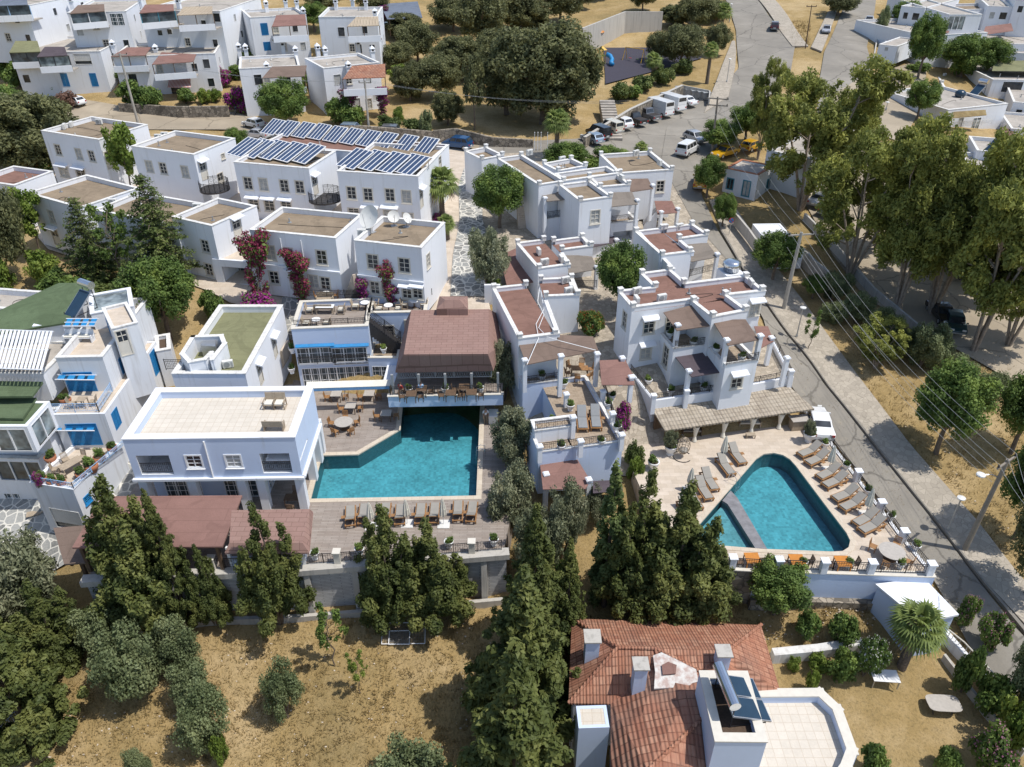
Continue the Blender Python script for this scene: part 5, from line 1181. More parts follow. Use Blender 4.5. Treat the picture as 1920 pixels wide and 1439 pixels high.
collector('solar_heater', 'dark solar collector with a steel tank on the blue shutter house roof', 150, 585, 9.4, R(-30), 1.2)
# ------------------------------------------------------------------ red tiled house at the bottom right
ze, zr = -1.6, .6
rt = thing('tiled_house', 'old house with a patched red tile roof and stair tower at the bottom right', 'house', tuple(P(1230,1300,-5.6)))
rinv = Matrix.Translation(rt.location).inverted()
class FakeHouse(House):
 def __init__(s, root): s.root = root; s.rot = 0; s.mat = Matrix.Translation(root.location); s.inv = s.mat.inverted(); s.blocks = []
h = FakeHouse(rt)
V = dict(a=P(1072,1160,ze), b=P(1427,1172,ze), c=P(1463,1297,ze), d=P(1066,1319,ze), e=P(1145,1320,ze), r1=P(1158,1215,zr), r2=P(1228,1217,zr), r3=P(1362,1222,zr-.1), k=P(1310,1258,zr-.5), f=P(1145,1520,ze), g=P(1320,1345,zr-.3), g2=P(1215,1445,zr-.3), m=P(1420,1300,ze), n=P(1330,1520,ze), q=P(1236,1240,zr-.35))
def tiles(keys, mat, nm='roof'):
 pts = [V[k] for k in keys]; w = pts
 n = Vector((0, 0, 0))
 for i in range(len(w)): n += Vector(w[i]).cross(Vector(w[(i+1) % len(w)]))
 if n.z < 0: w = w[::-1]
 mb = MB(); mb.slab(w, .12); h.part(nm, mb, mat)
tiles(['a','b','r3','r2','r1'], 'rooftile'); tiles(['b','c','m','r3'], 'rooftile_y'); tiles(['a','r1','d'], 'rooftile_y'); tiles(['d','r1','r2','q','e'], 'rooftile')
tiles(['e','q','k','g','g2','f'], 'rooftile_big'); tiles(['g','g2','n'], 'rooftile_big'); tiles(['r2','r3','k','q'], 'rooftile'); tiles(['r3','m','g','k'], 'rooftile_y'); tiles(['g2','f','n'], 'rooftile_big')
for x, y in (('r1','r2'),('r1','d'),('r2','q'),('b','r3'),('g','g2'),('r2','k'),('a','r1')):
 mb = MB(); A, B = V[x], V[y]; n = int((B-A).length/.42)
 for i in range(n): mb.cyl(A.lerp(B, i/n)+Vector((0,0,.03)), A.lerp(B, (i+1.08)/n)+Vector((0,0,.07)), .13, .11, n=8)
 h.part('ridge_cap', mb, 'rooftile')
pp = [P(*p) for p in [(1224,1232,.42),(1240,1226,.5),(1262,1236,.42),(1305,1258,.2),(1310,1285,-.02),(1262,1292,-.05),(1226,1294,-.05),(1228,1262,.2)]]
mb = MB(); w = [p+Vector((0,0,.13)) for p in ccw(pp)]; mb.slab(w, .1); h.part('mortar_patch', mb, 'mortar')
pp = [P(*p) for p in [(1240,1252,.3),(1252,1246,.33),(1268,1252,.28),(1266,1268,.16),(1242,1270,.16)]]; mb = MB(); mb.slab([p+Vector((0,0,.25)) for p in ccw(pp)], .08); h.part('roof_membrane', mb, 'canvas_red')
wl = [V['a'], V['b'], V['c']];
mb = MB(); path_wall(mb, [p+(P(1250,1260,ze)-p).normalized()*.5 for p in (V['d'], V['a'], V['b'], V['c'])], -6.5, ze-.05, .3); path_wall(mb, [V['f']+Vector((.4,0,0)), V['e']+Vector((.4,-.2,0))], -6.5, ze-.05, .3); path_wall(mb, [V['d']+Vector((.4,.4,0)), V['e']+Vector((.5,.4,0))], -6.5, ze-.05, .3); h.part('wall', mb, 'white')
for u, v, zz, hh, w in ((1108,1228,-.6,1.7,.85),(1197,1278,-.1,1.6,.75),(1350,1252,-.1,1.5,.75)):
 p = P(u, v, zz); mb = MB(); mb.obox((p.x, p.y, zz+hh/2-.4), (w, w, hh+.8)); o = h.part('chimney', mb, 'bluewhite'); m2 = MB(); m2.obox((p.x, p.y, zz+hh+.05), (w+.2, w+.2, .1)); h.part('chimney_cap', m2, 'concrete', parent=None)
h.add((1341,1391), (1438,1392), (1411,1261), 2.2, -6, par=.5, th=.45, roof='soil', wall='bluewhite', cop='cream', name='stair_tower')
h.add((1085,1366), (1143,1364), (1143,1322), -1.2, -6, par=.02, th=.2, roof='roof_tile', wall='bluewhite', cop=False, name='porch')
tp = ccw([P(u, v, -1.6) for u, v in [(1400,1301),(1537,1300),(1569,1330),(1597,1408),(1585,1440),(1560,1475),(1380,1480)]])
mb = MB(); path_wall(mb, tp + [tp[0]], -6, -1.6, .5); h.part('terrace_wall', mb, 'bluewhite'); mb = MB(); path_wall(mb, tp + [tp[0]], -1.596, -1.5, .6); h.part('coping', mb, 'cream')
mb = MB(); mb.prism(tp, -2.5, -2.2); h.part('terrace_floor', mb, 'roof_tile')
for bl in h.blocks: bl.done()
collector('solar_heater', 'twin dark solar collectors with a steel tank on the stair tower of the tiled house', 1390, 1322, 1.75, R(97), 1.1, 2, tilt=20)
t = thing('white_shed', 'plain white flat-roofed shed beside the road below the right pool deck', 'shed', P(1720,1130,-4)); h = FakeHouse(t); q = [P(*p) for p in ((1647,1097,.1),(1732,1088,.1),(1792,1150,-.1),(1728,1163,-.1))]; h.box('wall', q, -5, -.25, 'bluewhite'); mb = MB(); c = sum(q, Vector())/4; mb.slab(ccw([p+(p-c).normalized()*.2 for p in q]), .16); h.part('roof', mb, 'white')
# ------------------------------------------------------------------ village houses at the back left
VG = 'white village houses on the slope behind the hotel'
def village(label, A, B, C, z1, z0, canopies=(), wins=(), rwins=(), chims=(), posts=True, roof='roof_pale', extra=None, wall='white'):
 h = House('village_house', label, A, B, C, z1, z0-3, 'house', VG, par=.35, roof=roof, wall=wall)
 for w in wins: h.b.put(0, *w)
 for w in rwins: h.b.put(1, *w)
 for k, (f, dz) in enumerate(((.3, 1.7), (.65, 1.7), (.4, 4.6), (.75, 4.7))): h.b.putm(1, h.b.d*f, z1-dz, .8, 1.1, 'dark'); h.b.putm(0, h.b.w*(f+.12), z1-dz-.3, .85, 1.2, 'dark' if k % 2 else 'sash')
 for c in canopies:
  pts, mat = c[0], c[1]; h.canopy(pts, mat, th=.1)
  a, b2 = P(*pts[0]), P(*pts[1]); zb = pts[0][2]-2.3
  bk = h.b.ey
  for q in (a, b2, a.lerp(b2, .5)): fr = MB(); fr.cyl((q.x+bk.x*.25, q.y+bk.y*.25, zb), (q.x+bk.x*.25, q.y+bk.y*.25, q.z-.08), .07, n=5); h.part('post', fr, 'teak_dark' if len(c) < 3 else c[2])
  fl = MB(); e0, e1 = a+bk*.1, b2+bk*.1; fl.slab([Vector((p.x, p.y, zb)) for p in (e0, e1, e1+bk*2.6, e0+bk*2.6)], .2); fl2 = MB()
  path_wall(fl2, [Vector((e0.x, e0.y, 0)), Vector((e1.x, e1.y, 0))], zb-.2, zb+.75, .15); h.part('balcony_wall', fl2, 'white'); h.part('balcony', fl, 'roof_pale')
  if len(c) > 3:
   gl = MB(); path_wall(gl, [Vector((a.x+bk.x*.3, a.y+bk.y*.3, 0)), Vector((b2.x+bk.x*.3, b2.y+bk.y*.3, 0))], zb+.76, a.z-.12, .04); h.part('glazing', gl, c[3])
 h.chim(chims)
 if extra: extra(h)
 h.done(); return h
village('white village house with green and dark felt veranda roofs and two blue doors, far left', (20,100), (188,97), (198,68), 17.0, 10.6,
 canopies=[([(17,99,17.3),(76,97,17.3),(70,77,17.9),(29,77,17.9)], 'roof_green', 'iron', 'glass_blue'), ([(69,107,17.1),(127,104,17.1),(121,88,17.6),(84,88,17.6)], 'canvas_dark', 'iron', 'glass_pale')],
 wins=[(154,108,2.6,1.6,'roller'),(122,150,1.0,2.0,'shutter'),(176,150,1.0,2.0,'shutter'),(50,148,1,1.2,'dark')], chims=[(47,65,16.7,.9),(127,60,16.7,1.0),(183,68,16.7,1.0)])
def aw(h):
 q = [P(*p) for p in [(314,164,12.3),(358,164,12.3),(357,147,13.0),(316,147,13.0)]]; mb = MB(); mb.slab(ccw(q), .05); h.part('striped_awning', mb, 'redawn')
village('white village house with two maroon veranda roofs and a red striped awning', (212,108), (403,101), (432,76), 16.6, 9.6,
 canopies=[([(208,106,16.9),(272,104,16.9),(283,89,17.5),(238,89,17.5)], 'canvas_red'), ([(285,121,16.1),(362,116,16.1),(368,102,16.8),(303,98,16.8)], 'canvas_red')],
 wins=[(387,120,1.0,1.4,'dark'),(396,155,1.0,1.3,'dark'),(250,150,1.2,1.8,'dark'),(335,172,2.2,1.6,'dark')], rwins=[(430,100,.9,1.3,'dark')], chims=[(214,97,16.2,1.0),(247,74,16.2,1.0),(294,104,15.8,.9),(346,70,16.2,1.1),(384,78,16.2,1.1)], extra=aw)
village('white village house with one maroon veranda roof behind the round green tree', (448,130), (562,124), (567,102), 16.4, 9.8,
 canopies=[([(491,147,16.1),(571,143,16.1),(575,123,16.8),(510,125,16.8)], 'canvas_brown')], wins=[(484,150,1.1,1.5,'dark'),(490,190,1.1,1.3,'dark')], chims=[(450,105,16,1.2),(463,107,16,1.2),(502,138,15.4,.9),(532,100,16,1.2),(556,110,16,1.1)])
village('white village house with a clay tile balcony roof and bougainvillea, next to the long stairs', (606,129), (712,118), (707,97), 16.4, 9.6,
 canopies=[([(643,148,16.1),(723,145,16.1),(722,120,17.1),(660,124,17.1)], 'rooftile')], wins=[(633,150,1.1,1.5,'dark'),(692,195,.9,1.5,'sash'),(670,196,1.0,1.8,'dark')], chims=[(597,105,16,1.1),(611,110,16,1.1),(654,136,15.6,.8),(672,98,16,1.2),(699,109,16,1.0)])
village('white village house with a maroon veranda roof above the shrub bank, second row', (468,34), (574,28), (570,14), 21, 13.5,
 canopies=[([(510,50,20.4),(575,47,20.4),(572,27,21.3),(518,29,21.3)], 'canvas_red')], wins=[(496,55,1.1,1.8,'shutter'),(501,87,1.1,1.3,'shutter')], chims=[(501,24,20.6,1.3),(537,18,20.6,1.3),(558,20,20.6,1.3),(570,35,20.4,1.0)])
village('white village house with a corrugated tan veranda roof beside the tall fan palm', (597,33), (707,32), (693,14), 21, 13.5,
 canopies=[([(651,50,20.4),(711,48,20.4),(709,31,21.3),(668,32,21.3)], 'corr_tan')], wins=[(640,60,1.1,1.4,'dark'),(672,92,1.2,1.4,'dark')], chims=[(631,20,20.6,1.3),(662,15,20.6,1.2),(687,20,20.6,1.3),(704,38,20.4,1.0)])
village('white village house with a glazed brown veranda, top left second row', (126,25), (236,22), (262,-2), 22, 15.5,
 canopies=[([(130,26,22.3),(196,21,22.3),(195,8,23.0),(146,10,23.0)], 'canvas_brown', 'whitepaint', 'glass_blue')], wins=[(218,30,2.0,1.8,'glazed_blue'),(150,60,1,1.2,'dark')], chims=[(136,14,21.6,1.0)])
village('white village house with maroon and tan veranda roofs, top left beside the russet tree', (262,20), (412,22), (445,-4), 22, 15.5,
 canopies=[([(261,25,22.4),(326,20,22.4),(325,8,23.0),(272,9,23.0)], 'canvas_red', 'teal', 'glass_blue'), ([(331,29,22.1),(398,26,22.1),(398,12,22.8),(345,13,22.8)], 'corr_tan')], wins=[(415,29,1.2,1.3,'dark'),(300,62,.8,.8,'dark'),(318,60,.8,.8,'dark')], chims=[(265,10,21.6,1.1),(337,18,21.6,1.1)])
village('weathered white village house at the far left edge', (-40,42), (38,42), (62,28), 20, 12.5, wins=[(30,50,1.0,1.4,'dark')], chims=[(5,48,19.6,1.0),(25,40,19.6,1.0),(49,62,18,1.0)], wall='white2')
village('white village house with a blue veranda in the top left corner', (-60,10), (48,12), (62,-20), 23, 17, canopies=[([(-30,12,23.3),(52,9,23.3),(50,-2,23.9),(-20,-2,23.9)], 'zinc', 'ltblue', 'glass_blue')])
t, inv = shed_roof('open_shed', 'open shed with a blue-grey sheet roof at the top beside the park', [(726,36,17.4),(792,33,17.2),(783,3,18.4),(712,8,18.4)], 'zinc', [(730,35,17.4),(788,32,17.2),(782,5,18.3),(760,34,17.3)], 14.0, 'shed')
# ------------------------------------------------------------------ houses at the right
RG = 'white houses at the top right'
h = House('hillside_house', 'white hillside house with a glazed sun room and maroon awnings, top right', (1735,68), (1852,62), (1880,26), 15.5, 7, 'house', RG, par=.5, roof='roof_pale')
h.b.put(0, 1800, 62, .8, 1.2, 'dark').put(0,1760,50,1,1.3,'dark'); u = h.add((1780,28), (1842,28), (1850,-6), 18.5, 15, par=.2, roof='roof_pale', name='sun_room'); u.put(0, 1796, 12, 3.2, 2.4, 'veranda').put(0, 1828, 14, 2.6, 2.4, 'veranda')
v = h.add((1724,10), (1772,20), (1782,-16), 17.5, 9, name='side_wing'); h.canopy([(1738,64,15.4),(1778,62,15.4),(1785,50,16.0),(1745,52,16.0)], 'canvas_red'); h.canopy([(1842,66,15.0),(1900,58,15.0),(1896,44,15.6),(1848,50,15.6)], 'canvas_red'); h.done()
h = House('hillside_house', 'white house with a water tank and straw covered balcony behind the right-hand eucalyptus', (1778,207), (1890,195), (1858,152), 9.6, 4.5, 'house', RG, par=.35, roof='roof_pale')
h.b.put(0, 1800, 232, 1.0, 1.8, 'dark').put(0, 1830, 232, 1.6, 1.8, 'veranda'); w = h.add((1692,172), (1780,178), (1760,140), 8.8, 5, par=.3, roof='roof_pale')
h.canopy([(1784,222,9.2),(1850,216,9.0),(1848,206,9.5),(1788,210,9.6)], 'straw'); h.canopy([(1874,258,6.6),(1902,262,6.4),(1900,243,7.0),(1880,240,7.0)], 'canvas_red')
h.rail([(1786,240,6.9),(1858,234,6.9)], .9, 'whitepaint'); p = P(1799,182,9.3); mb = MB(); mb.lathe([(.6,0),(.85,.2),(.85,.8),(.5,1.1)], p); h.part('water_tank', mb, 'panel2', True); h.acs([(1770,145,.3),(1765,158,.2)], 8.6); h.done()
collector('solar_heater', 'tilted solar collector with a blue tank on the roof of the straw balcony house', 1828, 180, 9.3, R(-60), 1.3)
collector('solar_heater', 'solar collector with a steel tank on the lowest right-hand beige roof', 1858, 286, 8.0, R(-60), 1.2)
h = House('hillside_house', 'house with a green awning over a dark balcony at the right edge', (1862,150), (1980,152), (1980,110), 10.0, 5, 'house', RG, par=.3, roof='roof_pale'); h.canopy([(1860,133,10.9),(1990,135,10.9),(1990,114,11.6),(1866,114,11.6)], 'roof_green'); h.b.put(0, 1905, 142, 3.5, 1.8, 'dark'); h.done()
h = House('hillside_house', 'house with grey flat roofs at the right edge above the green awning', (1866,98), (1980,104), (1980,70), 12.5, 6, 'house', RG, par=.3, roof='roof_pale'); h.add((1860,82), (1990,86), (1990,55), 13.5, 7, roof='roof_pale'); h.done()
h = House('hillside_house', 'house with stepped beige roofs behind the eucalyptus at the right edge', (1832,283), (1915,290), (1890,262), 8.2, 3.5, 'house', RG, roof='roof_pale'); h.add((1826,318), (1900,322), (1880,290), 7.4, 3, roof='roof_pale'); h.add((1836,350), (1930,352), (1900,318), 6.8, 3, roof='roof_pale'); h.done()
h = House('white_building', 'plain white building hidden behind the tall eucalyptus trees', (1438,282), (1522,300), (1592,262), 11.0, 5.0, 'building', par=.3, roof='roof_pale'); h.done()
h = House('guard_house', 'small white house with blue window frames and a pinkish roof edge beside the road', (1360,316), (1422,329), (1453,312), 9.2, 5.6, 'house', par=.2, roof='roof_pale', cop='terracotta', wall='white'); h.b.put(0, 1369, 345, .8, 1.3, 'teal').put(0, 1399, 354, .9, 1.9, 'teal').put(1,1440,345,.9,1.2,'teal'); h.done()
h = House('utility_block', 'low white flat-roofed block behind the roadside wall', (1411,420), (1452,470), (1486,445), 6.4, 4.2, 'shed', par=.05, roof='white', cop=False); h.done()
h = House('gate_store', 'tiny white flat-roofed hut beside the parked camper van', (1648,84), (1683,88), (1684,70), 14.6, 11.5, 'shed', par=.1, roof='roof_pale'); h.b.put(0, 1664, 84, .6, .6, 'dark'); h.done()
for i, (A, B, C, zz) in enumerate((((1880,30),(1935,32),(1945,12),16), ((1852,12),(1900,14),(1915,-4),18.5), ((1905,0),(1950,2),(1960,-14),20), ((1690,12),(1735,16),(1748,-6),18.5), ((1900,192),(1970,198),(1965,166),8.6), ((1896,242),(1970,248),(1955,216),7.2))):
 h = House('hillside_house', ('small white house with a pale roof above the right edge awnings','little white house behind the glazed sun room','white house in the top right corner','white house at the top, left of the sun room','white house at the right edge beside the straw balcony house','white house at the right edge below the green awning')[i], A, B, C, zz, zz-7, 'house', RG, par=.3, roof='roof_pale'); h.b.putm(0, 1.3, zz-1.7, .9, 1.2, 'dark').putm(0, 3.4, zz-1.7, 1.3, 1.3, 'dark'); h.done()
def wall_run(name, label, pts, z0, z1, th, mat, cop=None):
 """free-standing wall whose top edge passes the pixels; pts (u, v, ztop)"""
 w = [P(*p) if len(p) > 2 else G(*p) + Vector((0, 0, .75)) for p in pts]; t = thing(name, label, 'wall', w[0]); inv = Matrix.Translation(-w[0]); mb = MB()
 for a, b in zip(w, w[1:]):
  d = Vector((b.x-a.x, b.y-a.y, 0)).normalized(); n = Vector((-d.y, d.x, 0))*th/2; hh = z1-z0
  lo = Vector((0, 0, -hh)); q = [a-n, b-n, b+n, a+n]
  mb.add(q + [p+lo for p in q], [(0,1,2,3), (7,6,5,4), (0,4,5,1), (1,5,6,2), (2,6,7,3), (3,7,4,0)])
 mb.xf(inv); mb.build('wall', M[mat], t)
 if cop:
  m2 = MB()
  for a, b in zip(w, w[1:]):
   d = Vector((b.x-a.x, b.y-a.y, 0)).normalized(); n = Vector((-d.y, d.x, 0))*(th/2+.04); up = Vector((0, 0, .07)); q = [a-n, b-n, b+n, a+n]; e = Vector((0, 0, .004))
   m2.add([p+up for p in q] + [p+e for p in q], [(0,1,2,3), (0,4,5,1), (1,5,6,2), (2,6,7,3), (3,7,4,0)])
  m2.xf(inv); m2.build('coping', M[cop], t)
 return t
wall_run('stone_wall', 'dry stone wall holding the gardens above the lane, below the striped awning', [(222,194,11.0),(330,200,11.0),(427,199,11.0)], 0, 2.4, .4, 'stonewall')
wall_run('stone_wall', 'stone wall below the hedges along the parked cars, next to the tiled balcony house', [(600,238,10.6),(680,236,10.5),(780,244,10.2),(815,247,10)], 0, 2.2, .4, 'stonewall')
wall_run('stone_wall', 'low stone wall of the park corner behind the blue car', [(812,245,10.2),(855,241,10.4),(925,258,9.6),(1000,262,9.4)], 0, 2.0, .4, 'stonewall')
wall_run('stone_wall', 'stone wall behind the parked vans below the palms', [(1096,258,9.6),(1182,205,10.6),(1280,160,11.2)], 0, 2.0, .4, 'stonewall', 'concrete')
wall_run('bin_enclosure', 'grey concrete enclosure wall around the waste bins', [(1280,160,11.0),(1331,170,10.6),(1330,186,10.0)], 0, 1.9, .2, 'concrete')
wall_run('concrete_wall', 'tall raw concrete retaining wall behind the playground', [(1092,53,16.2),(1172,22,16.8),(1243,22,16.6)], 0, 5.0, .4, 'concrete')
wall_run('concrete_wall', 'concrete wall with broken end running along the wild plot under the wires', [(1502,462,6.0),(1530,490,5.6),(1580,530,4.9)], 0, 1.9, .3, 'concrete')
wall_run('concrete_wall', 'low concrete wall along the roadside plot by the flat white block', [(1380,400,7.0),(1405,430,6.6),(1440,480,5.8)], 0, 1.4, .25, 'concrete')
wall_run('garden_wall', 'low concrete wall between the parked cars and the wild plot', [(1510,400,6.2),(1560,450,5.6),(1640,540,4.2),(1760,640,2.8)], 0, 1.0, .25, 'concrete')
wall_run('lane_kerb_wall', 'low kerb wall of the side lane beside the camper van', [(1652,30,15.4),(1640,100,11.6),(1632,128,10.6)], 0, .8, .25, 'concrete')
wall_run('garden_wall', 'low white garden wall above the lawn at the bottom right', [(1446,1236),(1530,1228),(1612,1216)], 0, 1.6, .6, 'coping')
wall_run('garden_wall', 'long low concrete edge wall of the lawn next to the oleanders', [(1765,1240),(1835,1330),(1915,1420)], 0, 1.1, .2, 'concrete')
wall_run('ramp_wall', 'white base wall of the handrail ramp at the lower right', [(1762,1190),(1830,1270),(1900,1330)], 0, 1.6, .35, 'white2')
wall_run('lane_wall', 'white garden wall between the stone lane and the garden houses', [(908,534,7.0),(938,534,7.0)], 0, 2.2, .3, 'white')
stairs('outdoor_stairs', 'long stone stairs between the village houses with the clay tile roof', (596,190), (588,108), 10, 14, 2.2, 'roof_pale', 22)
stairs('outdoor_stairs', 'stone stairs from the car park up to the park, under the big tree', (1152,262), (1138,188), 8.3, 10.8, 2.4, 'roof_pale', 14)
stairs('outdoor_stairs', 'travertine stairs from the green roof annex down to the wooden deck', (520,688), (534,648), 1.2, 3.6, 2.0, 'travertine', 9)
# ------------------------------------------------------------------ trees and plants: trunk with limbs, crown of leaf-sized faces
def leaves_mesh(name, mat, cl, n, size, rs, up=0.25, outw=0.6, asp=1.6, shell=0.45, mats=None):
 """cl: clumps (x, y, z, rx, rz); n leaves shared by volume"""
 g = np.random.default_rng(rs); cl = np.array(cl, float)
 wt = (cl[:, 3]**2)*np.maximum(cl[:, 4], .1)**.6; wt /= wt.sum()
 k = g.choice(len(cl), n, p=wt); c = cl[k]
 d = g.normal(size=(n, 3)); d /= np.linalg.norm(d, axis=1)[:, None]
 r = g.random(n)**shell
 p = c[:, :3] + d*np.stack([c[:, 3]*r, c[:, 3]*r, c[:, 4]*r], 1)
 nr = d*outw + g.normal(size=(n, 3))*0.55; nr[:, 2] += up; nr /= np.linalg.norm(nr, axis=1)[:, None]
 t = g.normal(size=(n, 3)); t -= nr*(t*nr).sum(1)[:, None]; t /= np.linalg.norm(t, axis=1)[:, None]; b = np.cross(nr, t)
 s = size*g.uniform(.55, 1.35, n)[:, None]; a = t*s*asp*.5; e = b*s*.5
 bend = nr*s*.22
 v = np.stack([p-a, p-e*1.0+bend, p+a, p+e*1.0+bend], 1).reshape(-1, 3)
 me = bpy.data.meshes.new(name); me.vertices.add(4*n); me.vertices.foreach_set('co', v.ravel())
 me.loops.add(4*n); me.loops.foreach_set('vertex_index', np.arange(4*n)); me.polygons.add(n); me.polygons.foreach_set('loop_start', np.arange(0, 4*n, 4)); me.polygons.foreach_set('loop_total', np.full(n, 4))
 for m in (mats or [mat]): me.materials.append(M[m])
 me.update(calc_edges=True); return me
def blob(g, c, r, n, rr, flat=1.0, rz=None):       # n clumps over an ellipsoid of radius r
 out = []
 for i in range(n):
  while True:
   d = Vector((g.uniform(-1, 1), g.uniform(-1, 1), g.uniform(-1, 1)))
   if 0.25 < d.length < 1: break
  f = g.uniform(.65, 1.35); out.append((c[0]+d.x*r[0], c[1]+d.y*r[1], c[2]+d.z*r[2], rr*f, (rz or rr)*f*flat))
 return out
PROTO = {}
def proto(kind, var=0):
 key = (kind, var)
 if key in PROTO: return PROTO[key]
 g = random.Random(hash(kind) % 1000 if False else sum(map(ord, kind))*7 + var*31); tr = MB(); rs = sum(map(ord, kind)) + var*13; bark = 'bark'; fl = None
 def limb(a, b, r0, r1, wob=.2, n=4):
  a, b = Vector(a), Vector(b); L = (b-a).length
  pts = [a.lerp(b, i/n) + Vector((g.uniform(-1, 1), g.uniform(-1, 1), 0))*wob*(L*.12)*(0 if i in (0, n) else 1) for i in range(n+1)]
  tr.tube(pts, [r0 + (r1-r0)*i/n for i in range(n+1)], 6)
 if kind == 'juniper':
  H, Rr = 11.0, 3.5; cl = []
  for j in range(9):
   a = j*.79 + g.uniform(-.3, .3); q = 0 if j == 0 else g.uniform(1.1, 2.1); x, y = q*math.cos(a), q*math.sin(a); top = H*(1 if j == 0 else g.uniform(.38, .82))
   limb((x*.2, y*.2, 0), (x, y, top*.9), .20, .03)
   n = int(top*3.2)
   for i in range(n):
    t = .20 + .80*i/n; rad = 2.2*(1-t)**.9 + .10; th = g.uniform(0, 6.28); o = rad*g.uniform(.25, 1.0)
    cl.append((x+o*math.cos(th), y+o*math.sin(th), top*t*.98 + .3, (.26+.52*(1-t))*g.uniform(.7, 1.25), .45+.42*(1-t)))
  me = leaves_mesh('crown', 'f_juniper', cl, 46000, .14, rs, up=.5, outw=.8, asp=2.0, shell=.55)
 elif kind == 'fir':
  H, Rr = 12.0, 3.9; cl = []; limb((0, 0, 0), (0, 0, H*.95), .26, .04, .1, 6)
  for i in range(230):
   t = (i+.5)/230; rad = 3.5*(1-t)**.95*min(1, .6+t*2.2); th = i*2.399 + g.uniform(-.3, .3); o = rad*(g.uniform(.5, 1.0) if i % 4 else g.uniform(1.0, 1.25)); f = (g.uniform(.75, 1.3) if i % 4 else .6)*(1-.6*t)
   cl.append((o*math.cos(th), o*math.sin(th), .6 + (H-1.0)*t + g.uniform(-.3, .3), .62*f, .55*f))
  me = leaves_mesh('crown', 'f_juniper', cl, 42000, .14, rs, up=.7, outw=.7, asp=2.0, shell=.55)
 elif kind == 'cypress':
  H, Rr = 11.0, 1.35; cl = []; limb((0, 0, 0), (0, 0, H*.9), .18, .03, .05)
  for i in range(70):
   t = i/70; rad = 1.15*math.sin(math.pi*min(1, .18+t*.82))**.7*(1-t*.55); th = g.uniform(0, 6.28); cl.append((rad*.75*math.cos(th), rad*.75*math.sin(th), .5+t*(H-.8), .42*(1-t*.6), .75*(1-t*.4)))
  me = leaves_mesh('crown', 'f_dark', cl, 11000, .13, rs, up=.6, outw=.9, shell=.5)
 elif kind == 'conifer':
  H, Rr = 13.0, 4.6; cl = []; limb((0, 0, 0), (0, 0, H*.97), .28, .04, .1, 6)
  z = 2.2
  while z < H:
   t = (z-2.2)/(H-2.2); rad = Rr*(1-t)**.85*g.uniform(.85, 1.1) + .25; nb = max(3, int(9*(1-t)+3)); a0 = g.uniform(0, 6)
   for k in range(nb):
    a = a0 + k*6.28/nb + g.uniform(-.25, .25); rr = rad*g.uniform(.7, 1.1); tr.tube([(0, 0, z), (rr*.6*math.cos(a), rr*.6*math.sin(a), z+.15), (rr*math.cos(a), rr*math.sin(a), z-.1)], [.06, .04, .015], 4)
    m = max(2, int(rr/.55))
    for q in range(m):
     f = (q+1)/m; cl.append((rr*f*math.cos(a)+g.uniform(-.2, .2), rr*f*math.sin(a)+g.uniform(-.2, .2), z + .05 - .25*f*f + g.uniform(-.1, .15), .30+.45*(1-abs(f-.55)), .20))
   z += .62 + .25*(1-t)
  me = leaves_mesh('crown', 'f_dark', cl, 17000, .17, rs, up=.9, outw=.4, shell=.6)
 elif kind == 'olive':
  H, Rr = 5.2, 3.0; cl = []
  for k in range(4): a = k*1.6+g.uniform(-.3, .3); limb((0, 0, 0), (1.4*math.cos(a), 1.4*math.sin(a), 2.8), .17, .05)
  cl = blob(g, (0, 0, 3.1), (2.2, 2.2, 1.7), 44, .62) + blob(g, (0, 0, 2.0), (2.0, 2.0, .9), 16, .5)
  me = leaves_mesh('crown', 'f_olive', cl, 16000, .105, rs, up=.2, outw=.5, asp=2.4, shell=.6)
 elif kind == 'scrub':
  H, Rr = 4.2, 2.3; limb((0, 0, 0), (.2, 0, 2.2), .13, .05); limb((0, 0, .3), (-.9, .5, 2.4), .10, .04); limb((0, 0, .3), (.7, -.6, 2.2), .10, .04)
  cl = blob(g, (0, 0, 2.1), (1.6, 1.6, 1.6), 40, .55)
  me = leaves_mesh('crown', 'f_grey', cl, 15000, .10, rs, up=.3, outw=.6, asp=1.5, shell=.55)
 elif kind == 'euca':
  H, Rr = 16.0, 6.2; bark = 'bark_pale'; cl = []
  for k in range(5):
   a = k*1.26 + g.uniform(-.4, .4); lean = g.uniform(1.2, 3.9); top = g.uniform(9.5, 14.0)
   p1 = Vector((lean*.5*math.cos(a), lean*.5*math.sin(a), top*.5)); p2 = Vector((lean*math.cos(a)*1.2, lean*math.sin(a)*1.2, top))
   tr.tube([(.15*math.cos(a), .15*math.sin(a), 0), p1*.55, p1, p1.lerp(p2, .5)+Vector((g.uniform(-.3,.3), g.uniform(-.3,.3), 0)), p2], [.20, .17, .13, .09, .03], 7)
   for q in range(9):
    f = g.uniform(.32, 1.0); s = Vector((0, 0, 0)).lerp(p1, f*2) if f < .5 else p1.lerp(p2, (f-.5)*2)
    b = a + g.uniform(-1.5, 1.5); L = g.uniform(1.2, 3.0); e = s + Vector((L*math.cos(b), L*math.sin(b), g.uniform(.4, 1.8))); tr.tube([s, s.lerp(e, .5)+Vector((0, 0, .15)), e], [.08, .05, .02], 5)
    cl += blob(g, e, (1.25, 1.25, .95), 7, .70)
   cl += blob(g, p2 + Vector((0, 0, .6)), (1.7, 1.7, 1.4), 10, .74)
  me = leaves_mesh('crown', 'f_euca', cl, 36000, .19, rs, up=.15, outw=.45, asp=2.2, shell=.6)
 elif kind == 'broad':
  H, Rr = 9.0, 4.2; limb((0, 0, 0), (0, 0, 3.6), .3, .2)
  for k in range(6): a = k*1.05; limb((0, 0, 2.6), (2.4*math.cos(a), 2.4*math.sin(a), 5.6), .14, .05)
  cl = blob(g, (0, 0, 5.6), (3.2, 3.2, 2.7), 95, .85)
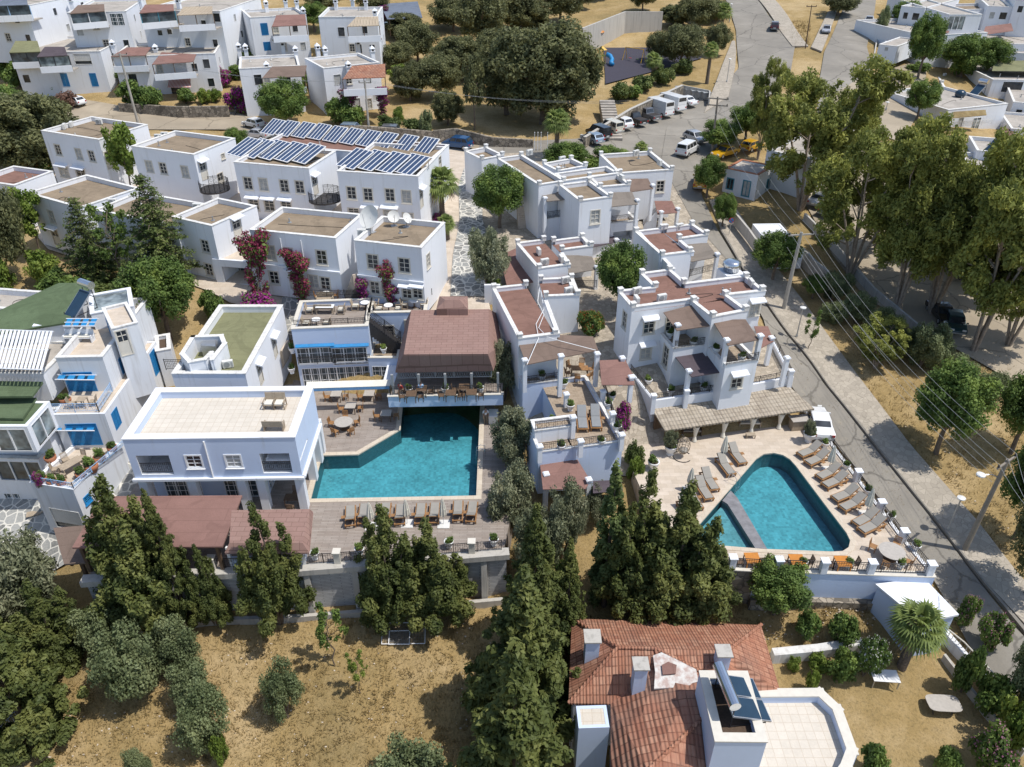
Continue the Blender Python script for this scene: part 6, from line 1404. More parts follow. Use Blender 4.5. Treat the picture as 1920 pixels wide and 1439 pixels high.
  me = leaves_mesh('crown', 'f_green', cl, 24000, .17, rs, up=.35, outw=.7, shell=.5)
 elif kind == 'lacy':
  H, Rr = 7.0, 2.8; limb((0, 0, 0), (0, 0, 4.2), .14, .06)
  for k in range(7): a = k*.9; z = 2.2+k*.45; limb((0, 0, z), (1.7*math.cos(a), 1.7*math.sin(a), z+1.1), .06, .02)
  cl = blob(g, (0, 0, 4.5), (2.1, 2.1, 2.2), 34, .58)
  me = leaves_mesh('crown', 'f_bright', cl, 5000, .22, rs, up=.3, outw=.5, shell=.7)
 elif kind == 'park':
  H, Rr = 7.0, 4.4; limb((0, 0, 0), (.2, 0, 3.2), .24, .14)
  for k in range(6): a = k*1.05+.3; limb((.1, 0, 2.2), (2.6*math.cos(a), 2.6*math.sin(a), 4.6), .11, .04)
  cl = blob(g, (0, 0, 4.0), (3.6, 3.6, 2.3), 100, .85)
  me = leaves_mesh('crown', 'f_park', cl, 21000, .18, rs, up=.4, outw=.6, shell=.55)
 elif kind == 'dome':
  H, Rr = 9.0, 4.6; limb((0, 0, 0), (0, 0, 3.6), .35, .2)
  for k in range(6): a = k*1.05; limb((0, 0, 1.6), (2.6*math.cos(a), 2.6*math.sin(a), 5.2), .14, .05)
  cl = blob(g, (0, 0, 4.7), (3.8, 3.8, 3.6), 150, .8)
  me = leaves_mesh('crown', 'f_park', cl, 34000, .17, rs, up=.2, outw=.6, asp=2, shell=.55)
 elif kind == 'thin':
  H, Rr = 6.0, 2.0; limb((0, 0, 0), (0, 0, 5.2), .09, .03, .5, 6)
  cl = []
  for k in range(14):
   a = k*2.1; z = 2.0+k*.26; L = g.uniform(.5, 1.5); e = (L*math.cos(a), L*math.sin(a), z+.6); limb((0, 0, z), e, .03, .012); cl += blob(g, e, (.35, .35, .3), 2, .34)
  me = leaves_mesh('crown', 'f_green', cl, 1900, .16, rs, shell=.8)
 elif kind in ('shrub', 'shrub_bright', 'shrub_grey', 'shrub_russet', 'hedge'):
  H, Rr = 1.8, 1.4; mat = {'shrub': 'f_green', 'shrub_bright': 'f_bright', 'shrub_grey': 'f_grey', 'shrub_russet': 'f_russet', 'hedge': 'f_dark'}[kind]
  for k in range(5): a = k*1.26; limb((0, 0, 0), (.7*math.cos(a), .7*math.sin(a), 1.0), .04, .015)
  cl = blob(g, (0, 0, .95), (1.0, 1.0, .62), 30, .36)
  me = leaves_mesh('crown', mat, cl, 3600, .13, rs, up=.35, outw=.7, shell=.5)
 elif kind in ('oleander', 'whiteflower', 'orangeflower'):
  H, Rr = 2.4, 1.6
  for k in range(6): a = k*1.05; limb((0, 0, 0), (.8*math.cos(a), .8*math.sin(a), 1.4), .04, .015)
  cl = blob(g, (0, 0, 1.3), (1.15, 1.15, .85), 32, .4)
  me = leaves_mesh('crown', 'f_green', cl, 4200, .13, rs, up=.35, outw=.7, shell=.5, asp=2.2)
  fl = leaves_mesh('flowers', {'oleander': 'f_pink', 'whiteflower': 'f_whitef', 'orangeflower': 'f_orange'}[kind], [(x, y, z+.05, a*1.08, b*1.08) for x, y, z, a, b in cl], 900, .085, rs+5, up=.8, outw=1.0, shell=.12, asp=1.0)
 elif kind in ('bougain', 'bougain_shrub'):
  if kind == 'bougain':
   H, Rr = 4.0, 1.0; limb((0, 0, 0), (.15, 0, 3.2), .05, .03, .6, 5)
   cl = [(g.uniform(-.7, .7)*(.45+t), g.uniform(-.25, .25), .4+3.3*t, .24+.20*t, .3) for t in [i/26 for i in range(27)]] + blob(g, (0, 0, 3.0), (.8, .35, .7), 12, .34)
   m1 = 'f_crimson' if var else 'f_magenta'
  else:
   H, Rr = 1.8, 1.4; cl = blob(g, (0, 0, .95), (1.0, 1.0, .65), 24, .36); limb((0, 0, 0), (0, 0, 1.0), .06, .03); m1 = 'f_magenta'
  me = leaves_mesh('crown', 'f_green', cl, 1100, .13, rs, shell=.6); fl = leaves_mesh('flowers', m1, cl, 3000, .11, rs+5, up=.4, outw=.8, shell=.4, asp=1.1)
 r = (tr.mesh('trunk', M[bark]), me, fl, H, Rr); PROTO[key] = r; return r
TREES = 0
NAME = dict(fir='conifer_tree', dome='park_tree', juniper='juniper_tree', cypress='cypress_tree', conifer='conifer_tree', olive='olive_tree', scrub='olive_tree', euca='eucalyptus_tree', broad='broadleaf_tree', lacy='young_tree', park='park_tree', thin='sapling', oleander='oleander_shrub', whiteflower='flowering_shrub', orangeflower='flowering_shrub', bougain='bougainvillea', bougain_shrub='bougainvillea', hedge='shrub')
def tree(kind, ub, vb, vtop, wpx, label, group=None, z=None, var=None, yaw=None, cat=None, mat=None):
 global TREES; TREES += 1
 base = P(ub, vb, z) if z is not None else G(ub, vb); v = (TREES % 2) if var is None else var
 tm, cm, fm, H, Rr = proto(kind, v)
 hh = max(.3, z_over(base, vtop) - base.z); w = wpx/ppm(base + Vector((0, 0, hh*.6)))
 nm = NAME.get(kind, 'shrub'); bushy = nm in ('shrub', 'oleander_shrub', 'flowering_shrub', 'bougainvillea')
 t = thing(nm, label, cat or ('shrub' if bushy else 'tree'), base - Vector((0, 0, .08)), yaw if yaw is not None else TREES*2.4, group)
 t.scale = (w/2/Rr, w/2/Rr, hh/H)
 link_mesh('trunk', tm, t); c = link_mesh('crown', cm, t)
 if mat: c.material_slots[0].link = 'OBJECT'; c.material_slots[0].material = M[mat]
 if fm: link_mesh('flowers', fm, t)
 return t
def pj(u, v, zr, z): p = P(u, v, zr); b = (HC-z)/p.y; k = (b*CP-SP)/(CP+b*SP); return (960 + FPX*p.x/(p.y*CP+(HC-z)*SP), 719.5 + FPX*k)
def palm(ub, vb, vtop, wpx, label, z=None, trunk_r=.28, n=44):
 base = P(ub, vb, z) if z is not None else G(ub, vb); hh = z_over(base, vtop) - base.z; w = wpx/ppm(base + Vector((0, 0, hh)))
 g = random.Random(int(ub*7+vb)); t = thing('palm_tree', label, 'palm', base - Vector((0, 0, .1)), g.uniform(0, 6), 'fan palms')
 L = w/2; th = max(.5, hh - L*.55); tb = MB(); tb.tube([(0, 0, 0), (.05, 0, th*.5), (0, 0, th)], [trunk_r*1.25, trunk_r, trunk_r*.9], 9)
 for k in range(int(th/.22)): tb.lathe([(trunk_r*1.0, 0), (trunk_r*1.22, .12), (trunk_r*.98, .16)], (0, 0, .15+k*.22), 9)
 tb.build('trunk', M['bark'], t); cr = MB(); dr = MB()
 for k in range(n):
  a = k*2.399; e = R(78) - R(128)*(k/n)**.9; s = g.uniform(.8, 1.05); dry = e < R(-38); mb = dr if dry else cr
  d = Vector((math.cos(a)*math.cos(e), math.sin(a)*math.cos(e), math.sin(e))); sd_ = Vector((-math.sin(a), math.cos(a), 0)); o = Vector((0, 0, th)); pl = L*.42*s
  hub = o + d*pl; mb.tube([o, o+d*pl*.5+Vector((0, 0, .03*L)), hub], [.03, .025, .02], 3); up = d.cross(sd_).normalized()
  for j in range(13):
   f = R(-78 + 13*j); bl = L*.62*s*(1-.25*abs(f)/R(78)); q = (d*math.cos(f) + sd_*math.sin(f)).normalized(); tip = hub + q*bl - Vector((0, 0, bl*(.22 + .25*g.random()))); mid = hub + q*bl*.55 + up*.02*L; ww = q.cross(up).normalized()*L*.036
   mb.add([hub, mid-ww, tip, mid+ww], [(0, 1, 2, 3)])
 cr.build('crown', M['f_palm'], t)
 if dr.f: dr.build('dry_fronds', M['f_dry'], t)
 return t
JG = 'dark junipers and cypresses along the front wall'
for a in [('juniper',285,1163,893,215,'broad dark juniper standing in front of the brown canopy, with bare trunks'),('fir',352,1166,912,125,'pointed dark cypress growing out of the juniper in front of the brown canopy'),
   ('juniper',408,1168,1020,90,'leaning juniper with a thin bare trunk against the raw concrete wall'),('juniper',525,1162,942,150,'narrow juniper in front of the small brown kiosk roof'),
   ('juniper',738,1155,945,165,'tall juniper hiding the third pair of pool loungers'),('juniper',812,1152,975,170,'broad juniper at the right end of the concrete wall'),
   ('cypress',1132,1135,860,92,'slim dark cypress beside the blue-white terrace wall'),('juniper',1190,1140,880,175,'tall juniper between the slim cypress and the shallow pool corner'),
   ('juniper',1258,1145,905,215,'spreading juniper overlapping the corner of the triangular pool deck'),('juniper',1305,1142,985,150,'lower juniper at the left end of the stone deck wall')]: tree(*a, JG)
CGp = 'tall dark conifers in the middle foreground'
for a in [('fir',1000,1225,945,200,'conifer with a narrow top between the olive trees and the slim cypress'),('fir',980,1370,1060,300,'big conifer left of the old red tile roof'),('fir',965,1600,1205,370,'nearest huge conifer at the bottom edge left of the red roof'),('fir',1060,1200,1005,110,'half hidden conifer right of the middle conifers')]: tree(*a, CGp)
OG = 'silvery olive trees'
for a in [('olive',945,752,636,80,'olive tree at the right edge of the brown restaurant roof'),('olive',918,545,415,105,'olive tree beside the stone paved lane'),('olive',962,890,765,110,'olive tree at the right edge of the rectangular pool'),
   ('olive',955,1000,862,125,'olive tree shading the right end of the wooden deck'),('olive',1052,1050,895,110,'olive tree below the maroon lower canopy'),('olive',1010,1085,940,130,'olive tree behind the middle conifers'),
   ('olive',70,1150,985,190,'olive tree at the left edge below the stone street'),('olive',20,1190,1045,180,'olive tree in the lower left corner of the street'),('olive',1120,985,905,70,'small olive tree under the terrace corner')]: tree(*a, OG)
SG = 'grey-green field trees in the dry field'
for a in [('scrub',262,1305,1165,165,'largest of the olive bushes in the dry field'),('scrub',345,1262,1160,115,'olive bush nearest the concrete wall in the dry field'),('scrub',372,1322,1235,105,'olive bush in the middle of the diagonal row'),('scrub',395,1400,1280,125,'olive bush at the lower end of the diagonal row, above the bright green bush'),
   ('scrub',540,1345,1232,100,'lone dark bush in the middle of the dry field'),('scrub',270,1460,1398,60,'small bush cut by the bottom edge'),('scrub',770,1500,1395,190,'pale green crown cut by the bottom edge')]: tree(*a, SG)
for a in [('fir',65,1390,1120,265,'massive dark juniper at the left edge of the field'),('fir',10,1300,1080,200,'dark juniper behind the white fence at the left edge'),('juniper',120,1240,1090,160,'dark juniper right of the leaning white fence'),('scrub',205,1215,1120,120,'sprawling bush by the broken terrace at the lower left')]: tree(*a, 'dark trees along the left edge')
tree('thin',628,1248,1142,75,'sparse sapling in the dry field'); tree('thin',676,1300,1228,48,'small upright green sapling in the dry field', mat='f_bright'); tree('shrub_bright',420,1432,1380,40,'bright green clipped bush in the dry field')
LG = 'garden trees left of the hotel'
for a in [('conifer',318,535,325,160,'large layered dark conifer in front of the beige roofs'),('conifer',190,540,368,130,'smaller dark conifer left of the large layered one'),('thin',240,545,388,95,'thin leaning tree between the two dark conifers'),
   ('broad',320,640,482,155,'dense round tree above the green roof annex'),('park',20,540,325,140,'dark pine at the left edge beside the conifers'),('lacy',80,480,345,80,'bright green slender tree by the left white houses'),('lacy',*pj(224,271,14,7.4),222,78,'light green leafy tree between the two rear white houses'),
   ('dome',70,322,165,210,'broad dark tree at the left edge above the white houses'),('broad',30,300,155,120,'dark leafy tree in the far left bank'),('broad',448,290,238,55,'small dark round tree next to the solar panels')]: tree(*a, LG)
for a in [('shrub',120,560,505,90,'dark hedge bush under the left conifers'),('shrub_bright',88,530,470,70,'yellow green bush under the left conifers'),('shrub',150,585,520,110,'wide green bush above the green sloping roof'),('hedge',200,560,522,90,'low hedge beside the garden path'),('shrub',400,600,545,60,'green shrub beside the round tree and the travertine path'),('shrub_bright',15,560,490,60,'bright green bush at the left edge'),('orangeflower',85,335,300,40,'orange flowering bush beside the rear left house')]: tree(*a, 'garden shrubs left of the hotel')
# bougainvillea
BGp = 'bougainvillea in flower'
for a in [('bougain',492,565,428,58,'tall crimson bougainvillea climbing the white corner left of the largest beige roof',BGp,5.2,1),('bougain',567,566,468,60,'crimson bougainvillea spreading over the ledge below the largest beige roof',BGp,5.2,1),('bougain',684,572,515,44,'small magenta bougainvillea beside the outdoor stairs',BGp,5.2,0),
   ('bougain',736,579,480,48,'slender crimson bougainvillea on the satellite dish house',BGp,5.2,1),('bougain',748,580,527,40,'low magenta bougainvillea between the lower windows of the satellite dish house',BGp,5.2,0),
   ('bougain_shrub',488,582,552,100,'flat magenta bougainvillea behind the green roof annex',BGp,5.0,0),('bougain_shrub',40,320,286,64,'magenta bougainvillea at the left edge behind the low white house',BGp,None,0),('bougain_shrub',79,295,262,28,'pink bougainvillea on the garden wall of the leftmost rear house',BGp,None,0),
   ('bougain_shrub',820,415,400,36,'magenta bougainvillea at the foot of the fan palm by the lane',BGp,None,0),('bougain',658,220,166,36,'purple bougainvillea left of the clay tile balcony',BGp,None,0),('bougain',718,217,158,40,'purple bougainvillea right of the clay tile balcony',BGp,None,0),
   ('bougain_shrub',415,162,126,58,'purple bougainvillea on the striped awning house',BGp,None,0),('bougain_shrub',452,212,163,66,'purple bougainvillea over the garden steps by the parked motorbike',BGp,None,0),('bougain',715,52,8,28,'magenta bougainvillea beside the blue-grey shed',BGp,None,0),('bougain',125,40,5,30,'purple bougainvillea by the top left veranda',BGp,None,0),
   ('bougain_shrub',1165,810,755,50,'spiky magenta bougainvillea beside the stone stairs of the right deck',BGp,1.5,0),('orangeflower',1106,632,575,62,'orange flowering bush beside the tall white courtyard wall',BGp,4.2,0),('bougain_shrub',75,912,885,26,'purple flowering plant on the blue railed terrace',BGp,2.2,0)]: tree(*a)
# village shrubs and trees
VGs = 'trees and shrubs among the village houses'
for k, a in enumerate([(70,125,45),(235,110,40),(330,95,40),(445,150,40),(560,165,38),(590,150,30),(470,110,36),(395,70,40),(205,145,50),(25,140,60),(470,125,50),(440,120,45),(240,150,45),(60,60,70)]): tree('shrub', a[0], a[1], a[1]-28, a[2]*1.3, 'green garden bush '+['between the green veranda and the far left house','behind the double maroon house','below the tan veranda of the top row','beside the purple bougainvillea steps','at the foot of the long garden stairs','in the upper garden stairs','behind the single maroon veranda house','under the russet tree','beside the roller shutter','on the far left slope','in front of the second row corner','above the purple bougainvillea steps','behind the concrete pole','below the blue veranda'][k], 'garden bushes of the village')
for a in [('broad',540,250,145,112,'big round bright tree in front of the village houses'),('broad',430,95,25,62,'russet tree beside the top left houses',VGs,None,0,None,None,'f_russet'),('shrub',150,162,122,42,'flowering bush between the two blue doors'),('shrub',40,165,115,62,'green tree below the green veranda'),('shrub',105,176,148,34,'small round bush by the first blue door'),('broad',190,75,42,70,'olive green bush behind the first row'),
   ('shrub',90,50,30,60,'green hedge by the brown veranda at the top left'),('shrub',255,205,150,80,'green bushes behind the concrete pole'),('shrub',285,208,160,55,'dark bush on the stone wall beside the pole'),('shrub',350,195,165,45,'green bush below the striped awning'),('shrub_bright',385,195,165,32,'bright bush at the end of the stone wall'),('shrub_bright',405,192,165,28,'yellow green bush beside the last stone wall gate'),
   ('shrub',640,235,180,60,'dark green shrub left of the tiled balcony house'),('shrub',670,240,200,60,'flowering shrub below the tiled balcony house'),('hedge',730,246,215,62,'dark hedge along the cars, left part'),('hedge',775,246,220,48,'dark hedge along the cars, right part'),('shrub_bright',748,232,200,25,'bright upright shrub in the hedge along the cars'),('shrub_grey',800,260,205,34,'grey green shrub at the end of the hedge'),('lacy',755,175,120,65,'bright leafy tree beside the tiled balcony house'),
   ('shrub',550,95,65,62,'green shrubs below the second row house'),('shrub',505,105,75,60,'green bank below the maroon veranda of the second row'),('broad',590,60,2,70,'dark green tree between the second row houses'),('park',610,20,-20,90,'dark trees at the very top'),('shrub_russet',128,205,170,50,'reddish bush in the bank beside the white hatchback'),('broad',15,240,160,130,'dark tree at the left edge by the lane')]:
 tree(*(a if len(a) > 6 else a + (VGs,)))
# park
PK = 'park trees around the playground'
for a in [('dome',1018,232,22,235,'giant dome-shaped tree in the park'),('dome',950,215,60,140,'left half of the dense crown beside the giant dome tree'),('park',785,118,35,95,'dark spreading tree left in the park'),('park',825,185,98,105,'dark grey green tree above the stone corner wall'),('park',750,135,75,80,'dark tree above the park path'),('lacy',890,245,92,58,'thin upright tree inside the park wall',),('park',900,92,-25,120,'tall park tree near the top edge'),('park',960,60,-40,110,'dark tree at the top edge left of the dry slope'),
   ('park',1050,45,-35,100,'tree on the dry slope at the top edge'),('park',1275,130,42,105,'grey green tree standing in the playground'),('park',1240,118,55,75,'darker tree left in the playground'),('park',1305,60,-15,90,'tree at the top edge above the concrete wall'),('park',1345,105,40,62,'dark tree beside the road at the park corner'),('park',1120,0,-50,60,'far tree above the dry slope'),('park',850,60,-10,110,'park tree above the path at the top'),('park',700,30,-20,70,'tree behind the tan veranda house'),('dome',770,190,110,75,'round bush tree beside the path stairs'),('dome',860,150,60,110,'dense tree left of the giant dome tree'),('park',930,140,50,100,'dark tree behind the giant dome tree'),('dome',760,75,20,80,'dense tree below the blue-grey shed'),('dome',985,60,-10,110,'dense dark tree at the top edge above the giant dome'),('dome',840,235,165,70,'lower bushy tree above the stone corner wall'),('park',1090,20,-40,70,'small tree on the dry slope'),('dome',1265,50,5,70,'dark tree behind the end of the concrete wall'),('dome',1330,40,-5,80,'dark tree beside the top road'),('park',1205,20,-30,60,'lone tree on the dry slope at the top')]: tree(*a, PK, mat='f_park' if a[0] in ('broad', 'lacy') else None)
for k, a in enumerate([('hedge',1165,190,152,52),('hedge',1205,170,140,55),('hedge',1240,160,122,50),('hedge',1280,140,108,52),('shrub',1190,185,160,45)]): tree(*a, ['dark hedge bush at the top of the car park stairs','dark hedge bush behind the white vans','dark hedge bush right of the swings','dark hedge bush at the right end of the playground bank','lower green bush of the playground bank'][k], 'hedge of the playground bank')
palm(625,98,18,66,'tall shaggy fan palm in front of the tan veranda house'); palm(1222,158,100,42,'fan palm at the edge of the playground'); palm(1325,158,82,40,'slender fan palm beside the park pavement'); palm(1352,60,8,44,'fan palm at the top right of the park')
palm(1043,300,208,66,'yellow green fan palm behind the rear garden houses'); palm(830,410,318,84,'large fan palm beside the white panelled house and the stone lane'); palm(838,452,405,44,'low fan palm in the lane bed below the large one'); palm(1690,1250,1148,122,'big fan palm on the lawn beside the white shed')
palm(1200,300,268,36,'small palm between the car park and the rear garden houses')
for a in [('broad',1060,330,265,95,'dark bushes behind the rear garden houses'),('broad',1140,325,272,85,'green bushes beside the car park entrance'),('shrub',1100,330,290,60,'leafy bush with red flowers behind the rear garden houses')]: tree(*a, 'bushes behind the rear garden houses')
tree('broad',937,430,305,115,'dense bright green tree at the top of the stone lane', mat='f_green'); tree('broad',1158,585,450,108,'leafy courtyard tree between the brown roofed houses', z=4.6); tree('shrub',925,545,515,40,'small bush at the foot of the olive by the lane')
# right side
EG = 'tall eucalyptus trees on the right'
for a in [('euca',1500,395,95,215,'nearest of the eucalyptus to the road fork'),('euca',1580,335,140,120,'slender eucalyptus behind the white building corner'),('euca',1592,520,222,205,'eucalyptus with pale multiple trunks beside the parked dark car'),('euca',1680,585,235,190,'eucalyptus with crossing trunks in the middle of the dusty lot'),('euca',1745,590,225,230,'tallest eucalyptus of the dusty lot'),
   ('euca',1825,660,250,240,'eucalyptus leaning over the dark parked cars'),('euca',1890,650,300,200,'eucalyptus at the right edge of the photo'),('euca',1420,300,110,75,'small eucalyptus crown beside the car park pole'),('euca',1870,560,240,150,'far eucalyptus at the right edge'),('euca',1640,470,215,130,'slimmer eucalyptus behind the pale multiple trunks'),('euca',1790,520,235,150,'eucalyptus in the second row behind the leaning one')]: tree(*a, EG)
for k, a in enumerate([(1605,585),(1650,620),(1700,650),(1745,668),(1790,705),(1850,735),(1560,545)]): tree('scrub', a[0], a[1]+20, a[1]-45, 80, ['dark undergrowth bush below the pale multiple trunks','dark undergrowth bush left of the crossing trunks','dark undergrowth bush right of the crossing trunks','dark undergrowth bush in front of the black car','dark undergrowth bush below the leaning eucalyptus','dark undergrowth bush at the edge of the dusty lot track','dark undergrowth bush at the broken wall end'][k], 'undergrowth below the eucalyptus')
RGr = 'roadside trees and shrubs on the right'
for a in [('broad',1325,372,290,70,'small round tree over the yellow taxi'),('broad',1353,430,360,50,'small round street tree on the pavement'),('broad',1447,530,432,100,'dense street tree beside the utility pole'),('broad',1345,285,222,90,'dark tree behind the car park utility pole'),('broad',1395,270,190,80,'dark tree beside the parked yellow cars'),('euca',1640,690,600,110,'grey shrubby tree under the wires',),('scrub',1560,605,560,65,'round dark bush on the wild plot'),('scrub',1725,690,590,90,'grey green tree in front of the dark parked cars'),
   ('broad',1755,850,680,155,'large leafy tree on the dry plot beside the road'),('scrub',1655,665,608,70,'grey bush under the wires'),('broad',1895,850,690,130,'bushy tree at the right edge of the dry plot'),('broad',1900,1010,800,140,'dark tree at the right edge behind the leaning pole'),('broad',1522,560,515,55,'pair of small trees on the pavement edge'),('thin',1515,660,588,38,'bare reddish sapling on the pavement'),('park',1920,1120,900,150,'dark tree cut by the right edge'),
   ('broad',1720,150,20,75,'tall dark tree at the top right'),('broad',1700,55,0,80,'tree above the camper van'),('broad',1800,145,62,105,'dense dark tree in front of the hillside house'),('broad',1845,150,70,90,'dense dark tree right of its twin by the hillside house'),('broad',1718,225,145,70,'bushy tree by the straw balcony house'),('shrub',1720,135,115,48,'bright hedge beside the side lane'),('park',1570,30,-15,80,'tree between the two upper roads'),('scrub',1648,70,5,30,'thin tree beside the upper road'),('shrub',1795,145,100,60,'low shrub by the hillside house wall')]: tree(*a, RGr)
tree('broad',1450,1150,1060,135,'leafy fig tree in front of the right deck wall')
for a in [('shrub',1510,1190,1148,60,'small green shrub on the upper lawn strip'),('shrub',1575,1205,1158,65,'larger green shrub on the upper lawn strip'),('whiteflower',1618,1268,1192,70,'white flowering oleander beside the big palm'),('shrub',1570,1275,1220,65,'dark shrub left of the white oleander'),('shrub_bright',1535,1255,1228,50,'low bright hedge along the white garden wall'),('shrub_bright',1485,1258,1232,28,'small bright bush at the corner of the red roof'),('shrub_bright',1518,1300,1258,32,'small conical bush by the flagstones'),
   ('oleander',1840,1450,1365,110,'pink oleander at the lower right corner'),('oleander',1800,1175,1115,50,'pink oleander by the road behind the white shed'),('oleander',1850,1215,1150,65,'tall pink oleander by the road'),('shrub',1800,1300,1215,60,'dark shrub on the lawn edge'),('shrub',1845,1335,1270,80,'green shrub along the lawn edge'),('scrub',1905,1330,1165,110,'grey green tree in the lower right corner'),('shrub_bright',1890,1400,1310,90,'bright green tree at the right edge'),('shrub',1625,1450,1400,70,'bush at the bottom edge beside the terrace'),('shrub',1770,1445,1405,55,'dark bush at the bottom edge'),
   ('hedge',1187,880,828,42,'narrow green hedge at the left edge of the right pool deck'),('shrub_bright',1190,905,858,40,'bright green bamboo clump beside the terrace wall'),('shrub',1065,1100,1040,60,'dark undergrowth below the junipers')]: tree(*a, 'garden shrubs around the lawn and deck')
# dry grass and stones: nobody could count them
g = np.random.default_rng(5)
def scatter(n, u0, v0, u1, v1):
 out = []
 us = g.uniform(u0, u1, n); vs = g.uniform(v0, v1, n)
 for u, v in zip(us, vs): out.append(G(u, v, -5))
 return out
mb = MB()
def tufts(pts, hh):
 for p in pts:
  for k in range(5):
   a = g.uniform(0, 6.28); r = g.uniform(.05, .22); h2 = hh*g.uniform(.5, 1.4); w = .03; x, y = p.x+g.uniform(-.2, .2), p.y+g.uniform(-.2, .2); c, s = math.cos(a), math.sin(a)
   mb.add([(x-w*s, y+w*c, p.z-.03), (x+w*s, y-w*c, p.z-.03), (x+r*c, y+r*s, p.z+h2)], [(0,1,2)])
tufts(scatter(4200, 0, 1150, 1080, 1439), .22); tufts(scatter(2200, 1480, 640, 1919, 1150), .3); tufts(scatter(700, 1080, 1110, 1640, 1210), .25); tufts(scatter(300, 1482, 40, 1518, 88), .5)
mb.build('dry_grass', M['straw'], kind='stuff')
mb = MB()
for p in scatter(420, 0, 1150, 1080, 1439) + scatter(200, 1420, 1120, 1640, 1200) + scatter(200, 1560, 700, 1900, 1000):
 s = g.uniform(.02, .075); mb.ball((p.x, p.y, p.z+s*.3), s, 5, 3, (g.uniform(.8, 1.6), 1, .6))
mb.build('field_stones', M['coping_stone'], kind='stuff')
# ------------------------------------------------------------------ vehicles
def hd(u0, v0, u1, v1, z=0.0):            # heading (local +y) from one pixel towards another
 a, b = P(u0, v0, z), P(u1, v1, z); return math.atan2(b.y-a.y, b.x-a.x) - math.pi/2
CARMATS = {}
CARDIM = dict(hatch=(4.0, 1.72, 1.46), sedan=(4.5, 1.76, 1.42), suv=(4.35, 1.82, 1.66), van=(5.6, 2.0, 2.45), minivan=(4.4, 1.75, 1.80), pickup=(5.2, 1.82, 1.74))
PROFILE = dict(   # greenhouse: (y of base front, y of roof front, y of roof rear, y of base rear), belt height, bonnet height, rear deck height   (front = +y)
 hatch=(1.05, .35, -1.35, -1.90, .88, .80, .88), sedan=(1.0, .3, -.85, -1.55, .88, .80, .90), suv=(1.15, .55, -1.65, -2.05, 1.0, .98, 1.0),
 van=(2.45, 1.75, -2.70, -2.76, 1.25, 1.10, 1.25), minivan=(1.35, .75, -2.0, -2.15, 1.0, .92, 1.0), pickup=(1.05, .5, -.55, -.85, 1.05, 1.0, 1.0))
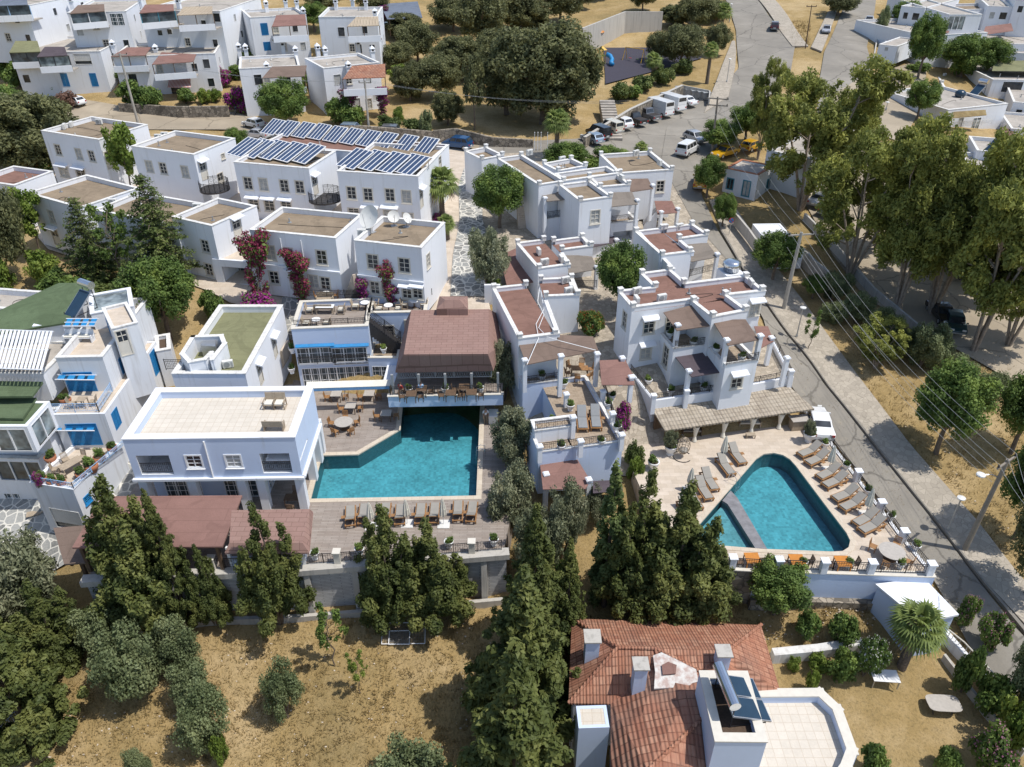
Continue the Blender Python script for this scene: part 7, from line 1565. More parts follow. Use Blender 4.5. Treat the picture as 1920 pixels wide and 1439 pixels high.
def car_kit(kind, paint):
 key = (kind, paint)
 if key in CARMATS: return CARMATS[key]
 cols = dict(white=(.78, .78, .77), silver=(.46, .47, .49), grey=(.16, .165, .175), black=(.018, .018, .02), blue=(.012, .075, .20), darkred=(.05, .012, .015), green=(.02, .05, .05), yellow=(.62, .34, .015), cream=(.62, .58, .47), greyblue=(.28, .36, .45))
 if 'paint_'+paint not in M: M['paint_'+paint] = m_paint('paint_'+paint, cols[paint], .3 if paint in ('silver', 'grey', 'greyblue', 'blue') else 0)
 pm = M['paint_'+paint]
 def make():
  L, Wd, Ht = CARDIM[kind]; gf, rf, rr, gr, belt, bon, deck = PROFILE[kind]; a = L/2; w = Wd/2
  t = thing('parked_car' if kind != 'van' else 'parked_van', 'c', 'van' if kind == 'van' else ('pickup' if kind == 'pickup' else 'car'))
  b = MB(); pr = [(-a, .32), (-a, .62), (-a+.06, deck-.06), (-a+.22, deck), (gr, deck), (gf, belt if kind != 'van' else bon), (a-.35, bon-.06), (a-.05, bon-.22), (a, .50), (a-.06, .26)]
  if kind == 'pickup': pr = [(-a, .45), (-a, .98), (-a+.05, 1.0), (gr, 1.0), (gf, belt), (a-.35, bon-.05), (a-.05, bon-.2), (a, .55), (a-.06, .35)]
  n = len(pr); vs = [(-w*(.96 if z > .9 or z < .4 else 1), y, z) for y, z in pr] + [(w*(.96 if z > .9 or z < .4 else 1), y, z) for y, z in pr]
  b.add(vs, [tuple(range(n)), tuple(range(2*n-1, n-1, -1))] + [(i, n+i, n+(i+1) % n, (i+1) % n) for i in range(n)])
  b.build('body', pm, t, bevel=.05)
  wi, wr = w*.93, w*.80 if kind != 'van' else w*.90; c = MB(); g = MB(); h0 = min(belt, deck)-.03
  cv = [(-wi, gf, h0), (wi, gf, h0), (wr, rf, Ht-.03), (-wr, rf, Ht-.03), (-wi, gr, h0), (wi, gr, h0), (wr, rr, Ht-.05), (-wr, rr, Ht-.05)]
  c.add(cv + [(-wr*.9, (rf+rr)/2, Ht), (wr*.9, (rf+rr)/2, Ht)], [(0,1,2,3), (5,4,7,6), (4,0,3,7), (1,5,6,2), (3,2,9,8), (8,9,6,7), (3,8,7), (2,6,9), (1,0,4,5)]); c.build('cabin', pm, t, bevel=.03)
  cv = [Vector(p) for p in cv]
  def pane(q0, q1, q2, q3, s0, s1, t0, t1, off):
   f = lambda s, tt: q0.lerp(q1, s).lerp(q3.lerp(q2, s), tt) + off
   g.quad(f(s0, t0), f(s1, t0), f(s1, t1), f(s0, t1))
  pane(cv[0], cv[1], cv[2], cv[3], .06, .94, .10, .90, Vector((0, .015, .012)))
  if kind not in ('pickup',): pane(cv[5], cv[4], cv[7], cv[6], .08, .92, .30 if kind != 'van' else .42, .88, Vector((0, -.015, .01)))
  else: pane(cv[5], cv[4], cv[7], cv[6], .08, .92, .2, .9, Vector((0, -.015, .01)))
  segs = [(.07, .47), (.52, .93)] if kind in ('hatch', 'sedan', 'pickup') else [(.06, .35), (.39, .66), (.70, .95)] if kind != 'van' else [(.08, .26)]
  for s0, s1 in segs:
   S0, S1 = 1-s1, 1-s0
   pane(cv[4], cv[0], cv[3], cv[7], S0, S1, .16, .86, Vector((-.015, 0, .006))); pane(cv[1], cv[5], cv[6], cv[2], s0, s1, .16, .86, Vector((.015, 0, .006)))
  g.build('windows', M['glass'], t)
  if kind == 'pickup':
   d = MB(); d.box(-w*.85, -a+.1, 1.001, w*.85, gr-.05, 1.012); d.build('cargo_bed', M['dark'], t)
  for sx in (-1, 1):
   for yy in (a-.82, -a+.80):
    k = MB(); k.cyl((sx*(w-.19), yy, .32), (sx*(w+.012), yy, .32), .32, n=14); o = k.build('wheel', M['rubbertyre'], t); r = MB(); r.cyl((sx*(w+.013), yy, .32), (sx*(w+.022), yy, .32), .20, n=10); r.build('rim', M['steel'], o)
   l = MB(); l.box(sx*w*.62-.17, a-.12, .56, sx*w*.62+.17, a+.006, .72); l.build('headlight', M['lens'], t)
   l = MB(); l.box(sx*w*.80-.12, -a-.008, .62, sx*w*.80+.12, -a+.05, .84); l.build('tail_light', M['redlens'], t)
   mi = MB(); mi.obox((sx*(w+.09), gf-.25, belt+.06), (.18, .10, .13)); mi.build('mirror', pm, t)
  pl = MB(); pl.box(-.26, -a-.012, .50, .26, -a-.002, .61); pl.build('number_plate', M['whitepaint'], t)
  bb = MB(); bb.box(-w*.9, a-.02, .28, w*.9, a+.02, .42); bb.build('bumper', M['plastic_grey'], t); bb = MB(); bb.box(-w*.9, -a-.02, .30, w*.9, -a+.02, .44); bb.build('bumper', M['plastic_grey'], t)
  return t
 CARMATS[key] = Kit(make); return CARMATS[key]
def car(kind, paint, u, v, h4, label, group=None, sc=1.0, z=None):
 p = P(u, v, z) if z is not None else G(u, v); s = p.copy(); s.z += .28 if z is None else 0
 return car_kit(kind, paint)(s, hd(*h4, z=p.z), label, group, sc)
CG = 'cars parked along the lane and the car park'
car('hatch','white',143,200,(160,203,125,197),'white hatchback parked below the terracotta terrace at the far left',CG,.95)
car('hatch','white',477,242,(500,246,455,236),'white car parked left of the solar panels in front of the stone wall',CG,.95)
car('sedan','silver',482,262,(510,264,455,258),'silver car half hidden behind the dark round tree',CG,.95)
car('suv','greyblue',663,255,(640,255,690,257),'pale blue-grey car behind the solar panels, left of the concrete pole',CG,.95)
car('suv','grey',726,258,(760,258,700,257),'dark grey car behind the solar panels, right of the concrete pole',CG,.95)
car('suv','blue',858,281,(885,284,832,278),'bright blue off-roader parked by the stone corner wall',CG)
car('hatch','greyblue',725,56,(715,56,735,55),'small blue car under the blue-grey shed',CG,.8)
hv = (1150,262,1125,250)
for k, (kind, col, u, v, lab) in enumerate([('hatch','greyblue',1110,270,'low pale car at the lower end of the car park row'),('minivan','black',1122,260,'black people carrier in the car park row'),('minivan','cream',1145,250,'old cream van in the car park row'),('suv','white',1163,242,'white car between the cream van and the black pickup'),
  ('pickup','black',1187,234,'black pickup truck in the car park row'),('pickup','grey',1212,226,'grey pickup truck beside the white delivery vans'),('van','white',1233,217,'white delivery van nearest the pickups'),('van','white',1256,208,'white delivery van nearest the waste bins'),('sedan','white',1284,199,'white saloon car beside the waste bins')]):
 car(kind, col, u, v, (1262,224,1205,206), lab, 'vehicles in the car park row')
car('minivan','white',1288,292,(1274,298,1303,282),'white people carrier standing alone in the car park, seen from behind',CG,1.05)
car('hatch','silver',1302,268,(1290,262,1310,270),'silver car with its bonnet up under the dark tree by the utility pole',CG)
car('minivan','yellow',1311,352,(1310,366,1312,340),'yellow taxi half hidden under the small round tree',CG)
car('sedan','yellow',1358,296,(1380,290,1335,302),'yellow taxi beside the car park utility pole',CG); car('hatch','yellow',1408,284,(1392,290,1425,279),'yellow taxi behind the guard house',CG)
car('suv','darkred',1451,58,(1451,70,1450,40),'dark off-roader driving up the top road',CG); car('hatch','silver',1548,64,(1551,45,1546,80),'silver car with papers on its windscreen, parked beside the upper road',CG); car('sedan','silver',1628,46,(1632,38,1624,58),'silver saloon facing down the upper road on the right',CG)
car('sedan','white',1718,66,(1705,64,1735,68),'white car under the tall trees at the top right',CG)
car('sedan','silver',1534,385,(1520,395,1550,372),'silver car parked on the dusty lot by the low wall',CG); car('sedan','green',1556,402,(1540,412,1575,390),'dark green car parked next to the silver one on the dusty lot',CG)
car('sedan','black',1762,600,(1750,585,1775,615),'black car in the shade of the leaning eucalyptus',CG); car('hatch','green',1785,618,(1778,600,1792,636),'dark teal car behind the black one under the eucalyptus',CG)
car('sedan','white',1530,806,(1540,835,1520,778),'white car parked on the road against the right pool deck',CG,1.05)
car('hatch','white',1800,520,(1790,510,1815,530),'white car in the shade at the back of the dusty lot',CG)
# camper van with a patterned roof
p = G(1661,112) + Vector((0, 0, .2)); t = thing('camper_van', 'high white camper van with a yellow and grey lozenge pattern on its front', 'camper van', p, hd(1664,96,1656,122,p.z)); w = 1.05
b = MB(); b.box(-w, -3.0, .4, w, 2.1, 2.75); b.build('body', M['paint_white'], t, bevel=.12); c = MB(); c.add([(-w*.95, 2.1, .4), (w*.95, 2.1, .4), (w*.95, 3.1, .4), (-w*.95, 3.1, .4), (-w*.95, 2.1, 2.0), (w*.95, 2.1, 2.0), (w*.9, 3.1, 1.1), (-w*.9, 3.1, 1.1)], [(0,3,2,1), (4,5,6,7), (2,3,7,6), (0,4,7,3), (1,2,6,5), (0,1,5,4)]); c.build('cab', M['plastic_grey'], t)
for i, (sx, col) in enumerate(((.9, 'yellow'), (.66, 'plastic_grey'), (.42, 'yellow'), (.2, 'paint_white'))): d = MB(); z = 2.756+i*.004; d.add([(0, .3+1.5*sx, z), (-sx*.95, .3, z), (0, .3-1.5*sx, z), (sx*.95, .3, z)], [(0,1,2,3)]); d.build('lozenge', M[col], t)
d = MB(); d.box(-.35, -1.9, 2.75, .35, -1.2, 2.9); d.build('roof_hatch', M['glass'], t); d = MB(); d.quad((-w*.85, 2.125, 1.95), (w*.85, 2.125, 1.95), (w*.82, 3.0, 1.2), (-w*.82, 3.0, 1.2)); d.build('windscreen', M['glass'], t)
for sx in (-1, 1):
 for yy in (2.2, -2.0): k = MB(); k.cyl((sx*(w-.25), yy, .38), (sx*(w+.01), yy, .38), .38, n=14); o = k.build('wheel', M['rubbertyre'], t); r = MB(); r.cyl((sx*(w+.011), yy, .38), (sx*(w+.02), yy, .38), .2, n=10); r.build('rim', M['steel'], o)
def make_moto():
 t = thing('motorbike', 'm', 'motorbike')
 for y in (.62, -.62):
  k = MB(); k.cyl((-.06, y, .30), (.06, y, .30), .30, n=14); o = k.build('wheel', M['rubbertyre'], t); r = MB(); r.cyl((-.065, y, .30), (.065, y, .30), .17, n=10); r.build('rim', M['steel'], o)
 b = MB(); b.obox((0, .05, .55), (.26, .9, .28), 0, R(4)); b.obox((0, .52, .62), (.3, .18, .6), 0, R(-18)); b.build('body', M['paint_grey'], t, bevel=.05); s = MB(); s.obox((0, -.32, .78), (.28, .72, .12)); s.build('seat', M['rubbertyre'], t, bevel=.04)
 h = MB(); h.cyl((-.36, .42, 1.02), (.36, .42, 1.02), .02, n=5); h.cyl((0, .62, .3), (0, .42, 1.02), .035, n=5); h.build('handlebar', M['iron'], t); l = MB(); l.ball((0, .58, .88), .09); l.build('headlight', M['lens'], t); return t
moto = Kit(make_moto)
for u, v, h4, lab in ((443,216,(440,225,446,208),'dark motorbike at the foot of the garden steps by the lane'),(1674,153,(1668,156,1682,150),'motorbike parked by the flat roof on the right'),(1685,158,(1680,162,1692,154),'second motorbike beside it, nearer to the bushy roof tree')): p = G(u, v); moto(p+Vector((0, 0, .22)), hd(*h4, z=p.z), lab, 'motorbikes')
def make_bin():
 t = thing('waste_bin', 'b', 'bin'); b = MB(); b.add([(-.6, -.45, .2), (.6, -.45, .2), (.6, .45, .2), (-.6, .45, .2), (-.68, -.55, 1.15), (.68, -.55, 1.15), (.68, .55, 1.15), (-.68, .55, 1.15)], [(0,3,2,1), (0,1,5,4), (1,2,6,5), (2,3,7,6), (3,0,4,7), (4,5,6,7)]); b.build('body', M['steel'], t)
 l = MB(); l.add([(-.72, -.6, 1.16), (.72, -.6, 1.16), (.72, .6, 1.3), (-.72, .6, 1.3), (-.72, -.6, 1.22), (.72, -.6, 1.22), (.72, .6, 1.36), (-.72, .6, 1.36)], [(0,3,2,1), (4,5,6,7), (0,1,5,4), (2,3,7,6), (1,2,6,5), (3,0,4,7)]); l.build('lid', M['plastic_grey'], t)
 for x in (-.5, .5):
  for y in (-.35, .35): k = MB(); k.cyl((x-.04, y, .1), (x+.04, y, .1), .1, n=8); k.build('wheel', M['rubbertyre'], t)
 return t
wb = Kit(make_bin)
for k, (u, v) in enumerate(((1273,180),(1288,182),(1300,185),(1312,187),(1322,189))): o = wb(G(u, v)+Vector((0, 0, .2)), .3, 'steel waste bin in the concrete enclosure, %s from the left' % ORD[k], 'waste bins')
# ------------------------------------------------------------------ poles, lamps, wires
POLETOP = {}
def pole(key, ub, vb, ut, vt, label, arm=1.0, mat='polewood', r=.17, lamp=False, az=0.0, extra=()):
 b = G(ub, vb); h = z_over(b, vt) - b.z; top = P(ut, vt, b.z + h); top.y = b.y + (top.y-b.y)*.3
 t = thing('utility_pole', label, 'pole', b, 0, 'utility poles with overhead wires'); d = top - b; s = MB(); s.tube([(0, 0, -.3), d*.5, d], [r, r*.85, r*.65], 9); s.build('pole', M[mat], t)
 tips = []
 for q in ((0.0,) + tuple(extra)):
  c = d*(1 - (q+.25)/d.length); a = Vector((math.cos(az), math.sin(az), 0))*arm; m = MB(); m.obox(c, (2*arm, .12, .14), az); m.build('crossarm', M[mat], t)
  for k in (-.92, 0, .92): i = MB(); e = c + a*k; i.lathe([(.03, .06), (.09, .1), (.05, .16), (.09, .22), (.03, .28)], e, 8); i.build('insulator', M['dark'], t); tips.append(b + e + Vector((0, 0, .28)))
 if lamp:
  c = d*.82; m = MB(); m.tube([c, c+Vector((-.6, 0, .25)), c+Vector((-1.1, 0, .25))], .035); m.build('lamp_arm', M['steel'], t); m = MB(); m.lathe([(.1, 0), (.32, .05), (.30, .14), (.05, .2)], c+Vector((-1.35, 0, .15)), 12); m.build('lamp_head', M['lens'], t)
 POLETOP[key] = tips; return t
pole('A', 262, 243, 224, 100, 'tall concrete pole leaning over the lane between the rear white houses', 1.0, 'poleconc', .2, az=.2)
pole('B', 693, 258, 684, 152, 'concrete pole behind the solar panels in front of the clay tile balcony', .9, 'poleconc', .17)
pole('C', 1334, 292, 1346, 182, 'wooden pole with two crossarms beside the car park', 1.5, 'polewood', .18, az=-.3, extra=(.9,))
pole('D', 1468, 584, 1503, 436, 'tall grey pole on the pavement beside the dense street tree', 1.3, 'poleconc', .22, az=.15)
pole('E', 1806, 1036, 1890, 862, 'leaning pole with a street light at the lower right of the road', 1.2, 'polewood', .2, True, az=.6)
pole('F', 1510, 92, 1522, 10, 'thin dark pole on the verge between the two upper roads', 1.0, 'teak_dark', .12)
def wire(a, b, sag, label, k):
 t = MB(); t.tube([a.lerp(b, i/14) - Vector((0, 0, sag*4*(i/14)*(1-i/14))) for i in range(15)], .011, 4); o = t.build('overhead_wire', M['plastic_grey'])
 tag(o, label, 'wire', 'overhead wires')
cols = ['nearer the hotel', 'in the middle', 'farther from the hotel']
for x, y, nm, sag in (('D', 'E', 'from the grey pavement pole to the leaning pole', 1.2), ('C', 'D', 'from the car park pole to the pavement pole', 1.3), ('B', 'C', 'from the solar panel houses to the car park', 1.6), ('A', 'B', 'over the lane between two concrete poles', 1.2)):
 for k in range(3): wire(POLETOP[x][k], POLETOP[y][k], sag + .1*k, 'overhead wire %s, strand %s' % (nm, cols[k]), k)
e2 = [P(1990, 1010+26*k, 8.2) for k in range(3)]
for k in range(3): wire(POLETOP['E'][k], e2[k], .5, 'thin overhead wire leaving the leaning pole to the right, the strand %s' % cols[k], k)
lo = [q - Vector((0, 0, 1.5 + .3*k)) for k, q in enumerate(POLETOP['D'])]; lo2 = [q - Vector((0, 0, 1.5 + .3*k)) for k, q in enumerate(POLETOP['E'])]
for k in range(3): wire(lo[k], lo2[k], 1.4, 'lower cable from the pavement pole to the leaning pole, strand %s' % cols[k], k)
def lamp(ub, vb, vt, label):
 b = G(ub, vb); h = z_over(b, vt) - b.z; t = thing('street_lamp', label, 'lamp', b, 0, 'low street lamps'); s = MB(); s.tube([(0, 0, 0), (0, 0, h-.1)], [.07, .05], 8); s.lathe([(.13, 0), (.13, .5), (.08, .7)], (0, 0, 0), 8); s.build('post', M['steel'], t); m = MB(); m.lathe([(.06, -.16), (.30, -.05), (.30, .03), (.08, .12)], (0, 0, h), 14); m.build('lamp_head', M['lens'], t)
lamp(1775, 1000, 934, 'round topped street lamp next to the leaning pole'); lamp(1492, 638, 577, 'round topped street lamp by the bare reddish sapling'); lamp(1362, 158, 111, 'street lamp on the park pavement'); lamp(1367, 42, 8, 'street lamp at the top edge of the park'); lamp(1660, 210, 192, 'small dark lamp beside the side lane')
b = G(1366, 446); t = thing('road_sign', 'round blue no-parking sign on a thin post at the pavement', 'road sign', b); m = MB(); m.cyl((0, 0, 0), (0, 0, 2.2), .035, n=6); m.build('post', M['steel'], t)
m = MB(); m.cyl((0, 0, 2.15), (0, -.03, 2.15), .34, n=20); m.build('rim', M['red'], t); m = MB(); m.cyl((0, -.032, 2.15), (0, -.04, 2.15), .27, n=20); m.obox((0, -.045, 2.15), (.52, .006, .06), 0, 0, R(45)); m.build('disc', M['blue'], t); m = MB(); m.obox((0, -.05, 2.15), (.54, .008, .07), 0, 0, R(45)); m.build('bar', M['red'], t)
for k, u in enumerate((1002,1008,1014,1026)): b = G(u, 284); t = thing('flag_pole', 'bare white flagpole beside the fan palm, %s from the left' % ORD[k], 'flagpole', b, 0, 'white flagpoles'); m = MB(); m.cyl((0, 0, 0), (0, 0, 2.6), .05, .035, n=7); m.build('pole', M['whitepaint'], t); m = MB(); m.ball((0, 0, 2.64), .07); m.build('finial', M['whitepaint'], t)
# ------------------------------------------------------------------ loungers, parasols
def make_lounger(cush):
 def mk():
  t = thing('sun_lounger', 'l', 'sun lounger'); f = MB(); L = 2.0
  for x in (-.33, .33): f.box(x-.04, -L/2, .24, x+.04, L/2, .33)
  for y in (-L/2+.04, L/2-.04, .2): f.box(-.29, y-.04, .25, .29, y+.04, .32)
  for k in range(9): y = -L/2+.16+k*.14; f.box(-.29, y-.05, .31, .29, y+.05, .335)
  f.build('frame', M['teak'], t)
  for x in (-.33, .33):
   for y in (-L/2+.1, L/2-.15): g = MB(); g.box(x-.04, y-.04, 0, x+.04, y+.04, .24); g.build('leg', M['teak'], t)
  b = MB(); m = Matrix.Translation((0, .22, .34)) @ Matrix.Rotation(R(33), 4, 'X')
  for x in (-.27, .27): b.box(x-.03, 0, -.03, x+.03, .86, .02)
  for k in range(6): b.box(-.27, .06+k*.14, -.01, .27, .15+k*.14, .02)
  b.xf(m); b.build('backrest', M['teak'], t); s = MB(); s.box(.33, -.05, .30, .62, .22, .33); s.build('side_tray', M['teak'], t)
  c = MB(); c.box(-.29, -L/2+.06, .34, .29, .20, .40); o = c.build('cushion', M[cush], t, bevel=.025); c2 = MB(); c2.box(-.29, 0, .03, .29, .86, .09); c2.xf(m); c2.build('back_cushion', M[cush], o, bevel=.025); return t
 return mk
la, lb = Kit(make_lounger('cushion')), Kit(make_lounger('cushion_slate'))
LGp = 'wooden sun loungers with grey cushions'
for k, u in enumerate((658,683,723,751,789,815,859,885)): la(P(u, 972-.035*(u-658)+rnd.uniform(-2, 2), .01), hd(u, 960, u-3, 1000)+rnd.uniform(-.05, .05), 'teak sun lounger in the row below the rectangular pool, %s from the left' % ORD[k], LGp, 1.1)
for k, (u, v) in enumerate(((1380,860),(1359,880),(1329,908),(1318,925),(1299,942),(1286,964))): la(P(u, v, .51), hd(1690, 668, 1655, 641, .5)+rnd.uniform(-.06, .06), 'teak sun lounger left of the triangular pool, %s from the pavilion' % ORD[k], LGp, 1.12)
for k, (u, v) in enumerate(((1516,852),(1530,867),(1551,893),(1563,909),(1582,934),(1596,951),(1620,979),(1632,993))): la(P(u, v, .51), hd(1500, 1000, 1544, 978, .5)+rnd.uniform(-.06, .06), 'teak sun lounger along the road railing, %s from the pavilion' % ORD[k], LGp, 1.12)
lb(P(1091,795,3.76), hd(1091,812,1087,780,3.76), 'slate cushioned sun lounger on the house terrace, the left one of the pair', LGp, 1.25); lb(P(1116,793,3.76), hd(1116,810,1112,778,3.76), 'slate cushioned sun lounger on the house terrace, the right one of the pair', LGp, 1.25)
def parasol(ub, vb, ut, vt, z, label, stripe=False):
 b = P(ub, vb, z); h = max(1.8, z_over(b, vt) - z); t = thing('parasol', label, 'parasol', b, 0, 'closed cream parasols')
 m = MB(); m.box(-.45, -.45, 0, .45, .45, .07); m.build('base', M['acwhite'], t); m = MB(); m.cyl((0, 0, .05), (0, 0, h-.05), .025, n=6); m.build('pole', M['whitepaint'], t)
 c = MB(); n = 16; prof = [(.20, h*.36), (.235, h*.42), (.20, h*.60), (.13, h*.82), (.07, h*.95), (.02, h)]
 for r, zz in prof: pass
 vs = []
 for r, zz in prof: vs += [(r*(1.25 if k % 2 else .72)*math.cos(2*math.pi*k/n), r*(1.25 if k % 2 else .72)*math.sin(2*math.pi*k/n), zz) for k in range(n)]
 c.add(vs, [(i*n+k, i*n+(k+1) % n, (i+1)*n+(k+1) % n, (i+1)*n+k) for i in range(len(prof)-1) for k in range(n)] + [tuple(range(n-1, -1, -1))]); o = c.build('canopy', M['parasol'], t); s = MB(); s.lathe([(.19, h*.60), (.19, h*.63)], (0, 0, 0), 10); s.build('strap', M['parasol'], o)
for a in ((697,988,690,942,0,'closed parasol at the left of the row below the rectangular pool'),(764,983,761,937,0,'closed parasol in the middle of the row below the rectangular pool'),(832,984,829,935,0,'closed parasol at the right of the row below the rectangular pool'),
   (1354,864,1357,818,.5,'closed parasol left of the triangular pool, nearer the pavilion'),(1292,920,1299,878,.5,'closed parasol left of the triangular pool, beside the front loungers'),(1553,882,1568,836,.5,'closed parasol at the road railing, nearer the pavilion'),(1622,966,1638,916,.5,'closed parasol at the road railing, nearer the round table')): parasol(*a)
# ------------------------------------------------------------------ tables and chairs
def make_chair(mat):
 def mk():
  t = thing('chair', 'c', 'chair'); s = MB(); s.box(-.24, -.23, .42, .24, .23, .46); s.build('seat', M[mat], t)
  for x in (-.21, .21):
   for y, h in ((-.2, .42), (.2, .42)): l = MB(); l.box(x-.025, y-.025, 0, x+.025, y+.025, h); l.build('leg', M[mat], t)
  b = MB()
  for x in (-.22, .22): b.obox((x, -.25, .68), (.045, .04, .5), 0, R(8))
  for k in range(5): b.obox((-.15+k*.075, -.25, .68), (.045, .02, .42), 0, R(8))
  b.obox((0, -.285, .92), (.48, .035, .06), 0, R(8)); b.build('backrest', M[mat], t); return t
 return mk
def make_arm():
 t = thing('armchair', 'a', 'armchair'); s = MB(); s.box(-.32, -.3, .3, .32, .32, .36); s.build('seat', M['teak_pale'], t); c = MB(); c.box(-.29, -.27, .36, .29, .29, .46); c.build('cushion', M['parasol'], t, bevel=.03); b = MB(); b.obox((0, -.33, .65), (.66, .06, .6), 0, R(10)); b.build('backrest', M['teak_pale'], t)
 for x in (-.34, .34): a = MB(); a.box(x-.035, -.32, 0, x+.035, .32, .06); a.box(x-.035, -.32, .56, x+.035, .34, .61); a.box(x-.035, .28, 0, x+.035, .34, .6); a.box(x-.035, -.34, 0, x+.035, -.28, .6); a.build('armrest', M['teak_pale'], t)
 return t
kc, kd, ko, kw, ka = Kit(make_chair('teak')), Kit(make_chair('teak_dark')), Kit(make_chair('orange')), Kit(make_chair('teak_pale')), Kit(make_arm)
def table(label, u, v, z, w, d=None, h=.74, mat='tabletop', rnd_=False, leg='teak_dark', rz=0.0, group=None):
 p = P(u, v, z+h); p.z = z; t = thing('table', label, 'table', p, rz, group); m = MB()
 if rnd_: m.cyl((0, 0, h-.05), (0, 0, h), w/2, n=30); m.build('tabletop', M[mat], t); g = MB(); g.cyl((0, 0, .03), (0, 0, h-.05), .06, n=8); g.cyl((0, 0, 0), (0, 0, .04), w*.25, n=14); g.build('pedestal', M[leg], t)
 else:
  d = d or w; m.box(-w/2, -d/2, h-.05, w/2, d/2, h); m.build('tabletop', M[mat], t, bevel=.012)
  for x in (-w/2+.06, w/2-.06):
   for y in (-d/2+.06, d/2-.06): g = MB(); g.box(x-.035, y-.035, 0, x+.035, y+.035, h-.05); g.build('leg', M[leg], t)
 return t
def around(kit, t, n, r, lab, group, a0=0.0, skip=()):
 for k in range(n):
  if k in skip: continue
  a = a0 + 2*math.pi*k/n; p = t.location + Vector((r*math.cos(a), r*math.sin(a), 0)); kit(p, a + math.pi/2, lab % SIDE(a), group)
def SIDE(a):
 a = math.degrees(a) % 360
 for lim, s in ((23, 'right'), (68, 'far right'), (113, 'far'), (158, 'far left'), (203, 'left'), (248, 'near left'), (293, 'near'), (338, 'near right'), (361, 'right')):
  if a < lim: return s
CH = 'chairs around the tables'
t = table('large round stone-topped table on the wooden deck by the pool', 644, 791, 0, 1.6, rnd_=True); around(kc, t, 5, 1.15, 'teak chair at the %s side of the large round deck table', CH, .4)
t = table('large round stone-topped table in the corner of the right pool deck', 1673, 1033, .5, 1.75, rnd_=True); around(kc, t, 4, 1.2, 'teak chair at the %s side of the round table in the right deck corner', CH, .9)
for nm, u, v in (('between the awning and round table', 657, 760), ('beside the rectangular pool edge', 724, 774), ('under the folding awning, left', 630, 738), ('under the folding awning, right', 692, 737)): t = table('square table ' + nm, u, v, 0, .95, group='square deck tables'); around(kc, t, 2, .85, 'teak chair at the %s side of the square table ' + nm, CH, .1)
t = table('dark wooden table with a bench in front of the loggia columns', 548, 932, 0, 1.2, .8, mat='teak_dark'); around(kd, t, 2, .8, 'dark chair at the %s side of the loggia table', CH, math.pi/2)
for nm, u, v in (('left', 1411, 1046), ('middle', 1495, 1049), ('right', 1581, 1052)): t = table('orange varnished square table along the deck railing, the %s one' % nm, u, v, .5, .98, mat='orange', leg='orange', group='orange tables'); around(kd, t, 2, .85, 'dark folding chair at the %s side of the ' + nm + ' orange table', CH, 0.05)
zT = 5.83
for nm, u, v in (('front', 592, 599), ('rear', 684, 567), ('rightmost rear', 776, 564), ('inner', 728, 572)): t = table('small round white table on the wooden roof terrace, the %s one' % nm, u, v, zT, .85, rnd_=True, mat='whitepaint', group='white roof terrace tables'); around(ka, t, 2, .95, 'wooden armchair at the %s side of the ' + nm + ' roof terrace table', CH, 0.0)
t = table('long white-topped wooden table on the roof terrace', 609, 574, zT, 1.7, .7, mat='whitepaint', leg='teak_pale'); around(ka, t, 2, 1.5, 'wooden armchair at the %s end of the long roof terrace table', CH)
def bench(label, u, v, z, w, rz=0.0, mat='teak_pale', cush=None):
 p = P(u, v, z); t = thing('bench', label, 'bench', p, rz); m = MB(); m.box(-w/2, -.28, .38, w/2, .28, .44); m.build('seat', M[mat], t); m = MB(); m.obox((0, -.31, .68), (w, .05, .55), 0, R(8)); m.build('backrest', M[mat], t)
 for x in (-w/2+.06, w/2-.06): g = MB(); g.box(x-.04, -.3, 0, x+.04, .3, .38); g.build('leg', M[mat], t); g = MB(); g.box(x-.04, -.3, .38, x+.04, .3, .64); g.build('armrest', M[mat], t)
 if cush: c = MB(); c.box(-w/2+.1, -.24, .44, w/2-.1, .26, .56); c.build('cushion', M[cush], t, bevel=.03)
 return t
bench('wooden bench in front of the long roof terrace table', 608, 585, zT, 1.7); bench('wooden bench behind the long roof terrace table', 610, 567, zT, 1.7, math.pi)
t = table('small round white table on the path below the bougainvillea', 611, 549, 5.75, .8, rnd_=True, mat='whitepaint'); around(kc, t, 2, .9, 'folding chair at the %s side of the path table', CH, .1)
zM = 6.36
ka(P(507,764,zM), math.pi, 'wooden armchair on the cream tiled roof, the left one of the pair', CH, 1.15); ka(P(526,764,zM), math.pi, 'wooden armchair on the cream tiled roof, the right one of the pair', CH, 1.15); bench('two-seat wooden bench at the front of the cream tiled roof', 515, 805, zM, 1.5, 0, 'teak_pale', 'cushion')
t = table('wooden dining table on the blue railed white terrace', 132, 868, 2.15, 1.7, .85, mat='teak_pale', leg='teak_pale', rz=1.0); around(kw, t, 6, 1.15, 'wooden chair at the %s side of the terrace dining table', CH, .3)
t = table('small table on the upper blue railed balcony', 152, 748, 5.4, .7, mat='teak_pale', leg='teak_pale'); around(kw, t, 2, .8, 'wooden chair at the %s side of the upper balcony table', CH, .2)
bench('white sofa on the roof terrace below the blue slats', 150, 640, 8.0, 2.4, math.pi, 'white', 'parasol')
t = table('wooden dining table on the covered terrace of the cable roof house', 1087, 690, 3.75, 1.5, .8, mat='teak'); around(kc, t, 6, 1.1, 'teak chair at the %s side of the covered terrace table', CH, .3)
for nm, u, v in (('white-painted metal table on the dry lawn beside the big palm', 1660, 1267),): table(nm, u, v, G(u, v+12).z+.02, 1.7, .95, mat='whitepaint', leg='steel', rz=-.08)
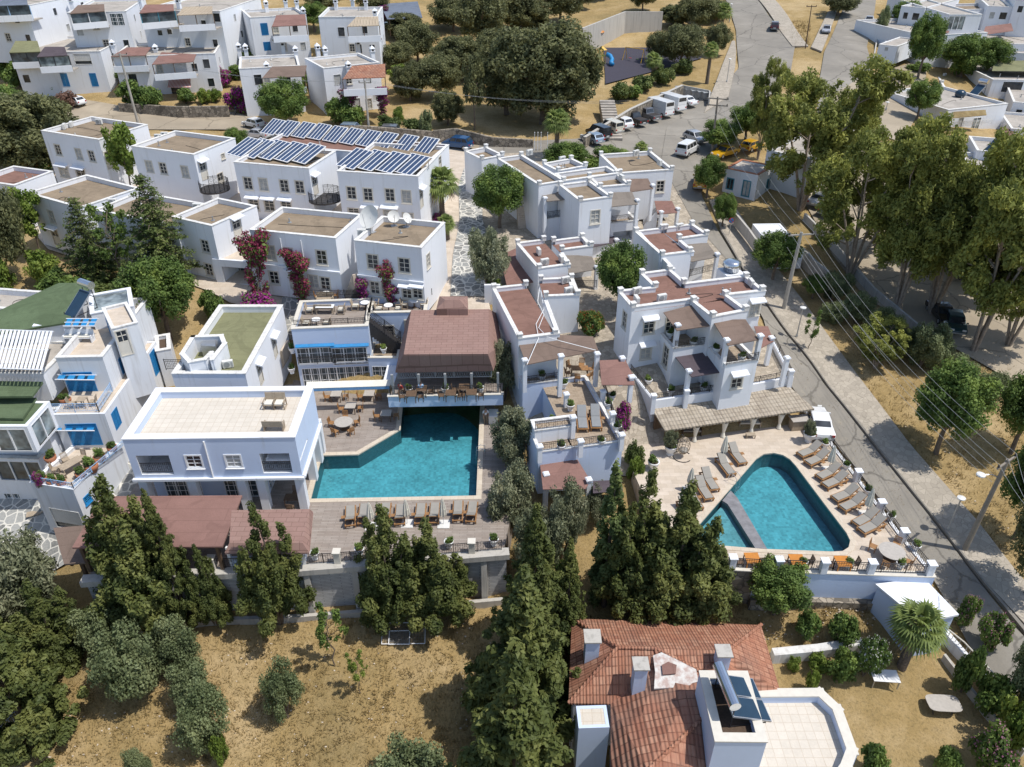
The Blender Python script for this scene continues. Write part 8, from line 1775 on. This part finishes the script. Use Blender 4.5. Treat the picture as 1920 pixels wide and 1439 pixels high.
m = MB(); p = G(1763,1332); p.z += .02; t = thing('table', 'rounded beige table standing on the dry lawn at the lower right', 'table', p, -.05); q = [(1.05*math.copysign(abs(math.cos(a))**.45, math.cos(a)), .62*math.copysign(abs(math.sin(a))**.45, math.sin(a))) for a in [2*math.pi*k/28 for k in range(28)]]; m.prism(q, .70, .75); m.build('tabletop', M['tabletop'], t)
for x in (-.6, .6): g_ = MB(); g_.cyl((x, -.35, 0), (x, .35, .70), .03, n=5); g_.cyl((x, .35, 0), (x, -.35, .70), .03, n=5); g_.build('leg', M['iron'], t)
# pavilion furniture
bench('pale cushioned sofa under the pantile pavilion', 1404, 800, .51, 1.9, math.pi, 'teak_pale', 'parasol'); table('low wooden footstool in front of the pavilion sofa', 1408, 814, .51, .8, .45, .36, 'teak_pale', leg='teak_pale')
bench('pale sofa in the left half of the pantile pavilion', 1296, 815, .51, 1.7, math.pi, 'teak_dark', 'cushion')
p = P(1496,803,.5); t = thing('bar_counter', 'small wooden bar counter at the right end of the pavilion', 'counter', p, .12); m = MB(); m.box(-.75, -.4, 0, .75, .4, 1.0); m.build('body', M['teak_pale'], t); m = MB(); m.box(-.85, -.5, 1.0, .85, .5, 1.07); m.build('top', M['tabletop'], t)
p = P(1279,857,.5); t = thing('egg_chair', 'hanging wicker egg chair on a dark stand beside the pavilion', 'egg chair', p, .5); m = MB(); ring = [(.75*math.cos(a), .75*math.sin(a), .03) for a in [2*math.pi*k/20 for k in range(17)]]; m.tube(ring, .035); m.tube([(0, .72, .03), (0, .8, 1.2), (0, .4, 2.05), (0, .05, 2.0)], .035); m.build('stand', M['iron'], t)
m = MB(); c = (0, 0, 1.15)
for k in range(12):
 a = k*math.pi/6
 m.tube([(c[0]+.55*math.sin(th)*math.cos(a), c[1]+.5*math.sin(th)*math.sin(a), c[2]+.8*math.cos(th)) for th in [math.pi*j/10 for j in range(11)]], .022, 4)
for j in range(2, 9): th = math.pi*j/10; m.tube([(.55*math.sin(th)*math.cos(a), .5*math.sin(th)*math.sin(a), c[2]+.8*math.cos(th)) for a in [-.9+R(15)*i for i in range(20)]], .018, 4)
m.build('basket', M['teak_pale'], t); m = MB(); m.ball((0, -.02, .75), .42, sq=(1, .95, .4)); m.build('cushion', M['cushion'], t, True)
# planters
def make_pot(kind):
 def mk():
  t = thing('planter', 'p', 'planter'); m = MB(); s = dict(white=1.0, clay=.9, tall=1.0)[kind]
  if kind == 'clay': m.lathe([(.2, 0), (.34, .3), (.36, .5), (.30, .52), (.28, .46)], (0, 0, 0), 16)
  else: m.lathe([(.2, 0), (.2, .06), (.15, .1), (.30, .32), (.34, .55), (.36, .60), (.30, .60), (.28, .52)], (0, 0, 0), 16)
  m.build('pot', M['terracotta' if kind == 'clay' else 'whitepaint'], t, True); d = MB(); d.cyl((0, 0, .48), (0, 0, .53), .28, n=14); d.build('soil', M['soil'], t)
  g = random.Random(3); cl = blob(g, (0, 0, .78), (.2, .2, .2), 10, .14)
  link_mesh('plant', leaves_mesh('plant', 'f_green', cl, 420, .075, 9, up=.4), t); return t
 return mk
pw, pc = Kit(make_pot('white')), Kit(make_pot('clay'))
PT = 'white pots with clipped plants'
for u, v, z, s, lab in [(1069,770,3.8,1,'white pot on the left wall of the lounger terrace'),(1037,797,3.9,1,'white pot on the small raised terrace'),(1010,822,3.8,1,'white pot at the left corner of the lounger terrace'),(1052,846,3.8,1,'white pot on the front left of the lounger terrace'),(1127,836,3.8,1,'white pot on the front right of the lounger terrace'),
  (1156,810,3.8,1.1,'white pot by the stairs at the right corner of the lounger terrace'),(1140,766,3.8,1,'white pot on the right wall of the lounger terrace'),(1147,750,3.8,.9,'small white pot behind the right wall of the lounger terrace'),(1057,728,3.8,1,'white pot beside the covered terrace railing'),(1257,742,3.32,1,'white pot on the front edge of the raised patio'),(1215,722,3.32,1,'white pot at the left corner of the raised patio'),(1318,735,3.32,1,'white pot on the patio edge right of the canopy post'),
  (1224,880,.5,1.35,'big white pot with a green shrub on the right pool deck'),(1504,1062,.6,.9,'pot with a round bush between the left and middle orange tables'),(1589,1066,.6,.9,'pot with a round bush beside the right orange table'),(1686,1066,.6,.9,'pot with a round bush in front of the round corner table'),(1585,880,.5,.9,'pot on the road railing beside the upper closed parasol'),(1625,928,.5,.9,'pot on the road railing between the two closed parasols'),(1668,976,.5,.9,'pot on the road railing below the lower closed parasol'),(1715,1032,.5,.9,'pot on the road railing near the deck corner'),(1546,840,.5,.9,'pot on the road railing behind the parked white car'),
  (591,1048,.1,1,'pot on the deck railing right of the kiosk'),(675,1040,.1,1,'pot on the deck railing left of the tall juniper'),(842,1026,.1,1,'pot on the deck railing right of the tall juniper'),(926,1022,.1,1,'pot at the right end of the wooden deck railing'),(768,738,3.2,1,'white pot on the restaurant railing, left'),(835,738,3.2,1,'white pot on the restaurant railing, middle'),(901,737,3.2,1,'white pot on the restaurant railing, right'),
  (1255,634,6.8,1,'white pot on the left side of the first upper balcony'),(1299,650,6.8,1,'white pot on the front of the first upper balcony'),(1342,663,6.8,1,'white pot on the left side of the second upper balcony'),(1389,678,6.8,1,'white pot on the front of the second upper balcony'),(1016,714,3.9,1,'white pot on the balcony under the big canopy'),(549,662,3.5,1,'white pot at the top of the annex stairs'),(548,700,1.5,1,'green potted bush on the annex stairs landing'),(1232,680,3.32,1,'white pot against the house wall on the raised patio'),(720,662,3.2,.9,'white pot at the foot of the iron staircase')]: pw(P(u, v, z), u*.7, lab, PT, s)
for u, v, z, s, lab in [(98,868,2.2,1.25,'large clay pot with a yellow green plant by the glass doors'),(82,905,2.2,1.0,'clay pot at the left corner of the blue railed terrace'),(100,910,2.2,1.0,'small clay pot on the front edge of the blue railed terrace'),(118,912,2.2,1.0,'clay pot on the front edge near the garage'),(155,898,2.2,1.1,'clay pot at the front right corner of the blue railed terrace'),(175,885,2.2,1.45,'large dark bush in a clay pot on the blue railed terrace'),(190,868,2.2,1.3,'dark bush in a clay pot behind the larger one'),(213,848,2.2,1.1,'clay pot with a flowering plant at the end of the blue railing'),
  (219,822,.6,1.2,'clay pot with a bare vine under the blue shutter'),(237,796,.8,1.2,'clay pot on the side steps of the blue shutter house'),(120,756,5.4,.8,'clay pot on the upper balcony, left'),(129,755,5.4,.8,'clay pot on the upper balcony, right'),(266,742,1.0,1.3,'terracotta jar with flowers beside the blue side door')]: pc(P(u, v, z), u*.7, lab, 'clay pots of the blue shutter house', s)
def potted_olive(u, v, z, vt, w, label): p = P(u, v, z); pw(p, 0, label.replace('young olive tree', 'wide white pot'), 'white pots of the young olive trees', 1.5); tree('olive', u, v-8, vt, w, label, 'potted young olive trees', z=z+.6)
potted_olive(1256, 852, .5, 806, 34, 'young olive tree in a white pot beside the egg chair'); potted_olive(1515, 828, .5, 785, 30, 'young olive tree in a white pot beside the bar counter')
# handrail ramp, fences, wire panels, small yard things
def handrail(name, label, pts, mat='whitepaint', h=.95, gap=.25):
 w = [P(*p) for p in pts]; t = thing(name, label, 'railing', w[0]); mb = MB()
 for a, b in zip(w, w[1:]):
  L = (b-a).length; n = max(2, int(L/gap)); up = Vector((0, 0, h)); mb.cyl(a+up, b+up, .05, n=6); mb.cyl(a+up*.15, b+up*.15, .03, n=5)
  for i in range(n+1): q = a.lerp(b, i/n); mb.cyl(q, q+up, .022, n=4)
 mb.xf(Matrix.Translation(-w[0])); mb.build('bars', M[mat], t); return t
handrail('handrail', 'tan metal handrail running down beside the white shed to the lower right corner', [(*q, G(*q).z+.3) for q in ((1768,1196),(1800,1222),(1850,1276),(1898,1330))], 'cream')
handrail('metal_fence', 'white metal fence leaning among the dark trees at the left', [(112,1200,G(112,1200).z),(132,1170,G(132,1170).z)]); handrail('metal_fence', 'white metal fence in the lower left corner', [(0,1392,G(0,1392).z),(42,1345,G(42,1345).z)])
wall_run('garden_wall', 'low concrete footing of the white fence in the lower left corner', [(-10,1440),(38,1372)], 0, .8, .4, 'concrete')
for k, (pts, lab) in enumerate((([(717,1172),(798,1170),(797,1210),(716,1211)], 'large wire mesh panel with a white frame lying on the dry field'), ([(731,1188),(769,1187),(768,1213),(729,1213)], 'smaller wire mesh panel lying on top of the large one'))):
 q = [G(u, v, -6)+Vector((0, 0, .18+.08*k)) for u, v in pts]; c = sum(q, Vector())/4; t = thing('mesh_panel', lab, 'wire panel', c); iv = Matrix.Translation(-c); m = MB()
 for a, b in zip(q, q[1:]+q[:1]): m.cyl(a, b, .035, n=5)
 m.xf(iv); m.build('frame', M['whitepaint'], t); m = MB(); n = 26
 for i in range(1, n): m.cyl(q[0].lerp(q[1], i/n), q[3].lerp(q[2], i/n), .007, n=3)
 for i in range(1, 14): m.cyl(q[0].lerp(q[3], i/14), q[1].lerp(q[2], i/14), .007, n=3)
 m.xf(iv); m.build('mesh', M['steel'], t)
p = G(65,968); t = thing('cardboard', 'flattened cardboard box lying on the stone street', 'cardboard', p+Vector((0,0,.3)), .4); m = MB(); m.box(-.5, -.35, 0, .45, .3, .03); m.obox((.62, 0, .08), (.4, .62, .02), 0, 0, R(-22)); m.build('sheet', M['teak_pale'], t)
# pool ladder on the right deck, life ring side
p = P(1378,905,.5); t = thing('pool_ladder', 'slim steel pool ladder at the left edge of the triangular pool', 'ladder', p, hd(1368,900,1388,912,.5)); m = MB()
for x in (-.25, .25): m.tube([(x, -.5, 0), (x, -.45, .75), (x, -.1, .85), (x, .25, .6), (x, .28, -1)], .022, 6)
m.build('rails', M['chrome'], t)
for k in range(2): m = MB(); m.box(-.24, .24, -.35-.3*k, .24, .34, -.32-.3*k); m.build('rung', M['chrome'], t)
p = P(899,853,0); t = thing('pool_ladder', 'steel pool ladder at the right edge of the rectangular pool', 'ladder', p, math.pi/2); m = MB()
for x in (-.25, .25): m.tube([(x, -.5, 0), (x, -.45, .75), (x, -.1, .85), (x, .25, .6), (x, .28, -1)], .022, 6)
m.build('rails', M['chrome'], t)
p = P(925,790,0); t = thing('chest_freezer', 'white chest freezer beside the standing person under the restaurant', 'freezer', p, 0); m = MB(); m.box(-.4, -.5, 0, .4, .6, .8); m.build('body', M['acwhite'], t, bevel=.04); m = MB(); m.box(-.42, -.52, .81, .42, .62, .88); m.build('lid', M['whitepaint'], t)
p = P(936,793,0); t = thing('fire_extinguisher', 'red fire extinguisher under the restaurant overhang', 'extinguisher', p); m = MB(); m.lathe([(.11, 0), (.12, .05), (.12, .5), (.05, .6)], (0, 0, 0), 12); m.build('cylinder', M['red'], t, True); m = MB(); m.tube([(0, 0, .6), (.1, 0, .65), (.16, 0, .35)], .02); m.build('hose', M['dark'], t)
# playground
def frame(t, segs, r, mat, nm):
 m = MB()
 for s in segs: m.tube(s, r, 6)
 return m.build(nm, M[mat], t)
p = G(1188,118); t = thing('swing_set', 'yellow swing frame on the dark playground floor', 'swing', p+Vector((0,0,.25)), hd(1165,115,1210,122,p.z)+math.pi/2)
frame(t, [[(-2.2, -.8, 0), (-2.1, 0, 2.4), (-2.2, .8, 0)], [(2.2, -.8, 0), (2.1, 0, 2.4), (2.2, .8, 0)], [(-2.1, 0, 2.4), (2.1, 0, 2.4)]], .06, 'yellow', 'frame')
for x, c in ((-.9, 'red'), (.9, 'f_bright')):
 m = MB(); m.box(x-.3, -.15, .5, x+.3, .15, .56); o = m.build('seat', M[c], t); m = MB()
 for q in (x-.27, x+.27): m.cyl((q, 0, .55), (q, 0, 2.38), .012, n=4)
 m.build('chain', M['steel'], o)
p = G(1136,122); t = thing('slide', 'blue tube slide with yellow rails on the playground', 'slide', p+Vector((0,0,.25)), .5); m = MB(); m.tube([(0, 0, 1.7), (.5, -.6, 1.4), (.4, -1.4, .9), (-.2, -1.9, .45), (-.3, -2.6, .3)], .42, 12); m.build('chute', M['blue'], t, True); frame(t, [[(0, .3, 0), (0, .3, 2.4), (0, 1.5, 2.4), (0, 1.5, 0)], [(-.9, .3, 0), (-.9, .3, 2.4), (-.9, 1.5, 2.4), (-.9, 1.5, 0)]], .06, 'yellow', 'frame'); m = MB(); m.box(-.95, .25, 1.3, .05, 1.55, 1.4); m.build('platform', M['f_bright'], t); m = MB(); m.add([(-1.1, .1, 2.4), (.2, .1, 2.4), (.2, 1.7, 2.4), (-1.1, 1.7, 2.4), (-.45, .9, 3.1)], [(0,1,4), (1,2,4), (2,3,4), (3,0,4)]); m.build('roof', M['yellow'], t)
p = G(1118,86); t = thing('climbing_dome', 'orange and green climbing tower behind the giant park tree', 'climbing frame', p+Vector((0,0,.25))); frame(t, [[(math.cos(a), math.sin(a), 0), (math.cos(a)*.9, math.sin(a)*.9, 2.4)] for a in (.8, 2.4, 3.9, 5.5)], .07, 'steel', 'posts'); m = MB(); m.lathe([(1.6, 2.4), (1.2, 2.9), (.3, 3.5)], (0, 0, 0), 8); m.build('roof', M['orange'], t); m = MB(); m.lathe([(1.0, 1.2), (1.0, 1.3)], (0, 0, 0), 8); m.build('platform', M['f_bright'], t)
# ------------------------------------------------------------------ people
def person(label, u, v, z, rz, shirt, trousers, seated=False, h=1.74):
 p = P(u, v, z); t = thing('person', label, 'person', p, rz); s = h/1.74; Y = -1.0      # faces local -y
 def skin(name, pts, edges, rad, mat, parent, sub=1):
  me = bpy.data.meshes.new(name); me.from_pydata([Vector(q)*s for q in pts], edges, []); me.materials.append(M[mat]); o = bpy.data.objects.new(name, me); COL.objects.link(o); o.parent = parent
  md = o.modifiers.new('skin', 'SKIN'); md.use_smooth_shade = True; d = me.skin_vertices[0].data
  for i, r in enumerate(rad): rr = r if hasattr(r, '__len__') else (r, r); d[i].radius = (rr[0]*s, rr[1]*s)
  d[0].use_root = True
  sb = o.modifiers.new('sub', 'SUBSURF'); sb.levels = sb.render_levels = sub; return o
 if seated: hip, kn, an = .48, [(-.10, -.42, .50), (.10, -.42, .50)], [(-.10, -.40, .08), (.10, -.40, .08)]
 else: hip, kn, an = .92, [(-.10, -.02, .50), (.11, -.03, .50)], [(-.11, .03, .08), (.12, .0, .08)]
 d = hip - .92; T = lambda x, y, zz: (x, y, zz + d)
 pts = [T(0, 0, .95), T(0, 0, 1.15), T(0, -.01, 1.36), T(0, 0, 1.48), T(0, -.02, 1.56), T(0, -.025, 1.66), T(0, -.02, 1.73),
   T(-.18, 0, 1.42), T(-.24, -.02, 1.15), T(-.22, -.14, .95), T(-.21, -.18, .86), T(.18, 0, 1.42), T(.25, -.02, 1.15), T(.24, -.12, .93), T(.23, -.16, .84),
   T(-.09, 0, .90), kn[0], an[0], (an[0][0], an[0][1]-.15, .04), T(.09, 0, .90), kn[1], an[1], (an[1][0], an[1][1]-.15, .04)]
 ed = [(0,1),(1,2),(2,3),(3,4),(4,5),(5,6),(2,7),(7,8),(8,9),(9,10),(2,11),(11,12),(12,13),(13,14),(0,15),(15,16),(16,17),(17,18),(0,19),(19,20),(20,21),(21,22)]
 rad = [(.14,.10),(.14,.10),(.16,.10),(.055,.055),(.07,.08),(.078,.095),(.05,.06),.055,.042,.032,.03,.055,.042,.032,.03,.085,.06,.042,.035,.085,.06,.042,.035]
 body = skin('body', pts, ed, rad, 'skin', t, 2)
 hd_ = T(0, -.02, 1.64)
 hm = MB(); hm.ball((0, .015*s, (hd_[2]+.045)*s), .098*s, 12, 8, (.9, 1.08, .95)); hm.build('hair', M['hair'], t, True)
 f = MB(); zc = hd_[2]*s
 f.add([(-.016*s, -.105*s, zc-.03*s), (.016*s, -.105*s, zc-.03*s), (0, -.135*s, zc-.025*s), (0, -.105*s, zc+.015*s)], [(0,1,2), (1,3,2), (3,0,2)])
 f.build('nose', M['skin'], body)
 e = MB()
 for x in (-.034, .034): e.ball((x*s, -.098*s, zc+.012*s), .011*s, 6, 4)
 e.build('eyes', M['dark'], body)
 e = MB(); e.box(-.025*s, -.108*s, zc-.058*s, .025*s, -.098*s, zc-.05*s); e.build('mouth', M['redlens'], body)
 e = MB()
 for x in (-.088, .088): e.ball((x*s, 0, zc), .025*s, 6, 4, (.4, .7, 1.2))
 e.build('ears', M['skin'], body)
 for i, sx in ((10, -1), (14, 1)):
  b = Vector(pts[i]); hp, he, hr = [tuple(b), tuple(b+Vector((0, -.02, -.08)))], [(0, 1)], [(.035,.02),(.038,.016)]
  for k, L in enumerate((.065, .078, .072, .055)):
   x = (k-1.5)*.019; n0 = len(hp); hp += [tuple(b+Vector((x*.3, -.02+x, -.09))), tuple(b+Vector((x*.3-sx*.006, -.028+x, -.09-L*.55))), tuple(b+Vector((x*.3-sx*.02, -.03+x, -.09-L)))]; he += [(1, n0), (n0, n0+1), (n0+1, n0+2)]; hr += [.009, .0085, .007]
  n0 = len(hp); hp += [tuple(b+Vector((0, -.05, -.05))), tuple(b+Vector((-sx*.01, -.068, -.09)))]; he += [(0, n0), (n0, n0+1)]; hr += [.011, .009]
  skin('hand', hp, he, hr, 'skin', body, 1)
 k = 1.14
 tp = [pts[i] for i in (0, 1, 2, 7, 8, 11, 12)] + [T(0, 0, 1.45)]; skin('shirt', tp, [(0,1),(1,2),(2,3),(3,4),(2,5),(5,6),(2,7)], [(.16,.12),(.155,.115),(.175,.115),.072,.058,.072,.058,(.075,.07)], shirt, t, 2)
 tq = [T(0, 0, .97), pts[15], pts[16], pts[17], pts[19], pts[20], pts[21]]; skin('trousers', tq, [(0,1),(1,2),(2,3),(0,4),(4,5),(5,6)], [(.155,.118),.10,.078,.062,.10,.078,.062], trousers, t, 2)
 for i in (17, 21):
  b = Vector(pts[i])*s; m = MB(); m.ball((b.x, b.y-.07*s, .045*s), .1*s, 10, 6, (.45, 1.35, .45)); m.build('shoe', M['dark'], t, True)
 return t
person('person in a white shirt and khaki trousers standing at the pool edge under the restaurant', 911, 795, .02, .1, 'shirt', 'trousers')
person('seated diner in a red top behind the restaurant railing', 752, 741, 3.22, 2.6, 'red', 'trousers', True); person('seated diner in a pale blue shirt behind the restaurant railing', 790, 740, 3.22, 3.4, 'ltblue', 'teak_dark', True)
for nm, u, v in (('left', 771, 738), ('middle', 845, 736), ('right', 884, 735)): t = table('dark restaurant table behind the railing, the %s one' % nm, u, v, 3.2, .9, mat='teak_dark', group='restaurant tables'); around(kd, t, 2, .8, 'dark chair at the %s side of the ' + nm + ' restaurant table', CH)
for nm, u, v in (('left', 790, 728), ('right', 870, 725)): t = table('dark inner restaurant table under the roof, the %s one' % nm, u, v, 3.2, .9, mat='teak_dark', group='restaurant tables'); around(kd, t, 2, .8, 'dark chair at the %s side of the ' + nm + ' inner restaurant table', CH)
